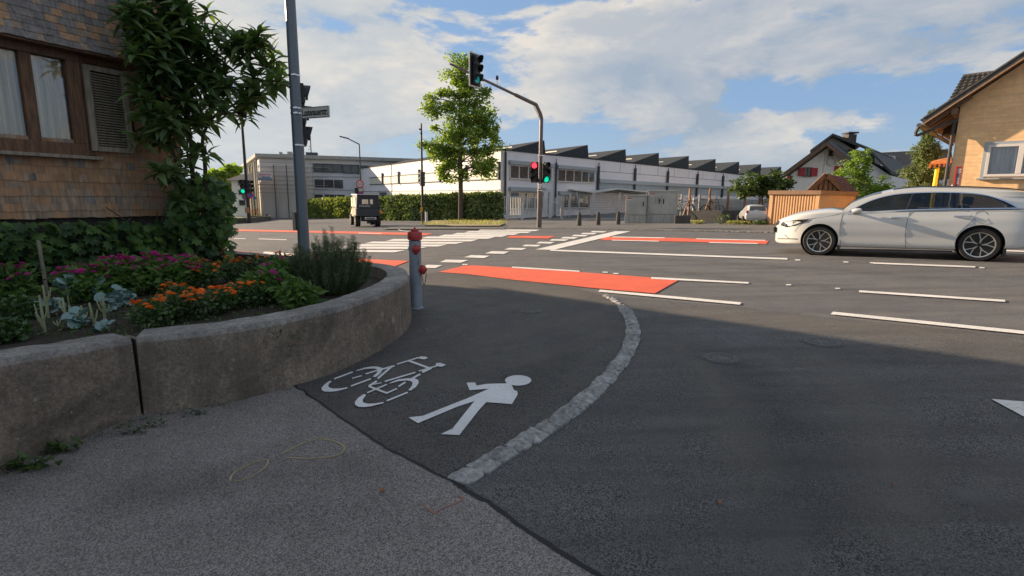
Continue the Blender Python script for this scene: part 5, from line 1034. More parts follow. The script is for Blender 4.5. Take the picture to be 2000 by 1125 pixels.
for x0,x1,y0,y1,np_ in ((613,629.5,321,334,1),(632.5,667,321.5,335,2),(670,700,323,337,2),(705,740,325,338,2),(616,630,352,364,2),(635,649.5,352.5,364.5,2),(654,668,353,365.5,2),(616,629,381.5,393,1),(636,651,381.5,393,1),(655,672,382,393.5,1)):
    a,b=SF_.uv(x0,y0)[0],SF_.uv(x1,y0)[0]; z1=SF_.uv(x0,y0)[1]; z0=SF_.uv(x0,y1)[1]; w=link('window',None,sb,SF_.p(a,z0)); m=MB(); m.fb(SF_,a-.1,b+.1,z1,z1+.12,.14,.24); m.fb(SF_,a-.1,b+.1,z0-.12,z0,.14,.3); m.fb(SF_,a-.1,a,z0,z1,.14,.24); m.fb(SF_,b,b+.1,z0,z1,.14,.24)
    for k in range(1,np_*(2 if y0>350 else 1)): q=a+(b-a)*k/(np_*(2 if y0>350 else 1)); m.fb(SF_,q-.05,q+.05,z0,z1,.14,.22)
    obj('frame',m,MAT['dgrey'],w); m=MB(); m.fb(SF_,a,b,z0,z1,.15,.18); obj('pane',m,MAT['win'],w)
zq=SF_.uv(611,371)[1]; m=MB(); m.fb(SF_,s5,LW,zq,zq+.12,.16,.22); zq=SF_.uv(611,345)[1]; m.fb(SF_,s5,LW,zq,zq+.12,.16,.22); obj('string_course',m,MAT['shade'],sb)
zr=zt+.45
for x0,x1,y,nm,mt in ((548,574,301,'roof_box','dgrey'),(597,620,297.5,'roof_box','dgrey'),(545,549.5,296.5,'chimney','concl'),(561,569.5,296,'chimney','concl'),(643,648,307,'chimney','concl')):
    a,b=SF_.uv(x0,y,-4)[0],SF_.uv(x1,y,-4)[0]; z1=SF_.uv((x0+x1)/2,y,-4)[1]; m=MB(); m.fb(SF_,a,b,zr-.1,z1,-5.5,-4); obj(nm,m,MAT[mt],sb)
# left facade vertical pilasters
m=MB()
for i in range(1,9): q=LS*i/9; m.fb(SLf,q-.15,q+.15,zb0_,zt-.1,0,.25)
obj('pilaster',m,MAT['render_'],sb)
# scaffolding
scf=thing('scaffolding',SF_.p(0,gz(SC.x,SC.y),1.2),'thin metal scaffolding in front of the grey office block','scaffold')
pm=MB(); 
for k,x in enumerate((506,535,541,560,578,596)):
    for nn_ in (.5,1.4): 
        s_=SF_.uv(x,340,nn_)[0]; m=MB(); m.tube([SF_.p(s_,zb0_+1,nn_),SF_.p(s_,zt-1.0,nn_)],.06,5); obj('standard',m,MAT['dgrey' if k in(1,3) else 'steel'],scf)
sa,sb_=SF_.uv(503,340,.9)[0],SF_.uv(640,340,.9)[0]
for y in (326,344,361,377):
    z=SF_.uv(541,y,.9)[1]; m=MB(); m.fb(SF_,sa,sb_,z,z+.05,1.0,1.35); obj('deck',m,MAT['woodg'],scf)
    m=MB(); 
    for q in (.55,1.05): m.tube([SF_.p(sa,z+q,1.42),SF_.p(sb_,z+q,1.42)],.025,4)
    obj('guard_rail',m,MAT['dgrey'],scf)
s0=SLf.uv(504,340,.9)[0]
for q in (.5,s0*.5,s0):
    m=MB(); m.tube([SLf.p(q,zb0_+1,1.2),SLf.p(q,zt-1,1.2)],.06,5); obj('standard',m,MAT['dgrey'],scf)
bn=thing('banner',SF_.p(SF_.uv(504,343,1.6)[0],SF_.uv(504,351,1.6)[1],1.6),'white banner with red lettering hung on the scaffolding','banner')
a,b=SF_.uv(504,343,1.6)[0],SF_.uv(532,343,1.6)[0]; z1,z0=SF_.uv(516,336,1.6)[1],SF_.uv(516,350.5,1.6)[1]; m=MB(); m.fb(SF_,a,b,z0,z1,1.58,1.62); obj('cloth',m,MAT['ban'],bn)
m=MB(); m.fb(SF_,a,b,z0-.12,z0+.25,1.621,1.63); m.fb(SF_,a+.25*(b-a),b-.3,z0+(z1-z0)*.27,z0+(z1-z0)*.42,1.621,1.63); obj('stripe',m,MAT['banb'],bn)
X_=SF_.x if SF_.x.cross(SF_.z).dot(SF_.n)>0 else -SF_.x
text('Jensohn',bn,SF_.p((a+b)/2,z0+(z1-z0)*.68,1.64),X_,(0,0,1),(z1-z0)*.48,'banr')
# low garage building in front
GC=G(518,418); GF=Fr((GC.x,GC.y,0),Vector((.96,.28,0))); lg=thing('low_garage',GC,'low flat building with roller doors in front of the scaffolded block','building'); zt=HZ(GC,388); s1=GF.uv(652,400)[0]
m=MB(); m.fb(GF,0,GF.uv(602,400)[0],GC.z-1,zt,-5,0); obj('wall',m,MAT['rgrey'],lg); m=MB(); m.fb(GF,-.4,s1,zt,zt+.55,-5.3,.7); obj('flat_roof',m,MAT['steel'],lg)
for x0,x1,y0,mt in ((534,560,391,'shade'),(564,580,398,'steel')): 
    a,b=GF.uv(x0,y0)[0],GF.uv(x1,y0)[0]; z1=GF.uv(x0,y0)[1]; nsl=9; dr_=link('roller_door',None,lg,GF.p(a,GC.z-.2))
    for k in range(nsl): 
        z0=GC.z-.2+(z1-GC.z+.2)*k/nsl; m=MB(); m.fb(GF,a,b,z0+.02,z0+(z1-GC.z+.2)/nsl-.02,.01,.08); obj('door_slat',m,MAT[mt],dr_)
# left small building + its roof
c=G(455,422); c=atY(455,400,66); LF=Fr((c.x,c.y,0),Vector((.9,.43,0))); hb=thing('pale_house',gr(c.x,c.y),'pale three-storey house with dark roof at the far left of the street','house'); z1=HZ(c,352); s1=LF.uv(486,380)[0]
m=MB(); m.fb(LF,0,s1,-4,z1,-8,0); obj('wall',m,MAT['hwhite'],hb)
A,B=LF.p(-.6,z1,.6),LF.p(s1+.6,z1,.6); Cc,D=LF.p(s1+.6,z1,-8.6),LF.p(-.6,z1,-8.6); mm_=LF.p(s1*.65,z1+1.6*(s1/3.2),-4)
m=MB().add([A,B,Cc,D,mm_,LF.p(s1+.6,z1+1.6*(s1/3.2),-4)],[(0,1,5,4),(1,2,5),(2,3,4,5),(3,0,4),(0,3,2,1)]); obj('roof',m,MAT['rdark'],hb)
for x0,x1,y0,y1 in ((465,474,352,361),(466,475,371,380),(467,479,391,401)):
    a,b=LF.uv(x0,y0)[0],LF.uv(x1,y0)[0]; zz1,zz0=LF.uv(x0,y0)[1],LF.uv(x0,y1)[1]; w=link('window',None,hb,LF.p(a,zz0)); m=MB(); m.fb(LF,a-.12,b+.12,zz0-.12,zz1+.12,0,.08); obj('frame',m,MAT['wmetal'],w); m=MB(); m.fb(LF,a,b,zz0,zz1,.07,.11); obj('pane',m,MAT['win'],w)
# corner retaining wall and fences on the left
def wallpx(name,pts,h,th,mat,label,cat):
    P=[G(*p) for p in pts]; t=thing(name,P[0],label,cat)
    for a,b in zip(P,P[1:]):
        d=V2(b-a).normalized(); n=Vector((-d.y,d.x,0)); 
        if n.y<0:n=-n
        m=MB(); m.hexa([a-Vector((0,0,.3)),b-Vector((0,0,.3)),b+n*th-Vector((0,0,.3)),a+n*th-Vector((0,0,.3)),a+Vector((0,0,h)),b+Vector((0,0,h)),b+n*th+Vector((0,0,h)),a+n*th+Vector((0,0,h))]); obj('wall_section',m,MAT[mat],t)
    return t
q=G(526,430.5); kk=(HZ(q,300)-HZ(q,310))/10; wallpx('corner_wall',[(400,440),(478,436),(526,430.5),(520,425.5)],kk*9,kk*3,'concd','low dark corner wall holding up a small lawn across the road','wall')
q=G(500,424); kk=(HZ(q,300)-HZ(q,310))/10; ft=thing('picket_fence',q,'brown slatted fence behind the corner wall across the road','fence')
a,b=atY(491,424,q.y),atY(521,420,q.y+3); n=15
for i in range(n):
    p=a.lerp(b,i/(n-1)); m=MB(); m.box(p.x-kk*.55,p.x+kk*.55,p.y,p.y+.05,p.z-kk*2,p.z+kk*16); obj('slat',m,MAT['woodl'],ft)
m=MB(); m.beam(a+Vector((0,.1,kk*12)),b+Vector((0,.1,kk*12)),.06,kk); m.beam(a+Vector((0,.1,kk*1)),b+Vector((0,.1,kk*1)),.06,kk); obj('rail',m,MAT['woodl'],ft)
ft=thing('metal_fence',atY(462,420,q.y+4),'thin pale metal railing left of the brown slatted fence','fence'); a,b=atY(462,418,q.y+4),atY(486,418,q.y+4)
for i in range(12): p=a.lerp(b,i/11); m=MB(); m.tube([p-Vector((0,0,kk*2)),p+Vector((0,0,kk*16))],kk*.25,4); obj('bar',m,MAT['steel'],ft)
m=MB(); m.beam(a+Vector((0,0,kk*15)),b+Vector((0,0,kk*15)),.05,kk*.8); obj('rail',m,MAT['steel'],ft)
# ---- hedges
def hedge(x0,x1,yb0,yb1,yt,th,mat,label,nl,size):
    A=atY(x0,420,yb0); A=gr(A.x,A.y); B=atY(x1,420,yb1); B=gr(B.x,B.y); h=HZ(A.lerp(B,.5),yt)-A.lerp(B,.5).z; d=V2(B-A).normalized(); n=Vector((-d.y,d.x,0)); 
    if n.y<0:n=-n
    L=(B-A).length; t=thing('hedge',A,label,'hedge'); m=MB(); e=size*.5
    def q(s,o,z): p=A+(B-A)*(s/L)+n*o; return Vector((p.x,p.y,p.z+z))
    m.hexa([q(e,e,-.2),q(L-e,e,-.2),q(L-e,th-e,-.2),q(e,th-e,-.2),q(e,e,h-e),q(L-e,e,h-e),q(L-e,th-e,h-e),q(e,th-e,h-e)]); obj('dark_inner_box',m,MAT['backc'],t)  # solid near-black box stands in for the shade between the leaves
    lv=[]
    for _ in range(nl):
        s=rnd.uniform(0,L); r=rnd.random(); 
        if r<.62: p=q(s,rnd.uniform(-.08,.2)+.25*noise.noise(Vector((s*.6,0,3))),rnd.uniform(0,h)); nn=-n
        elif r<.9: p=q(s,rnd.uniform(0,th),h+rnd.uniform(-.12,.1)+.14*noise.noise(Vector((s*.8,0,7)))); nn=Vector((0,0,1))
        else: p=q(rnd.choice((0,L)),rnd.uniform(0,th),rnd.uniform(0,h)); nn=d
        lv.append((p,orient((rdir()+nn*.5).normalized(),(nn+rdir()*.8).normalized()),size*rnd.uniform(.7,1.3)))
    cloud('leaves',lv,SH_D,MAT[mat],t,kind='stuff')
hedge(600,690,66,60,392,2.2,'L_hedgey','pale sunlit clipped hedge left of the utility vehicle',5200,.42)
hedge(738,822,48,44,386.5,1.4,'L_hedge','green clipped hedge right behind the utility vehicle',4600,.26)
hedge(824,969,43.5,40.5,382,1.2,'L_hedge','long clipped hedge behind the big roadside tree',7000,.22)
def shrub(x,y,w,h,mat,label,n=260,size=.16,nm='shrub'):
    P=G(x,y); t=thing(nm,P,label,nm); k=(HZ(P,300)-HZ(P,310))/10; lv=blob(P+Vector((0,0,k*h*.45)),(k*w/2,k*w/2.4,k*h*.55),n,size,(-.3,.8),.3); cloud('foliage',lv,SH_D,MAT[mat],t,kind='stuff'); m=MB(); m.tube([P,P+Vector((0,0,k*h*.5))],.03,5); obj('stem',m,MAT['bark'],t)
shrub(760,424,26,20,'L_bush','low bushy shrub in front of the hedge near the utility vehicle'); shrub(790,424,22,16,'L_dry','pale scrubby shrub in front of the hedge'); shrub(872,428,34,22,'L_bush','dark shrub left of the big tree trunk',420); shrub(915,430,36,20,'L_bush','shrub right of the big tree trunk',420); shrub(722,424,26,18,'L_bright','yellow-green shrub beside the amber lamp of the utility vehicle',300)
# ---- trees
def treef(name,px,py,label,trunk,crown,n,size,mat,limbs=6,shape=SH_D,seed=1,r0=.2,clump=.55,cat='tree',Y=None):
    """crown: list of (px,py,rx,ry) ellipses in the picture plane, given true depth extent"""
    P=G(px,py) if Y is None else gr(atY(px,py,Y).x,Y); t=thing(name,P,label,cat); k=(HZ(P,300)-HZ(P,310))/10
    def Q(x,y,dy=0): p=atY(x,y,P.y+dy); return p
    rs=random.Random(seed); m=MB(); tp=[Vector(P)]+[Q(*p) for p in trunk]; L=smooth_line([tuple(p) for p in tp],5); m.tube(L,[r0*(1-.85*i/(len(L)-1)) for i in range(len(L))],8)
    lv=[]; tot=sum(c[2]*c[3] for c in crown)
    for x,y,rx,ry in crown:
        nc=max(3,int(limbs*6*rx*ry/tot))
        for _ in range(nc):
            a=rs.uniform(0,6.28); q=rs.random()**.45; u=rs.uniform(-1,1); c=Q(x+math.cos(a)*rx*q,y+math.sin(a)*ry*q)+Vector((0,u*rx*k*.8*math.sqrt(max(.05,1-q*q)),0))
            cr=clump*rs.uniform(.6,1.35)
            j=min(range(len(L)),key=lambda i:abs(L[i][2]-(c.z-.25*rx*k))); m.tube([L[j],Vector(L[j]).lerp(c,.55)+Vector((0,0,.1)),c],[max(.012,r0*.22),r0*.12,.012],4)
            for _ in range(int(n/(limbs*6))):
                d=rdir(); lv.append((c+Vector((d.x,d.y,d.z*.75))*cr*rs.random()**.5,orient(rdir(-.8,.4),rdir()),size*rs.uniform(.7,1.3)))
    obj('trunk',m,MAT['bark'],t,smooth=True); cloud('crown',lv,shape,MAT[mat],t,kind='stuff'); return t
treef('roadside_tree',900,431,'tall upright light green tree on the verge across the road',[(900,380),(899,300),(898,220),(897,150),(898,115)],
 [(898,128,24,26),(893,170,36,28),(858,205,30,22),(925,190,28,26),(895,225,52,30),(945,235,30,26),(870,270,42,28),(930,275,48,30),(955,252,22,18),(865,310,30,26),(920,318,52,24),(950,330,24,18),(885,335,26,18),(840,285,14,12)],19000,.20,'L_tree',30,SH_D,3,.22,.62)
treef('young_tree',724,414,'young thin-leaved tree above the utility vehicle canopy',[(724,390),(723,350)],[(724,365,18,22),(738,378,10,14),(718,345,8,12)],520,.3,'L_bush',4,SH_D,5,.07,.6)
treef('young_tree',790,414,'young spreading tree behind the hedge middle',[(790,395),(790,355)],[(782,372,20,18),(800,365,16,20),(790,388,16,8)],560,.28,'L_bush',4,SH_D,6,.07,.6)
treef('young_tree',876,418,'small young tree just left of the big trunk',[(876,400),(876,355)],[(877,368,13,18)],260,.24,'L_bush',3,SH_D,7,.06,.45)
treef('distant_tree',440,420,'yellow-green tree beyond the pale house at the far left',[(440,380),(438,340)],[(440,380,20,34),(432,350,16,20),(446,338,12,14),(425,390,16,26)],3600,.8,'L_bright',6,SH_D,8,.3,1.2)
treef('round_bush',1488,436,'dark rounded bush behind the corrugated garage',[(1488,400),(1490,360)],[(1480,362,34,20),(1510,360,34,22),(1455,366,22,14),(1530,368,20,14),(1490,378,50,14)],5200,.14,'L_bush',8,SH_D,9,.08,.35,'bush')
treef('bright_bush',1680,446,'bright yellow-green feathery bush beside the tiled shed roof',[(1680,400),(1678,320)],[(1678,330,26,30),(1660,355,30,30),(1700,360,28,26),(1680,385,44,26),(1666,310,10,14),(1690,305,8,14),(1715,385,24,24)],8000,.13,'L_bright',16,SH_D,10,.08,.42,'bush',33)
# spruce
P=G(1795,452); P=gr(atY(1795,400,25).x,25); sptr=thing('spruce_tree',P,'dense green spruce standing left of the brick house','tree'); z0,z1=HZ(P,425),HZ(P,216); k=(HZ(P,300)-HZ(P,310))/10
m=MB(); m.tube([P,(P.x,P.y,z1)],[.2,.02],8); lv=[]
N_=330
for i in range(N_):
    t=(i+.5)/N_; z=z0+(z1-z0)*t; R_=k*66*(1-t)**1.0*(.85+.3*math.sin(t*31))+.03; a=i*2.4+rnd.uniform(-.3,.3); d=Vector((math.cos(a),math.sin(a),0)); L_=R_*rnd.uniform(.75,1.15); e=Vector((P.x,P.y,z))+d*L_+Vector((0,0,-L_*.22)); b=Vector((P.x,P.y,z)); m.tube([b,(b+e)/2+Vector((0,0,L_*.06)),e+Vector((0,0,L_*.12))],[.03,.02,.008],4)
    for j in range(int(14+34*L_)):
        u=rnd.uniform(.25,1.); c=b.lerp(e,u)+Vector((0,0,L_*.1*u)); sd=Vector((-d.y,d.x,0))*rnd.uniform(-1,1)*.22*L_*(1.15-u)*1.6; lv.append((c+sd+rdir()*.05,orient((d*.7+rdir()*.7+Vector((0,0,-.15))).normalized(),(0,0,1)),rnd.uniform(.1,.2)))
obj('trunk',m,MAT['bark'],sptr,smooth=True); cloud('crown',lv,(np.array([(0,0,0),(.5,-.16,0),(1,0,-.05),(.5,.16,0),(.45,0,.12)]),[(0,1,4),(1,2,4),(2,3,4),(3,0,4)]),MAT['L_spruce'],sptr,kind='stuff')
# ---- gate, fences, shelter
GP=G(975,429); GFr=Fr((GP.x,GP.y-.9,0),Vector((.80,.60,0))); zg=lambda x,y:GFr.uv(x,y)[1]; sg=lambda x:GFr.uv(x,400)[0]
gt_=thing('sliding_gate',GFr.p(sg(985),GP.z),'white vertical-bar sliding gate at the factory corner','gate'); zlo,zhi=zg(1020,421),zg(1020,385)
n=30
for i in range(n): s_=sg(985)+(sg(1072)-sg(985))*i/(n-1); m=MB(); m.fb(GFr,s_-.02,s_+.02,zlo,zhi,-.02,.02); obj('bar',m,MAT['wmetal'],gt_)
m=MB(); m.fb(GFr,sg(985)-.05,sg(1072)+.05,zlo-.10,zlo+.06,-.04,.04); m.fb(GFr,sg(985)-.05,sg(1072)+.05,zhi-.02,zhi+.04,-.035,.035); obj('rail',m,MAT['wmetal'],gt_)
m=MB(); m.fb(GFr,sg(1071),sg(1076),zlo-.3,zg(1073,371),-.12,.12); m.fb(GFr,sg(1058),sg(1071),zg(1065,375.5),zg(1065,372),-.1,.1); obj('gate_frame',m,MAT['wmetal'],gt_)
post('concrete_gate_post',975,429,381,.17,'concl','pale concrete post between the hedge and the white gate','post'); post('concrete_gate_post',1097,429,383,.14,'concl','pale concrete post right of the white gate','post'); post('marker_post',1020,429.5,396,.09,'wmetal','low white marker post in front of the white gate','post')
mf=thing('railing_fence',GFr.p(sg(1079),GP.z),'short pale bar fence between the gate frame and the concrete post','fence')
for i in range(8): s_=sg(1080)+(sg(1095)-sg(1080))*i/7; m=MB(); m.fb(GFr,s_-.02,s_+.02,zlo,zhi,.1,.14); obj('bar',m,MAT['wmetal'],mf)
m=MB(); m.tube([GFr.p(sg(1078),zg(1078,394),.3),GFr.p(sg(1099),zg(1099,424),.5)],.045,6); obj('brace',m,MAT['wmetal'],mf)
me_=thing('mesh_fence',GFr.p(sg(1100),GP.z),'see-through wire mesh fence behind the stone bollards','fence')
m=MB(); a,b=sg(1100),sg(1345); z0,z1=zg(1150,420),zg(1150,381)
for i in range(9): z=z0+(z1-z0)*i/8; m.fb(GFr,a,b,z-.012,z+.012,-.2,-.18)
for i in range(int((b-a)/.28)): s_=a+i*.28; m.fb(GFr,s_-.007,s_+.007,z0,z1,-.185,-.175)
obj('wire_mesh',m,MAT['steel'],me_)
for x in (1116,1160,1211,1262,1310): s_=sg(x); m=MB(); m.fb(GFr,s_-.045,s_+.045,z0-.2,z1+.12,-.25,-.17); obj('fence_post',m,MAT['wmetal'],me_)
m=MB(); s_=sg(1134); m.fb(GFr,s_,s_+.42,zg(1138,395),zg(1138,388),-.16,-.15); obj('notice_plate',m,MAT['signw'],me_)
# bike shelter behind
SP=GFr.p(sg(1162),GP.z,-2.6); sh=thing('bike_shelter',SP,'white shelter with a shallow folded roof behind the mesh fence','shelter')
def SQ(x,y,o=-2.6): s_,z=GFr.uv(x,y,o); return GFr.p(s_,z,o)
a,b,c,d=SQ(1119,372),SQ(1162,377),SQ(1209,370),SQ(1340,384); bk=-GFr.n*2.6
for p,q in ((a,b),(b,c),(c,d)): m=MB(); m.prism([p,q,q+Vector((0,0,.12)),p+Vector((0,0,.12))],bk); obj('roof_panel',m,MAT['wmetal'],sh)
for x in (1160,1211,1262): m=MB(); q=SQ(x,376); m.tube([q,Vector((q.x,q.y,gz(q.x,q.y)))],.07,6); obj('post_body',m,MAT['wmetal'],sh)
for x0,y0,x1,y1 in ((1126,374,1133,418),(1177,428,1209,392),(1195,378,1205,415),(1211,392,1201,420)): m=MB(); m.tube([SQ(x0,y0),SQ(x1,y1)],.045,5); obj('strut',m,MAT['wmetal'],sh)
# bollards
for x,y,l in ((1131,441,'left stone bollard of the three beside the utility cabinets'),(1168,439.5,'middle stone bollard of the three on the far pavement'),(1207,438.5,'right stone bollard, next to the grey cabinets')):
    P=G(x,y); t=thing('stone_bollard',P,l,'bollard','stone bollards on the far pavement'); h=HZ(P,y-26.5)-P.z; m=MB(); m.lathe(P,(0,0,1),[(.125,0),(.12,h*.3),(.10,h*.72),(.095,h*.74),(.09,h*.88),(.05,h*.97),(.01,h)],12); obj('shaft',m,MAT['concd'],t,smooth=True)
# cabinets
def cabinet(x0,x1,yb,yt,yp,depth,doors,label):
    A=G(x0,yb); B=G(x1,yb-.2); d=V2(B-A); F=Fr((A.x,A.y,0),d); L=d.length; t=thing('utility_cabinet',A,label,'cabinet'); z0=A.z; z1=HZ(A.lerp(B,.5),yt); zp=HZ(A.lerp(B,.5),yp)
    m=MB(); m.fb(F,0,L,z0-.1,zp-.01,-depth,0); obj('plinth',m,MAT['concl'],t,bevel=.01); m=MB(); m.fb(F,.02,L-.02,zp,z1-.06,-depth+.02,-.02); obj('body',m,MAT['cab'],t,bevel=.01); m=MB(); m.fb(F,-.03,L+.03,z1-.06,z1,-depth-.03,.04); obj('lid',m,MAT['cab'],t,bevel=.01)
    for i in range(doors): a=.05+(L-.1)*i/doors; b=.05+(L-.1)*(i+1)/doors; m=MB(); m.fb(F,a+.012,b-.012,zp+.04,z1-.1,-.02,.0); dd=obj('door',m,MAT['cab'],t,bevel=.005); q=b-.12 if i==0 else a+.10; zc=(zp+z1)/2+.06; m=MB(); m.fb(F,q-.02,q+.03,zc-.12,zc+.12,.0,.03); obj('handle',m,MAT['black' if doors>1 else 'dgrey'],dd)
    m=MB(); m.fb(F,.10,.36,z1-.30,z1-.16,.001,.006); st=obj('sticker',m,MAT['signw'],t); m=MB(); m.fb(F,.10,.36,z1-.22,z1-.165,.007,.009); obj('sticker_band',m,MAT['signr'],st)
    return F,L,t,z1
cabinet(1219,1260.5,436.3,380.5,420,.5,1,'lower left pale grey utility cabinet with one door'); F,L,t,z1=cabinet(1262,1318,435.8,372,419,.6,2,'taller right pale grey utility cabinet with two doors and scribbles')
m=MB()
for i in range(14): a=Vector((rnd.uniform(.42,.72),rnd.uniform(-.62,-.3))); b=a+Vector((rnd.uniform(-.08,.08),rnd.uniform(-.08,.08))); m.beam(F.p(a.x,z1+a.y,.006),F.p(b.x,z1+b.y,.006),.012,.002,F.n)
obj('scribble',m,MAT['black'],t)
# dark low wall, sheet fence, stakes
wallpx('low_stone_wall',[(1318,437),(1348,436.6)],.42,.4,'concd','short dark stone block wall right of the cabinets','wall'); wallpx('low_stone_wall',[(1348,434),(1440,434.6),(1500,435)],.62,.35,'concd','long dark stone wall in front of the sheet metal fence','wall')
FA=atY(1345,430,30.5); FFr=Fr((FA.x,FA.y,0),Vector((.93,.30,0))); pf=thing('sheet_metal_fence',gr(FA.x,FA.y),'tall pale corrugated sheet metal hoarding behind the stone wall','fence'); s0,s1=FFr.uv(1353,400)[0],FFr.uv(1515,400)[0]
n=14
for i in range(n):
    ya=lambda x:386-(x-1353)*.034
    z0=FFr.uv(1353,420)[1]+(FFr.uv(1353,386)[1]-FFr.uv(1353,420)[1])*i/n; z1_=z0+(FFr.uv(1353,386)[1]-FFr.uv(1353,420)[1])/n; zz_=(FFr.uv(1510,381)[1]-FFr.uv(1353,386)[1])*i/n*0
    m=MB(); m.hexa([FFr.p(s0,z0,0),FFr.p(s1,z0,0),FFr.p(s1,z0,.06),FFr.p(s0,z0,.06),FFr.p(s0,z1_-.01,-.04),FFr.p(s1,z1_-.01,-.04),FFr.p(s1,z1_-.01,-.0),FFr.p(s0,z1_-.01,-.0)]); obj('sheet',m,MAT['ribs'],pf)
for x,yt,mt,l,o in ((1346,368,'woodl','leftmost brown stake with a diagonal prop',.5),(1385,368,'woodl','second brown stake, crossed by pale props',.5),(1421,369,'obrown','third brown stake in front of the sheet fence',.4),(1454,370,'woodl','fourth brown stake near the small white car',.4),(1483,372,'obrown','fifth brown stake above the small white car',.4),(1331,379,'steel','pale metal post left of the brown stakes',.8),(1366,380,'steel','pale metal post between two brown stakes',.8),(1397,381,'steel','pale metal post right of the crossed props',.8)):
    s_=FFr.uv(x,400,o)[0]; p=FFr.p(s_,0,o); z0=gz(p.x,p.y); z1_=HZ(p,yt); t=thing('fence_stake',Vector((p.x,p.y,z0)),l,'stake','stakes along the sheet fence'); m=MB(); m.box(p.x-.05,p.x+.05,p.y-.05,p.y+.05,z0,z1_); obj('stake_body',m,MAT[mt],t)
    if x in (1346,1385): 
        for q in (-.5,.45): m=MB(); m.beam((p.x,p.y-.1,z0+1.3),(p.x+q,p.y-.3,z0+.1),.05,.05); obj('prop',m,MAT['woodl'],t)
# bicycles behind
def bicycle(x,y,label,mt):
    P=gr(*FFr.p(FFr.uv(x,415,1.0)[0],0,1.0)[:2]); P.z=HZ(P,y); t=thing('bicycle',P,label,'bicycle','bicycles parked behind the stone wall'); X=Vector((.93,.30,0)); 
    for s_ in (-.5,.5): 
        c=P+X*s_+Vector((0,0,.33)); m=MB(); L=[c+X*math.cos(a)*.33+Vector((0,0,math.sin(a)*.33)) for a in [i*.3927 for i in range(17)]]; m.tube(L,.018,5,cap=False)
        for k in range(6): m.tube([c,c+X*math.cos(k*1.047)*.33+Vector((0,0,math.sin(k*1.047)*.33))],.004,3)
        obj('wheel',m,MAT['black'],t)
    h=lambda s_,z:P+X*s_+Vector((0,0,z)); m=MB(); 
    for a,b in ((h(-.5,.33),h(-.1,.3)),(h(-.1,.3),h(-.22,.85)),(h(-.2,.78),h(.33,.85)),(h(-.1,.3),h(.35,.78)),(h(-.5,.33),h(-.2,.75)),(h(.5,.33),h(.3,1.0))): m.tube([a,b],.018,5)
    obj('frame',m,MAT[mt],t); m=MB(); m.tube([h(.3,1)+Vector((.1,-.25,0)),h(.3,1),h(.3,1)+Vector((-.1,.25,0))],.014,5); obj('handlebar',m,MAT['black'],t); m=MB(); m.beam(h(-.34,.88),h(-.1,.9),.12,.05); obj('saddle',m,MAT['black'],t)
bicycle(1333,423,'dark bicycle parked left of the brown stake','dgrey'); bicycle(1362,424,'blue-grey bicycle among the pale props','hyg'); bicycle(1392,424,'bicycle nearest the sheet metal fence','dgrey')
for x,w,l in ((1362,10,'dry weed left of the yellow ones'),(1410,26,'pinkish dry weed in front of the stone wall'),(1432,22,'tall yellow weed in front of the stone wall'),(1452,22,'yellow weed by the rear of the small white car'),(1485,26,'low green weed under the small white car')):
    P=G(x,437.5+(x-1362)*.012); V=[(P+Vector((rnd.uniform(-.3,.3),rnd.uniform(-.2,.2),rnd.uniform(0,.45 if 'low' not in l else .15))),orient(rdir(0,1),rdir()),rnd.uniform(.05,.11)) for _ in range(150)]; wt_=thing('roadside_weed',P,l,'weed'); cloud('foliage',V,SH_D,MAT['L_dry' if x<1470 and x!=1410 else 'L_bush'],wt_,kind='stuff')
# ---- corrugated garage
CG=G(1593,441); gb_=thing('corrugated_garage',CG,'orange-beige corrugated metal garage with a brown roof edge','garage'); zt=HZ(CG,380); zc=HZ(CG,372)
A=G(1499,438.5); d1=V2(A-CG); F1=Fr((CG.x,CG.y,0),d1); L1_=d1.length; F2=Fr((CG.x,CG.y,0),Vector((.80,.60,0))); L2_=F2.uv(1668,400)[0]
def corr(name,F,L,pitch,amp,z0,z1,mat,parent):
    m=MB(); n=int(L/pitch); V=[];Fc=[]
    for i in range(n):
        for f,o in ((0,0),(.28,amp),(.62,amp),(.9,0)): s_=min(L,(i+f)*pitch); V+=[F.p(s_,z0,o),F.p(s_,z1,o)]
    V+=[F.p(L,z0,0),F.p(L,z1,0)]
    for i in range(len(V)//2-1): Fc.append((2*i,2*i+2,2*i+3,2*i+1))
    m.add(V,Fc); return obj(name,m,MAT[mat],parent)
m=MB(); c=Vector((CG.x,CG.y,0)); u=F1.x; v=F2.x; m.prism([c-F1.n*.03-F2.n*.03+Vector((0,0,CG.z-.3)),c+u*L1_-F1.n*.03+Vector((0,0,CG.z-.3)),c+u*L1_+v*L2_+Vector((0,0,CG.z-.3)),c+v*L2_-F2.n*.03+Vector((0,0,CG.z-.3))],(0,0,zt-CG.z+.3)); obj('inner_wall',m,MAT['obrown'],gb_)
corr('ribbed_door',F1,L1_-.14,.115,.035,CG.z-.1,zt,'orange',gb_); corr('ribbed_side',F2,L2_,.09,.014,CG.z-.1,zt,'orange',gb_)
m=MB(); m.fb(F1,-.05,.10,CG.z-.1,zt,-.04,.05); m.fb(F1,L1_-.16,L1_,CG.z-.1,zt,-.04,.05); m.fb(F2,L2_-.1,L2_,CG.z-.1,zt,-.03,.03); obj('corner_trim',m,MAT['orange'],gb_)
m=MB(); m.fb(F1,-.12,L1_+.05,zt,zc,-.1,.12); m.fb(F2,-.1,L2_+.05,zt,zc-.002,-.1,.115); obj('roof_edge',m,MAT['obrown'],gb_); m=MB(); m.prism([c+Vector((0,0,zc-.03)),c+u*L1_+Vector((0,0,zc-.03)),c+u*L1_+v*L2_+Vector((0,0,zc-.03)),c+v*L2_+Vector((0,0,zc-.03))],(0,0,.02)); obj('roof',m,MAT['rdark'],gb_)
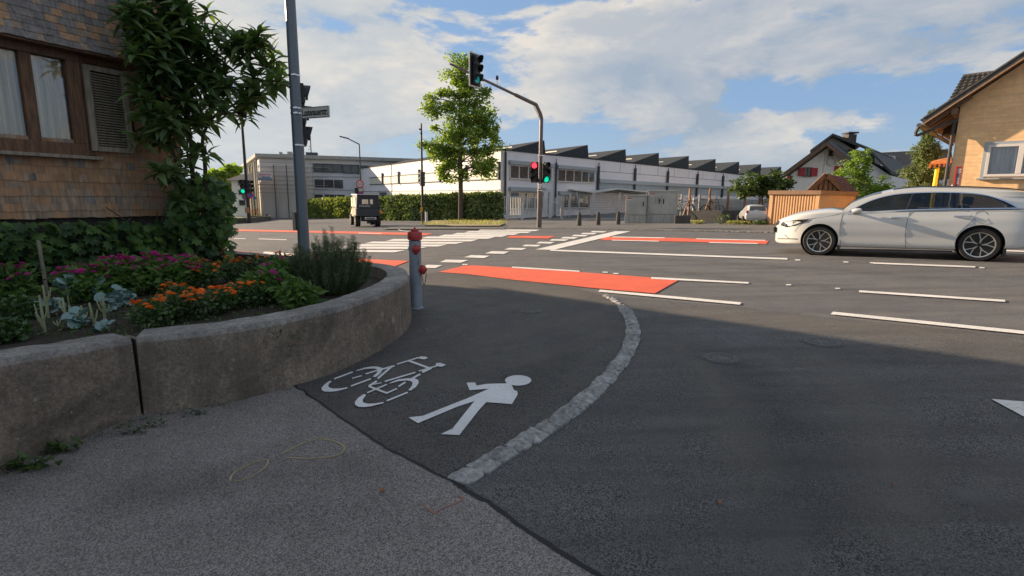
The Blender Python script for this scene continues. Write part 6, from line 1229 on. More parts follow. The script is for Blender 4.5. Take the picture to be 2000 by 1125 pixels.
# ---- tiled shed roof behind the garage
def plane_roof(name,quad,rows,cols,mat,parent,th=.05,tn='tile',step=.6):
    """quad: eaveL,eaveR,ridgeR,ridgeL ; each tile a part (few) """
    a,b,c,d=[Vector(p) for p in quad]; nrm=(b-a).cross(d-a).normalized(); 
    if nrm.z<0: nrm=-nrm
    for j in range(rows):
        for i in range(cols):
            def q(u,v): return (a*(1-u)+b*u)*(1-v)+(d*(1-u)+c*u)*v
            u0,u1,v0,v1=i/cols,(i+.97)/cols,j/rows,(j+1.05)/rows; m=MB()
            p=[q(u0,v0)+nrm*th*.9,q((u0*.5+u1*.5),v0)+nrm*th*1.5,q(u1,v0)+nrm*th*.9,q(u1,min(1,v1))+nrm*th*.15,q((u0+u1)/2,min(1,v1))+nrm*th*.6,q(u0,min(1,v1))+nrm*th*.15]
            m.add(p+[q(u0,v0)-nrm*.01,q(u1,v0)-nrm*.01],[(0,1,4,5),(1,2,3,4),(6,7,2,1,0)]); obj(tn,m,MAT[mat],parent)
P=atY(1610,380,29); TS=thing('tiled_shed',gr(P.x,P.y),'small wooden shed with red-brown tiled gable roof behind the garage','shed')
Aa=atY(1610,341,27.5); r2=atY(1647,348,31); eL=atY(1577,372,27.5); eR=atY(1643,373,27.5); eR2=atY(1678,380,31); eL2=eL+(r2-Aa)
m=MB(); m.prism([eL,eR,Aa],(r2-Aa)*.98); m.prism([Vector((eL.x,eL.y,gz(eL.x,eL.y))),Vector((eR.x,eR.y,gz(eR.x,eR.y))),eR,eL],(r2-Aa)*.98); obj('wall',m,MAT['woodd'],TS)
plane_roof('r',[eR+Vector((0,0,.02)),eR2+Vector((0,0,.02)),r2+Vector((0,0,.05)),Aa+Vector((0,0,.05))],8,9,'rred',TS,.05); plane_roof('r',[eL,eL2,r2,Aa],1,1,'rred',TS,.03,'far_slope')
m=MB(); o=Vector((0,-.12,0)); m.beam(eL+o,Aa+o,.08,.2); m.beam(eR+o,Aa+o,.08,.2); obj('verge_board',m,MAT['barn'],TS)
for i in range(7): f=(i+.5)/7; x=eL.lerp(eR,f); h=(Aa.z-eL.z)*(1-abs(2*f-1))*.9; m=MB(); m.box(x.x-.07,x.x+.07,x.y-.06,x.y-.02,x.z-.05,x.z+h); obj('board',m,MAT['barn'],TS)
# ---- far house with red shutters
Yh=46
def H(x,y,dy=0): return atY(x,y,Yh+dy)
rh=thing('chalet_house',gr(H(1610,400).x,Yh),'white gabled house with red shutters and a dark roof','house')
def profile(name,pts,y0,y1,mat,parent=rh): m=MB(); m.prism([atY(x,y,Yh+y0) for x,y in pts],Vector((.95,1,0))*(y1-y0)); return obj(name,m,MAT[mat],parent)
profile('wall',[(1545,440),(1700,440),(1700,352),(1660,318),(1613,285),(1545,338)],0,9,'hwhite'); 
def rbeam(name,p,q,th,y0,y1,mat): 
    A,B=atY(*p,Yh+y0),atY(*q,Yh+y0); V=Vector((.95,1,0))*(y1-y0); m=MB(); up=Vector((0,0,th)); m.hexa([A,B,B+V,A+V,A+up,B+up,B+V+up,A+V+up]); return obj(name,m,MAT[mat],rh)
rbeam('roof',(1530,343.5),(1614,282),.28,-1.0,10,'rtile'); rbeam('roof',(1614,282),(1656,314.5),.28,-1.0,10,'rdark'); 
rbeam('verge_board',(1530,345.5),(1614,284.5),.28,-1.15,-1.02,'barn'); rbeam('verge_board',(1614,284.5),(1656,317),.28,-1.15,-1.02,'barn')
profile('upper_gable',[(1583,298),(1626,266.5),(1664,290),(1700,315),(1614,315)],2.0,2.3,'rseen'); 
rbeam('upper_roof',(1582,298),(1626,265.5),.22,1.6,10,'rdark'); rbeam('upper_roof',(1626,265.5),(1702,296.5),.22,1.6,10,'rdark'); rbeam('lower_roof',(1700,299),(1740,340),.25,1.6,12,'rdark')
profile('dormer_wall',[(1660,290),(1701,298),(1701,318),(1660,310)],1.8,3,'woodd')
for x in (1664,1674,1684,1694): m=MB(); a=atY(x,297,Yh+1.7); b=atY(x+6,311,Yh+1.7); m.box(a.x,b.x,a.y,a.y+.05,b.z,a.z); obj('dormer_pane',m,MAT['win'],rh)
profile('right_wall',[(1655,316),(1700,318),(1742,345),(1742,440),(1655,440)],2.2,9,'rgrey')
m=MB(); a,b=atY(1656.5,274,Yh+3),atY(1670.5,290,Yh+3); m.box(a.x,b.x,a.y,a.y+.9,b.z-1,atY(1656,262,Yh+3).z); ch=obj('chimney',m,MAT['rtile'],rh); m=MB(); z=atY(1656,260,Yh+3).z; m.box(a.x-.08,b.x+.12,a.y-.1,a.y+1,z,z+.12); obj('chimney_cap',m,MAT['dgrey'],ch)
def hw(x0,x1,y0,y1,sh=(),nm='window'):
    a,b=atY(x0,y0,Yh),atY(x1,y1,Yh); w=link('window',None,rh,Vector((a.x,a.y,b.z))); m=MB(); m.box(a.x,b.x,a.y-.06,a.y,b.z,a.z); obj('pane',m,MAT['win'],w); m=MB(); t_=.07; m.box(a.x-t_,b.x+t_,a.y-.1,a.y,a.z,a.z+t_); m.box(a.x-t_,b.x+t_,a.y-.14,a.y,b.z-t_,b.z); m.box((a.x+b.x)/2-.04,(a.x+b.x)/2+.04,a.y-.09,a.y-.05,b.z,a.z); obj('frame',m,MAT['woodd'],w)
    for s0,s1 in sh: p,q=atY(s0,y0,Yh),atY(s1,y1,Yh); m=MB(); m.box(p.x,q.x,a.y-.14,a.y-.02,b.z-.03,a.z+.03); obj('shutter',m,MAT['shut'],w)
hw(1570,1583,328.5,343.5,((1559.5,1569.5),(1583.5,1594.5))); hw(1642,1646,325,340,((1630,1641),)); hw(1619,1625,296,303.5); hw(1541,1546,345,353,((1536,1541),))
m=MB(); c=atY(1622,316,Yh-.1); m.lathe(c,(0,-1,0),[(.30,0),(.30,.05),(.22,.1),(.05,.06)],20); obj('round_plaque',m,MAT['rgrey'],rh,smooth=True)
m=MB(); a=atY(1613,292,Yh); b=atY(1613,345,Yh); m.box(a.x-.05,a.x+.05,a.y-.12,a.y,b.z,a.z); obj('corner_edge',m,MAT['hwhite'],rh)
# neighbour roof
t=thing('neighbour_house',gr(atY(1770,400,62).x,62),'long grey-brown roof with skylight and solar panels between the chalet and the spruce','house')
def NQ(x,y,Y): return atY(x,y,Y)
a,b,c,d=NQ(1690,345,56),NQ(1865,345,60),NQ(1858,291,68),NQ(1696,299,64); m=MB(); m.prism([a,b,c,d],(0,0,-.3)); obj('roof',m,MAT['rtile'],t); m=MB(); m.box(a.x+1,b.x-1,57,67,-2,a.z-.1); obj('wall',m,MAT['rgrey'],t)
def onroof(x0,y0,x1,y1,nm,mt):
    n=(b-a).cross(d-a).normalized(); 
    if n.z<0:n=-n
    P=[onV(x,y,a+n*.08,n) for x,y in ((x0,y1),(x1,y1),(x1,y0),(x0,y0))]; m=MB(); m.prism(P,n*.1); obj(nm,m,MAT[mt],t)
onroof(1720,305,1738,317,'skylight','shade'); onroof(1719,319,1731,330,'solar_panel','solar'); onroof(1733,319,1746,330,'solar_panel','solar'); onroof(1739,306,1748,317,'solar_panel','solar')
# ================================================================ right brick house
RY=19.8; RC=atY(1862,300,RY); RF=Fr((RC.x,RC.y,0),Vector((.70,-.714,0))); R2=None
MAT['rbrick']=coursed('orange_clinker_cladding',(.90,.585,.30),(.89,.58,.295),(.70,-.714),.6,.066,(.74,.48,.25),.006,.6)
br=thing('brick_house',gr(RC.x,RC.y),'orange brick-clad gabled house at the right edge','house')
ru=lambda x,y,o=0:RF.uv(x,y,o)
def rp(x,y,o=0): s_,z=RF.uv(x,y,o); return RF.p(s_,z,o)
OV=.55
tip=ru(1802,242,OV); v2=ru(2000,113,OV); sl=(v2[1]-tip[1])/(v2[0]-tip[0])
zw=lambda s_: tip[1]+sl*(s_-tip[0])
Lf=9.5; apx=Lf/2
pts=[RF.p(0,-.5,0),RF.p(Lf,-.5,0),RF.p(Lf,zw(0)-.05,0),RF.p(apx,zw(apx)-.05,0),RF.p(0,zw(0)-.05,0)]
m=MB(); m.prism(pts,-RF.n*9.0); wall=obj('wall',m,MAT['rbrick'],br)
# roof slabs
back=-RF.n*(10+OV)
def rslab(s0,z0,s1,z1,th,nm,mat,o0=OV,bk=back): A=RF.p(s0,z0,o0);B=RF.p(s1,z1,o0); m=MB(); m.prism([A,B,B+Vector((0,0,th)),A+Vector((0,0,th))],bk); return obj(nm,m,MAT[mat],br)
rslab(tip[0],zw(tip[0]),apx,zw(apx),.07,'roof_boarding','woodd'); rslab(apx,zw(apx),Lf+1,zw(tip[0]),.07,'roof_boarding','woodd')
# tiles
A=RF.p(tip[0]-.05,zw(tip[0])+.09,OV+.03); B=RF.p(apx,zw(apx)+.09,OV+.03); nr=9; up_=(B-A)
m=MB(); nrm=up_.cross(back).normalized(); nrm=nrm if nrm.z>0 else -nrm
for j in range(18):
    a=A+up_*(j/18); b=A+up_*((j+1.06)/18); m.prism([a+nrm*.05,b+nrm*.01,b+nrm*.03,a+nrm*.08],back)
obj('tile_courses',m,MAT['rright'],br,kind='stuff')
for k,(off,mt,th,dn) in enumerate(((OV+.02,'rdark',.17,.0),(OV+.04,'woodl',.05,-.055),(OV+.05,'rright',.06,.17))):
    m=MB(); A=RF.p(tip[0],zw(tip[0])+dn,off); B=RF.p(apx,zw(apx)+dn,off); m.prism([A,B,B+Vector((0,0,th)),A+Vector((0,0,th))],RF.n*.03); obj('verge_board',m,MAT[mt],br)
# exposed rafters under the eave
for i in range(12):
    o=OV-.25-i*.55; A=RF.p(tip[0]+.08,zw(tip[0]+.08)-.10,o); B=RF.p(.3,zw(.3)-.10,o); m=MB(); m.beam(A,B,.09,.15); obj('rafter',m,MAT['barn'],br)
m=MB(); A=RF.p(-.1,zw(-.1)-.28,OV-.1); m.beam(A,A-RF.n*9,.16,.22); obj('purlin',m,MAT['barn'],br)
A=RF.p(tip[0]-.09,zw(tip[0])-.05,OV+.05); m=MB(); m.tube([A,A-RF.n*9],.085,10); obj('gutter',m,MAT['rright'],br,smooth=True)
m=MB(); W_=RF.p(-.10,zw(0)-.75,.07); m.tube(smooth_line([tuple(A+Vector((0,0,-.05))),tuple(A+Vector((0,0,-.35))),tuple(W_+Vector((0,0,.1))),tuple(W_-Vector((0,0,.25))),tuple(RF.p(-.10,.5,.07))],5),.055,8); obj('downpipe',m,MAT['rright'],br,smooth=True)
# raised roof part with big tiles
q0,q1,q2,q3=rp(1853,199,-2.2),rp(1935,160,-2.2),rp(1942,142,-3.6),rp(1881,150,-3.6)
q0,q1,q2,q3=rp(1848,206,-2.0),rp(1975,190,-2.0),rp(1955,140.5,-4.6),rp(1880.5,150,-4.6)
plane_roof('r',[q0,q1,q2,q3],9,8,'rright',br,.09)
m=MB(); m.tube([q3+Vector((0,0,.03)),q2+Vector((0,0,.03))],.07,8); m.prism([q0-Vector((0,0,1.2)),q1-Vector((0,0,1.2)),q2-Vector((0,0,.1)),q3-Vector((0,0,.1))],(0,0,.07)); obj('ridge_cap',m,MAT['rright'],br)
# window of the brick house
s0,s1=ru(1926,315)[0],ru(2022,315)[0]; z1,z0=ru(1935,283)[1],ru(1935,345)[1]; w=link('window',None,br,RF.p(s0,z0))
fr_=.085; m=MB(); m.fb(RF,s0,s1,z1-fr_,z1,-.02,.05); m.fb(RF,s0,s1,z0,z0+fr_,-.02,.05); m.fb(RF,s0,s0+fr_,z0+fr_,z1-fr_,-.02,.05); m.fb(RF,s1-fr_,s1,z0+fr_,z1-fr_,-.02,.05); ms_=ru(1990,315)[0]; m.fb(RF,ms_-.05,ms_+.10,z0+fr_,z1-fr_,-.02,.06); obj('frame',m,MAT['facc'],w,bevel=.006)
m=MB(); m.fb(RF,s0-.11,s0-.002,z0-.05,z1+.10,-.01,.03); m.fb(RF,s0-.002,s1+.1,z1+.002,z1+.10,-.01,.03); m.fb(RF,s0-.18,s1+.15,z0-.10,z0-.052,-.02,.14); obj('surround',m,MAT['shade'],w)
cutm=MB(); cutm.fb(RF,s0+.03,s1-.03,z0+.03,z1-.03,-.30,.2); wl_=WL[wall.name]; cme=mesh('cut',[(x-wl_.x,y-wl_.y,zc_-wl_.z) for x,y,zc_ in cutm.v],cutm.f,MAT['rbrick']); recalc(cme); boolean(wall,cme)
m=MB(); m.fb(RF,s0+fr_,s1-fr_,z0+fr_,z1-fr_,-.0,.012); obj('pane',m,MAT['wing'],w)
m=MB(); n=80
for i in range(n):
    a=s0+(s1-s0)*i/n; b=s0+(s1-s0)*(i+1)/n; f=lambda i:-.13+.035*math.sin(i*.9)+.012*math.sin(i*2.3); m.add([RF.p(a,z0,f(i)),RF.p(b,z0,f(i+1)),RF.p(b,z1,f(i+1)),RF.p(a,z1,f(i))],[(0,1,2,3)])
obj('curtain',m,MAT['curtw'],w,smooth=True); m=MB(); m.fb(RF,s0,s1,z0,z1,-.29,-.27); obj('recess_back',m,MAT['shade'],w)
# stop sign column, yellow post, canopy
SQp=RF.p(*ru(1866,326,.5),.5); st=thing('bus_stop_sign',gr(SQp.x,SQp.y),'narrow red and grey stop sign with letter H before the brick wall','sign')
a,b=ru(1864.5,343,.5)[0],ru(1877,343,.5)[0]; z1,z0=ru(1870,325,.5)[1],ru(1870,364,.5)[1]
m=MB(); m.fb(RF,a,a+(b-a)*.25,z0,z1,.47,.52); m.fb(RF,a+(b-a)*.93,b,z0,z1,.47,.52); m.fb(RF,a+(b-a)*.25,a+(b-a)*.93,z1-.03,z1,.47,.52); obj('red_board',m,MAT['signr'],st); m=MB(); m.fb(RF,a+(b-a)*.25,a+(b-a)*.93,z0,z1-.03,.48,.50); obj('grey_board',m,MAT['signd'],st)
m=MB(); cc_=RF.p(a+(b-a)*.58,z1-.16,.503); m.lathe(cc_,RF.n,[(.075,0),(.075,.006),(.06,.006)],16,cap=False); obj('ring',m,MAT['signw'],st); X_=RF.x if RF.x.cross(RF.z).dot(RF.n)>0 else -RF.x; text('H',st,RF.p(a+(b-a)*.58,z1-.16,.508),X_,(0,0,1),.11,'signw')
m=MB(); 
for i in range(4): m.fb(RF,a+(b-a)*.38,a+(b-a)*.8,z0+.10+.06*i,z0+.12+.06*i,.501,.504)
obj('text_rows',m,MAT['signw'],st); m=MB(); m.tube([gr(SQp.x,SQp.y),Vector((SQp.x,SQp.y,z0+.05))],.03,6); obj('post_body',m,MAT['steel'],st)
YP=atY(1829,345,22.5); Yb=gr(YP.x,YP.y); t=thing('yellow_post',Yb,'bright yellow post left of the brick house corner','post'); m=MB(); m.tube([Yb,Vector((atY(1825,364,22.5).x,22.5,atY(1825,364,22.5).z)),atY(1831,328,22.5)],.075,10); obj('post_body',m,MAT['yel'],t,smooth=True)
t=thing('wooden_canopy',gr(*atY(1830,320,23)[:2]),'small orange-brown wooden canopy above the yellow post','canopy'); m=MB(); a,b,c,d=atY(1816,322,22.2),atY(1858,318,22.2),atY(1858,308,24.4),atY(1820,317,24.4); m.prism([a,b,c,d],(0,0,.06)); obj('roof_panel',m,MAT['canopy'],t)
for i in range(5): m=MB(); p,q=a.lerp(b,i/4.4),d.lerp(c,i/4.4); m.beam(p-Vector((0,0,.07)),q-Vector((0,0,.07)),.06,.14); obj('rafter',m,MAT['canopy'],t)
m=MB(); m.beam(b+Vector((.1,0,-.2)),Vector((b.x+.1,b.y,gz(b.x,b.y))),.1,.1); obj('post_body',m,MAT['canopy'],t)
# ================================================================ utility vehicle
UP_=G(721,443.5); uf=Vector((-.42,.907,0)).normalized(); ul=Vector((-.907,-.42,0)); 
def U(f,l,z): return UP_+uf*f+ul*l+Vector((0,0,z))
k=(HZ(UP_,380)-UP_.z)/1.95
ut=thing('utility_vehicle',UP_,'dark canvas-topped utility vehicle driving away on the left road','vehicle')
wd=.74*k*1.0
def ub(f0,f1,l0,l1,z0,z1,t0=0): 
    m=MB(); m.hexa([U(f0,l0,z0*k),U(f0,l1,z0*k),U(f1,l1,z0*k),U(f1,l0,z0*k),U(f0,l0,z1*k),U(f0,l1,z1*k),U(f1,l1,z1*k),U(f1,l0,z1*k)]); return m
def uhex(f0b,f0t,f1,lw0,lw1,z0,z1): return MB().hexa([U(f0b,-lw0,z0*k),U(f0b,lw0,z0*k),U(f1,lw0,z0*k),U(f1,-lw0,z0*k),U(f0t,-lw1,z1*k),U(f0t,lw1,z1*k),U(f1,lw1,z1*k),U(f1,-lw1,z1*k)])
obj('cargo_box',uhex(0,0,1.1,wd*.93,wd*.97,.66,1.12),MAT['utvb'],ut,bevel=.02); 
obj('canvas_rear',uhex(.0,.12,1.5,wd*.97,wd*.86,1.12,1.93),MAT['utv'],ut,bevel=.03); obj('cab_frame',uhex(1.5,1.5,2.3,wd*.9,wd*.84,.95,1.93),MAT['utv'],ut,bevel=.03)
obj('canvas_roof',uhex(.05,.05,2.35,wd*.9,wd*.88,1.93,1.97),MAT['wmetal'],ut)
obj('chassis',ub(.1,2.9,-wd*.5,wd*.5,.34,.6),MAT['black'],ut); obj('bonnet',uhex(2.3,2.3,3.1,wd*.9,wd*.8,.6,1.05),MAT['utvt'],ut,bevel=.04); obj('side_panel',ub(.15,1.05,wd*.97,wd*1.0,.70,1.10),MAT['utvt'],ut); obj('door',ub(1.25,2.2,wd*.90,wd*.94,.6,1.1),MAT['utvt'],ut)
for f0,f1,z0,z1 in ((.35,1.35,1.25,1.75),(1.6,2.2,1.2,1.75)): obj('side_window',ub(f0,f1,wd*.90,wd*.955,z0,z1),MAT['curt'],ut)
for l in (wd*.99,-wd*.99): m=MB(); m.beam(U(2.25,l*.86,1.93*k),U(2.8,l*.86,1.0*k),.05,.05); obj('windscreen_post',m,MAT['black'],ut)
for l0,l1,nm in ((wd*.0,wd*.50,'rear_window'),(-wd*.38,-wd*.15,'rear_window')): 
    m=MB(); f=lambda z:(z-1.12)/.81*.12-.015; m.hexa([U(f(1.38),l0,1.38*k),U(f(1.38),l1,1.38*k),U(.1+f(1.38),l1,1.38*k),U(.1+f(1.38),l0,1.38*k),U(f(1.66),l0,1.66*k),U(f(1.66),l1,1.66*k),U(.1+f(1.66),l1,1.66*k),U(.1+f(1.66),l0,1.66*k)]); obj(nm,m,MAT['curt'],ut)
text('POLARIS',ut,U(-.02,wd*.30,1.26*k),-ul,(0,0,1),.17*k,'signw'); 
for l0,l1 in ((-.34*k,.34*k),): obj('licence_plate',ub(-.05,-.03,l0-.1,l1-.1,.46,.60),MAT['signw'],ut)
m=MB(); m.hexa([U(-.06,-.36*k,.5*k),U(-.06,.16*k,.5*k),U(-.051,.16*k,.5*k),U(-.051,-.36*k,.5*k),U(-.06,-.36*k,.56*k),U(-.06,.16*k,.56*k),U(-.051,.16*k,.56*k),U(-.051,-.36*k,.56*k)]); 
obj('plate_text',m,MAT['dgrey'],ut); obj('tail_light',ub(-.05,.05,-wd*1.08,-wd*.88,.84,1.0),MAT['amber'],ut,bevel=.02); obj('hitch',ub(-.12,.1,-.12,.12,.22,.40),MAT['black'],ut)
for f,l in ((.55,wd*.82),(.55,-wd*.82),(2.55,wd*.82),(2.55,-wd*.82)):
    wl0=link('wheel',None,ut,U(f,l,.36*k)); s=1 if l>0 else -1; m=MB(); c=U(f,l-.15*s,.36*k); r=.36*k; m.lathe(c,ul*s,[(r*.6,0),(r*.93,.0),(r,.05),(r,.25),(r*.93,.30),(r*.6,.30)],18); obj('tyre',m,MAT['tyre'],wl0,smooth=True); m=MB(); m.lathe(c,ul*s,[(r*.58,.05),(r*.58,.29),(r*.5,.27),(r*.2,.29),(r*.1,.31)],14); obj('rim',m,MAT['utvt'],wl0,smooth=True)
# small white hatchback parked behind
HPb=G(1478,438.5); hf=Vector((.25,.968,0)).normalized(); hl=Vector((-.968,.25,0)); kh=(HZ(HPb,399)-HPb.z)/1.48
hc_=thing('parked_car',HPb,'small white hatchback seen from behind, parked beside the corrugated garage','car')
def Hh(f,l,z): return HPb+hf*f*kh+hl*l*kh+Vector((0,0,z*kh))
def loft(rings,close=True,cap=True):
    m=MB(); n=len(rings[0])
    for r in rings: m.v+=[tuple(p) for p in r]
    for i in range(len(rings)-1):
        for j in range(n if close else n-1): m.f.append((i*n+j,i*n+(j+1)%n,(i+1)*n+(j+1)%n,(i+1)*n+j)); m.m.append(0)
    if cap: m.f+= [tuple(range(n))[::-1],tuple((len(rings)-1)*n+j for j in range(n))]; m.m+=[0,0]
    return m
def hring(f,w0,w1,w2,z0,z1,z2,z3): return [Hh(f,a,b) for a,b in ((-w0,z0),(-w1,z1),(-w1*.99,z2*.8),(-w2*1.08,z2),(-w2,z3-.12),(-w2*.8,z3),(w2*.8,z3),(w2,z3-.12),(w2*1.08,z2),(w1*.99,z2*.8),(w1,z1),(w0,z0))]
rg=[hring(-.02,.72,.80,.62,.28,.5,.88,.93),hring(.08,.76,.84,.70,.22,.5,.95,1.05),hring(.28,.78,.85,.64,.2,.5,.95,1.40),hring(.6,.78,.85,.62,.2,.5,.95,1.47),hring(2.0,.78,.85,.60,.2,.5,.93,1.46),hring(2.7,.78,.84,.62,.2,.5,.92,1.15),hring(2.95,.78,.84,.72,.2,.5,.88,.98),hring(3.6,.7,.8,.6,.25,.5,.72,.78)]
o=obj('body',loft(rg),MAT['carp'],hc_,smooth=True); s_=o.modifiers.new('s','SUBSURF'); s_.levels=1; s_.render_levels=2
def hpanel(nm,pts,mat,d=.012): m=MB(); m.prism([Hh(*p) for p in pts],-hf*d*kh-Vector((0,0,-.004))); return obj(nm,m,MAT[mat],hc_)
hpanel('rear_window',[(.085,-.56,1.0),(.085,.56,1.0),(.26,.52,1.33),(.26,-.52,1.33)],'win',.03); 
for s in (-1,1): hpanel('tail_light',[(.03,s*.62,.82),(.03,s*.80,.80),(.12,s*.76,1.02),(.10,s*.66,1.02)],'signr',.05)
hpanel('licence_plate',[(-.05,-.27,.56),(-.05,.27,.56),(-.05,.27,.67),(-.05,-.27,.67)],'signw',.01); hpanel('bumper_line',[(-.06,-.7,.40),(-.06,.7,.40),(-.06,.7,.42),(-.06,-.7,.42)],'dgrey',.01); m=MB(); m.beam(Hh(.06,0,1.02),Hh(.06,-.35,1.06),.02,.02); obj('wiper',m,MAT['black'],hc_)
for f,l in ((.6,.74),(.6,-.74),(3.0,.74),(3.0,-.74)): m=MB(); m.lathe(Hh(f,l-.08,.3),hl,[(.2*kh,0),(.3*kh,0),(.3*kh,.17),(.2*kh,.17)],16); obj('wheel',m,MAT['tyre'],hc_,smooth=True)
# ================================================================ WHITE ESTATE CAR
CF=G(1597,499.3); CR=G(1909,511.3); cx_=(CF-CR).normalized(); WB=(CF-CR).length; cn=Vector((-.036,0,1)); cz=(cn-cx_*cn.dot(cx_)).normalized(); cy=cz.cross(cx_).normalized()
if cy.dot(CAM-CR)<0: cy=-cy
car=thing('estate_car',CR,'white estate car driving left along the road with tinted windows','car')
def Cw(s,y,z): return CR+cx_*s+cy*y+cz*z
HWd=.90; YC=-.90
def clampi(x,a,b): return max(a,min(b,x))
def interp(x,T):
    if x<=T[0][0]: return T[0][1]
    for (a,b),(c,d) in zip(T,T[1:]):
        if x<=c: 
            t=(x-a)/(c-a); t=t*t*(3-2*t) if False else t; return b+(d-b)*t
    return T[-1][1]
def cpx0(px,py,y=0):
    P=onV(px,py,Cw(0,y,0),cy); d=P-CR; return d.dot(cx_),d.dot(cz)
# plan inset of the side at s (nose and tail taper)
def plan(s):
    q=0
    if s>WB+.15: q=((s-WB-.15)/.78)**2.2*.42
    if s<-.45: q=((-.45-s)/.62)**2.2*.18
    return q
def sidey(s,z):
    v=0
    if z<.30: v-=(.30-z)*.35
    if z>.62: v-=(z-.62)*.13
    if z>BELT: v-=(z-BELT)*.40
    v+=.018*math.exp(-((z-.80)/.05)**2)-.02*math.exp(-((z-.42)/.09)**2)*(1 if .3<s<WB-.3 else 0)
    return v-plan(s)-.015
BELT=cpx0(1780,410.5)[1]
def C2(px,py):
    y=-.05
    for _ in range(5): s,z=cpx0(px,py,y); y=sidey(s,z)
    return s,z
BELT=C2(1780,410.5)[1]
hood=[C2(*p) for p in [(1626,411.5),(1600,413.3),(1575,416.5),(1550,421.5),(1532,427.5),(1521,434)]]
nose=C2(1513,456); SN=nose[0]
topT=sorted([(-1.0,BELT+.0),(-.9,BELT+.02),(WB*.4,BELT),(hood[0][0]-.3,BELT+.005)]+[(a,b) for a,b in hood]+[(SN+.0,hood[-1][1]-.10)])
def ztop(s): return interp(s,topT)
zbT=[(-1.02,.40),(-.95,.30),(-.5,.24),(.2,.19),(WB-.2,.19),(WB+.45,.22),(SN-.12,.20),(SN,.26)]
def zbot(s): return interp(s,zbT)
st_=[-1.02,-.99,-.9,-.75,-.55,-.3,0,.3,.7,1.2,1.7,2.1,2.4,WB-.2,WB,WB+.2,WB+.4,WB+.55,WB+.68,SN-.12,SN-.05,SN]
rings=[]
for s in st_:
    e=0
    if s>SN-.14: e=(s-SN+.14)/.14
    zt_=ztop(s); zb_=zbot(s); r=[]
    hoodc=.0 if s<hood[0][0] else .055
    for f in (0,.05,.16,.30,.45,.6,.74,.86,.94,1.): z=zb_+(zt_-zb_)*f; y=sidey(s,z)-(.05*(1-f/.05) if f<.05 else 0)-(.02 if f==1. else 0); r.append((y,z))
    cr=[(-.14,hoodc*.45),(-.38,hoodc*.85),(-.65,hoodc),(-.90,hoodc*1.02)]
    r+=[(min(r[-1][0],-.02)+a*( .9+r[-1][0])/.9 if False else a*(.9-abs(r[9][0]))/.9+r[9][0]*(1-abs(a)/.9),zt_+b) for a,b in cr]
    L=[Cw(s,y,z) for y,z in r]+[Cw(s,-1.8-y,z) for y,z in r[:-1][::-1]]
    rings.append(L)
bodyo=obj('body',loft(rings),[MAT['carp'],MAT['cardk']],car,smooth=True)
sm=bodyo.modifiers.new('s','SUBSURF'); sm.levels=2; sm.render_levels=2
# wheel arches cut out
wr=.335
for i,(s,dz) in enumerate(((WB,0),(0,0))):
    for yc in (0.1,-1.9):
        m=MB(); a=Cw(s,yc,wr+.02)-CR; m.lathe(a,cy*(-1 if yc>0 else 1),[(wr+.045,0),(wr+.045,.42)],36); cme=mesh('cut',m.v,m.f,MAT['cardk']); recalc(cme); boolean(bodyo,cme)
bodyo.data.polygons.foreach_set('use_smooth',[True]*len(bodyo.data.polygons))
try: bodyo.data.set_sharp_from_angle(angle=R(50))
except Exception: pass
# arch liners, wheels
for s in (WB,0):
    for y0,sg_ in ((-.02,1),(-1.78,-1)):
        m=MB(); m.lathe(Cw(s,y0-.36*sg_,wr+.02),cy*sg_,[(.05,0),(wr+.045,.0),(wr+.047,.33)],30,cap=False); obj('wheel_arch_liner',m,MAT['cardk'],car)
        wh=link('wheel',None,car,Cw(s,y0,wr)); c=Cw(s,y0-.24*sg_,wr); ax=cy*sg_; m=MB()
        m.lathe(c,ax,[(wr*.75,.0),(wr*.96,.0),(wr,.03),(wr,.18),(wr*.985,.205),(wr*.93,.222),(wr*.765,.222),(wr*.75,.205)],48); 
        obj('tyre',m,MAT['tyre'],wh,smooth=True)
        m=MB(); R0=wr*.75; m.lathe(c,ax,[(R0,.20),(R0*1.0,.216),(R0*.93,.21),(R0*.92,.10)],40,cap=False); 
        u=cx_; v=cz; o_=c+ax*.195
        for kx in range(5):
            a=math.pi/2+.2+kx*2*math.pi/5
            for off in (-.30,.30):
                P0=o_+(u*math.cos(a)+v*math.sin(a))*wr*.10; P1=o_+(u*math.cos(a)+v*math.sin(a))*wr*.33+ax*.004; P2=o_+(u*math.cos(a+off)+v*math.sin(a+off))*wr*.72+ax*.004
                P1=o_+(u*math.cos(a+off*.25)+v*math.sin(a+off*.25))*wr*.34
                m.beam(P0,P1,.020,.022,up=ax); m.beam(P1,P2,.017,.022,up=ax)
        obj('rim',m,MAT['rim'],wh); m=MB(); m.lathe(c,ax,[(R0*.93,.08),(R0*.92,.15),(wr*.2,.16),(wr*.14,.185),(wr*.12,.20),(.01,.202)],30); obj('hub',m,MAT['rimd'],wh,smooth=True)
        if sg_>0: m=MB(); q=Cw(s-wr-.06,y0-.05,.27); m.box(0,1,0,1,0,1); m.v=[tuple(Cw(s-wr-.075+.05*a_,y0-.22+.2*b_,.13+.20*c_)) for a_,b_,c_ in m.v]; obj('mud_flap',m,MAT['cardk'],car)
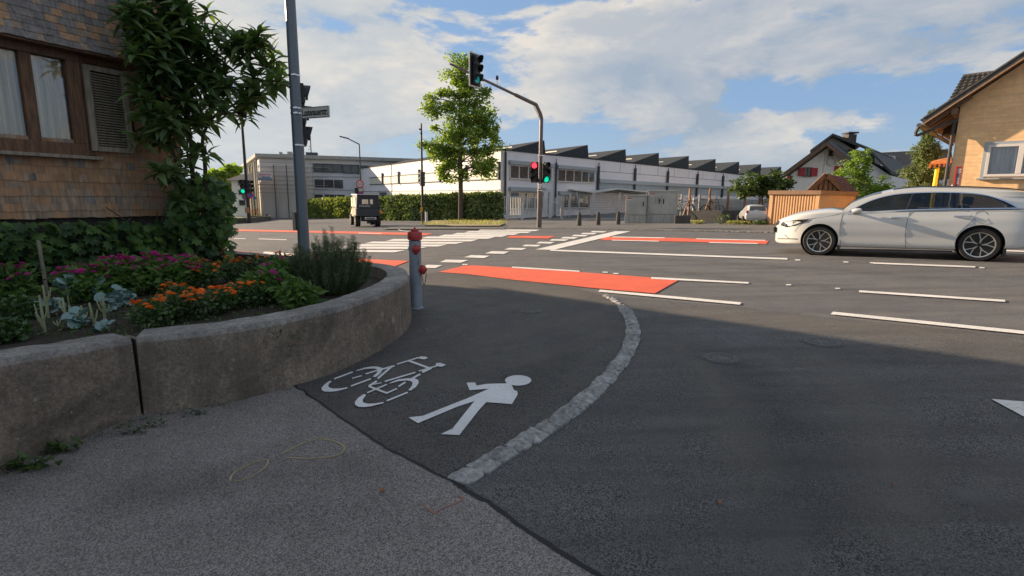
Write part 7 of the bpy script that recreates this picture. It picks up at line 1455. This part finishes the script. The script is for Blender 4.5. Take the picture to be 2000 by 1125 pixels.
# greenhouse: one side surface with openings
def S3(p,y=0): s,z=p; return Cw(s,sidey(s,z)+y,z)
def S3m(p,y=0): s,z=p; return Cw(s,-1.8-sidey(s,z)-y,z)
outl=[(1640,417),(1662,398),(1696,384),(1722,378),(1753,372),(1790,368.5),(1830,367.5),(1880,367.8),(1925,369.5),(1965,371.5),(1990,374),(2020,378),(2045,383)]
topc=[C2(*p) for p in outl]
tail=[(topc[-1][0]-.10,topc[-1][1]-.03),(topc[-1][0]-.25,BELT-.02)]
dlo_t=[(1650,417.2),(1672,404),(1700,391),(1730,382),(1760,377.2),(1800,375),(1845,374.5),(1890,376),(1925,380),(1955,388.5),(1975,397),(1991,406)]
dlo_b=[(1991,407.5),(1950,408),(1905,408.5),(1860,409),(1800,410.2),(1740,412.6),(1690,415.6),(1652,418.4)]
DT=[C2(*p) for p in dlo_t]; DB=[C2(*p) for p in dlo_b]
def tess(loops,conv):
    import mathutils
    tri=mathutils.geometry.tessellate_polygon([[Vector((a,b,0)) for a,b in l] for l in loops]); P=[conv(p) for l in loops for p in l]; return MB().add(P,[t for t in tri])
out_loop=smooth_line(topc,4)+[tail[0],tail[1]]+[(tail[1][0]+(topc[0][0]-tail[1][0])*i/12,BELT-.03) for i in range(1,12)]
dl_loop=smooth_line(DT,4)+smooth_line(DB,3)
for cv,nm in ((S3,'side_frame'),(S3m,'side_frame')): 
    o=obj(nm,tess([out_loop,dl_loop[::-1]],cv),MAT['carp'],car,smooth=True)
def ringstrip(loop,w,conv,y):
    n=len(loop); m=MB(); P=[]; cxm=sum(p[0] for p in loop)/n; 
    for i,p in enumerate(loop):
        t=Vector(loop[(i+1)%n])-Vector(loop[i-1]); t=t.normalized() if t.length>0 else Vector((1,0)); nn=Vector((-t.y,t.x))*w; P+=[conv((p[0],p[1]),y),conv((p[0]+nn.x,p[1]+nn.y),y)]
    return m.add(P,[(2*i,2*((i+1)%n),2*((i+1)%n)+1,2*i+1) for i in range(n)])
obj('chrome_window_trim',ringstrip(dl_loop,.020,S3,.008),MAT['chrome'],car)
# glass split by the pillars
def split_glass(x0t,x0b,x1t,x1b):
    tp=[p for p in smooth_line(DT,6)]; bt=[p for p in smooth_line(DB,6)]
    def inx(p,xt,xb): return xt+(xb-xt)*0
    S0t,S1t=C2(x0t,380)[0],C2(x1t,380)[0]; S0b,S1b=C2(x0b,410)[0],C2(x1b,410)[0]
    T=[p for p in tp if S1t<p[0]<S0t]; B=[p for p in bt if S1b<p[0]<S0b]
    def zt(s): return interp(s,sorted(tp))
    def zb(s): return interp(s,sorted(bt))
    L=[(S0t,zt(S0t))]+T+[(S1t,zt(S1t)),(S1b,zb(S1b))]+B+[(S0b,zb(S0b))]; return L
for args in ((1641,1650,1780,1768),(1785,1773,1874,1876),(1879,1881,1992,1992)):
    L=split_glass(*args)
    for cv in (S3,S3m): obj('side_window',tess([L],lambda p,cv=cv:cv(p,-.012)),MAT['carg'],car)
for xt,xb,w in ((1783,1770,.03),(1876,1879,.025)):
    a,b=C2(xt,377),C2(xb,410); m=MB(); m.beam(S3(a,.0),S3(b,.0),w,.012,up=cy); obj('pillar',m,MAT['dgrey'],car)
    m=MB(); m.beam(S3m(a),S3m(b),w*2,.012,up=cy); obj('pillar',m,MAT['dgrey'],car)
# roof and screens
tc_=smooth_line(topc,4); i0=next(i for i,p in enumerate(tc_) if p[0]<C2(1722,378)[0]); 
def span(curve,crown,n=8):
    rg=[]
    for p in curve:
        a=S3(p); b=S3m(p); rg.append([a.lerp(b,i/n)+cz*crown*(1-(2*i/n-1)**2)*min(1,1) for i in range(n+1)])
    return loft(rg,False,False)
obj('roof',span(tc_[i0:],.05),MAT['carp'],car,smooth=True); obj('windscreen',span(tc_[:i0+1],.05),MAT['carg'],car,smooth=True)
rr_=[tc_[-1],tail[0]]; obj('spoiler',span(rr_,.04),MAT['carp'],car,smooth=True); obj('rear_screen',span([tail[0],tail[1]],.0),MAT['carg'],car,smooth=True)
for cv in (S3,S3m):
    a=[cv((s_,z_+.0),-.07)+cz*.035 for s_,z_ in tc_[i0+3:-3]]; m=MB(); m.tube([a[0]-cz*.03]+a+[a[-1]-cz*.03],.014,6); obj('roof_rail',m,MAT['dgrey'],car,smooth=True)
p=topc[-2]; c=Cw(p[0]-.1,-.9,p[1]+.07); m=MB(); m.prism([c-cx_*.09,c+cx_*.10,c-cx_*.07+cz*.07],cy*.03); obj('antenna_fin',m,MAT['carp'],car)
# panel gaps, handles, mirror, lights
def sline(nm,pts,r=.004,mat='cardk',y=.002): m=MB(); m.tube([S3(C2(*p),y) for p in smooth_line(pts,4)],r,4); obj(nm,m,MAT[mat],car)
sline('door_gap',[(1646,418),(1641,440),(1640.5,465),(1642,484)]); sline('door_gap',[(1778,412),(1770,440),(1768,465),(1769,485)]); sline('door_gap',[(1906,425),(1880,448),(1862,466)]); sline('bonnet_gap',[(1641,417),(1610,424),(1580,427)],.003); 
sline('bumper_gap',[(1582,427),(1560,441),(1552,452)],.003); sline('sill_trim',[(1634,487.5),(1700,488),(1780,489.5),(1860,491.5)],.022,'cardk',-.02)
sline('bumper_slit',[(1519,466),(1538,466),(1556,466.5)],.011); sline('bumper_slit',[(1532,458),(1540,465)],.006)
L=[C2(1917+14*math.cos(a),424+12*math.sin(a)) for a in [i*.42 for i in range(15)]]; m=MB(); m.tube([S3(p,.001) for p in L],.0025,4); obj('fuel_flap',m,MAT['dgrey'],car)
for x0,x1,y in ((1741,1769,424.5),(1863,1896,422)):
    a,b=C2(x0,y),C2(x1,y); A,B=S3(a,.03),S3(b,.03); m=MB(); m.tube(smooth_line([tuple(S3(a,.0)),tuple(A.lerp(B,.12)),tuple(A.lerp(B,.88)),tuple(S3(b,.0))],4),.017,8,sy=.8); obj('door_handle',m,MAT['chrome'],car,smooth=True)
mp_=C2(1674,411); c=S3(mp_,.14); m=MB(); m.lathe(c-cx_*.08,cx_,[(.02,-.02),(.065,.0),(.078,.05),(.07,.12),(.04,.165),(.005,.18)],14); m.v=[tuple(c+(Vector(v)-c)-cz*((Vector(v)-c).dot(cz))*.28) for v in m.v]; mo_=obj('mirror',m,MAT['carp'],car,smooth=True); m=MB(); m.beam(S3(C2(1668,416),-.02),c-cz*.04,.05,.04); obj('mirror_arm',m,MAT['cardk'],mo_)
hl_=[(1524.5,440),(1527,434.5),(1540,431.5),(1560,429),(1581,427.5),(1571,433),(1553,440.5),(1536,443.5)]
HLp=[C2(*p) for p in hl_]; obj('headlight_back',tess([HLp],lambda p:S3(p,.004)),MAT['cardk'],car); lo=obj('headlight',tess([HLp],lambda p:S3(p,.012)),MAT['lamp'],car); m=MB(); q=S3(C2(1535,438.5),.004); m.tube([q-cx_*.07,q+cx_*.03],[.022,.03],8); obj('headlight_lens',m,MAT['chrome'],car)
m=MB(); m.tube([S3(C2(1548,436),.009),S3(C2(1551,432),.009)],.008,5); obj('running_light',m,MAT['lamp'],car)
# front grille and plate at the nose
m=MB(); m.v=[]; m.box(0,1,0,1,0,1); m.v=[tuple(Cw(SN-.03+.04*a,-.45-.9*b,.50+.12*c)) for a,b,c in m.v]; obj('grille',m,MAT['cardk'],car)
# interior: floor tub, seats, wheel, driver
m=MB(); m.box(0,1,0,1,0,1); m.v=[tuple(Cw(-.8+3.1*a,-.10-1.6*b,.30+.02*c)) for a,b,c in m.v]; obj('cabin_floor',m,MAT['seat'],car)
def seatb(s,y,nm='seat'):
    t=link(nm,None,car,Cw(s,y,.4)); m=MB(); m.box(0,1,0,1,0,1); m.v=[tuple(Cw(s+.05+.5*a,y-.25+.5*b,.42+.14*c)) for a,b,c in m.v]; obj('cushion',m,MAT['seat'],t,bevel=.03); m=MB(); m.hexa([Cw(s+.05,y-.24,.5),Cw(s+.17,y-.24,.5),Cw(s+.17,y+.24,.5),Cw(s+.05,y+.24,.5),Cw(s-.12,y-.2,1.1),Cw(s-.03,y-.2,1.1),Cw(s-.03,y+.2,1.1),Cw(s-.12,y+.2,1.1)]); obj('backrest',m,MAT['seat'],t,bevel=.03)
    m=MB(); m.hexa([Cw(s-.15,y-.13,1.12),Cw(s-.06,y-.13,1.12),Cw(s-.06,y+.13,1.12),Cw(s-.15,y+.13,1.12),Cw(s-.17,y-.11,1.28),Cw(s-.09,y-.11,1.28),Cw(s-.09,y+.11,1.28),Cw(s-.17,y+.11,1.28)]); obj('headrest',m,MAT['seat'],t,bevel=.03)
for s,y in ((1.15,-.48),(1.15,-1.30),(.30,-.48),(.30,-1.30)): seatb(s,y)
m=MB(); c=Cw(1.86,-.5,.93); a_=(cx_*-.85+cz*.5).normalized(); u=cy; v=a_.cross(u); m.tube([c+(u*math.cos(w)+v*math.sin(w))*.18 for w in [i*.3927 for i in range(17)]],.014,6,cap=False); m.beam(c-u*.17,c+u*.17,.03,.02); obj('steering_wheel',m,MAT['black'],car); m=MB(); m.box(0,1,0,1,0,1); m.v=[tuple(Cw(1.95+.45*a,-.15-1.5*b,.6+.30*c)) for a,b,c in m.v]; obj('dashboard',m,MAT['seat'],car,bevel=.03)
# driver
def skin(name,verts,edges,rad,mat,parent,at,**k):
    me=bpy.data.meshes.new(name); at=Vector(at); me.from_pydata([tuple(Vector(v)-at) for v in verts],edges,[]); me.materials.append(mat); o=link(name,me,parent,at)
    mo=o.modifiers.new('s','SKIN'); 
    for i,r in enumerate(rad): me.skin_vertices[0].data[i].radius=(r,r)
    me.skin_vertices[0].data[0].use_root=True
    sb_=o.modifiers.new('u','SUBSURF'); sb_.levels=2; sb_.render_levels=2; bpy.context.view_layer.update(); dg=bpy.context.evaluated_depsgraph_get(); nm=bpy.data.meshes.new_from_object(o.evaluated_get(dg)); o.modifiers.clear(); o.data=nm
    nm.polygons.foreach_set('use_smooth',[True]*len(nm.polygons)); return prop(o,**k)
yD=-.48; at=Cw(1.25,yD,.55)
Vd=[Cw(1.26,yD,.58),Cw(1.22,yD,.75),Cw(1.16,yD,.98),Cw(1.15,yD,1.07),Cw(1.17,yD,1.14),Cw(1.19,yD,1.24),Cw(1.18,yD,1.31),Cw(1.17,yD+.19,1.02),Cw(1.33,yD+.24,.86),Cw(1.60,yD+.16,.95),Cw(1.75,yD+.15,.98),Cw(1.17,yD-.19,1.02),Cw(1.35,yD-.24,.86),Cw(1.62,yD-.16,.95),Cw(1.77,yD-.15,.98),Cw(1.70,yD+.10,.60),Cw(1.95,yD+.1,.40),Cw(1.70,yD-.10,.60),Cw(1.95,yD-.1,.40)]
drv=skin('person',Vd,[(0,1),(1,2),(2,3),(3,4),(4,5),(5,6),(2,7),(7,8),(8,9),(9,10),(2,11),(11,12),(12,13),(13,14),(0,15),(15,16),(0,17),(17,18)],[.13,.13,.14,.06,.055,.095,.075,.06,.045,.035,.03,.06,.045,.035,.03,.08,.055,.08,.055],MAT['sk'],None,at,label='driver in dark shirt holding the steering wheel of the white estate car',cat='person')
skin('shirt',[Vd[0],Vd[1],Vd[2],Vd[7],Vd[8],Vd[11],Vd[12]],[(0,1),(1,2),(2,3),(3,4),(2,5),(5,6)],[.145,.145,.15,.075,.06,.075,.06],MAT['cloth'],drv,at); skin('hair',[Cw(1.15,yD,1.27),Cw(1.17,yD,1.33)],[(0,1)],[.09,.085],MAT['hair'],drv,at)
# text curves become plain meshes so each has a shape of its own
bpy.context.view_layer.update(); dg=bpy.context.evaluated_depsgraph_get()
for o in [o for o in sc.objects if o.type=='FONT']:
    me=bpy.data.meshes.new_from_object(o.evaluated_get(dg)); nme=o.name; par=o.parent; n_=bpy.data.objects.new(nme+'_m',me); COL.objects.link(n_); n_.parent=par; n_.location=o.location; n_.rotation_euler=o.rotation_euler; n_.scale=o.scale; bpy.data.objects.remove(o); n_.name=nme
for o in list(sc.objects):
    if o.type=='MESH' and o.name.startswith('cutter'): bpy.data.objects.remove(o)
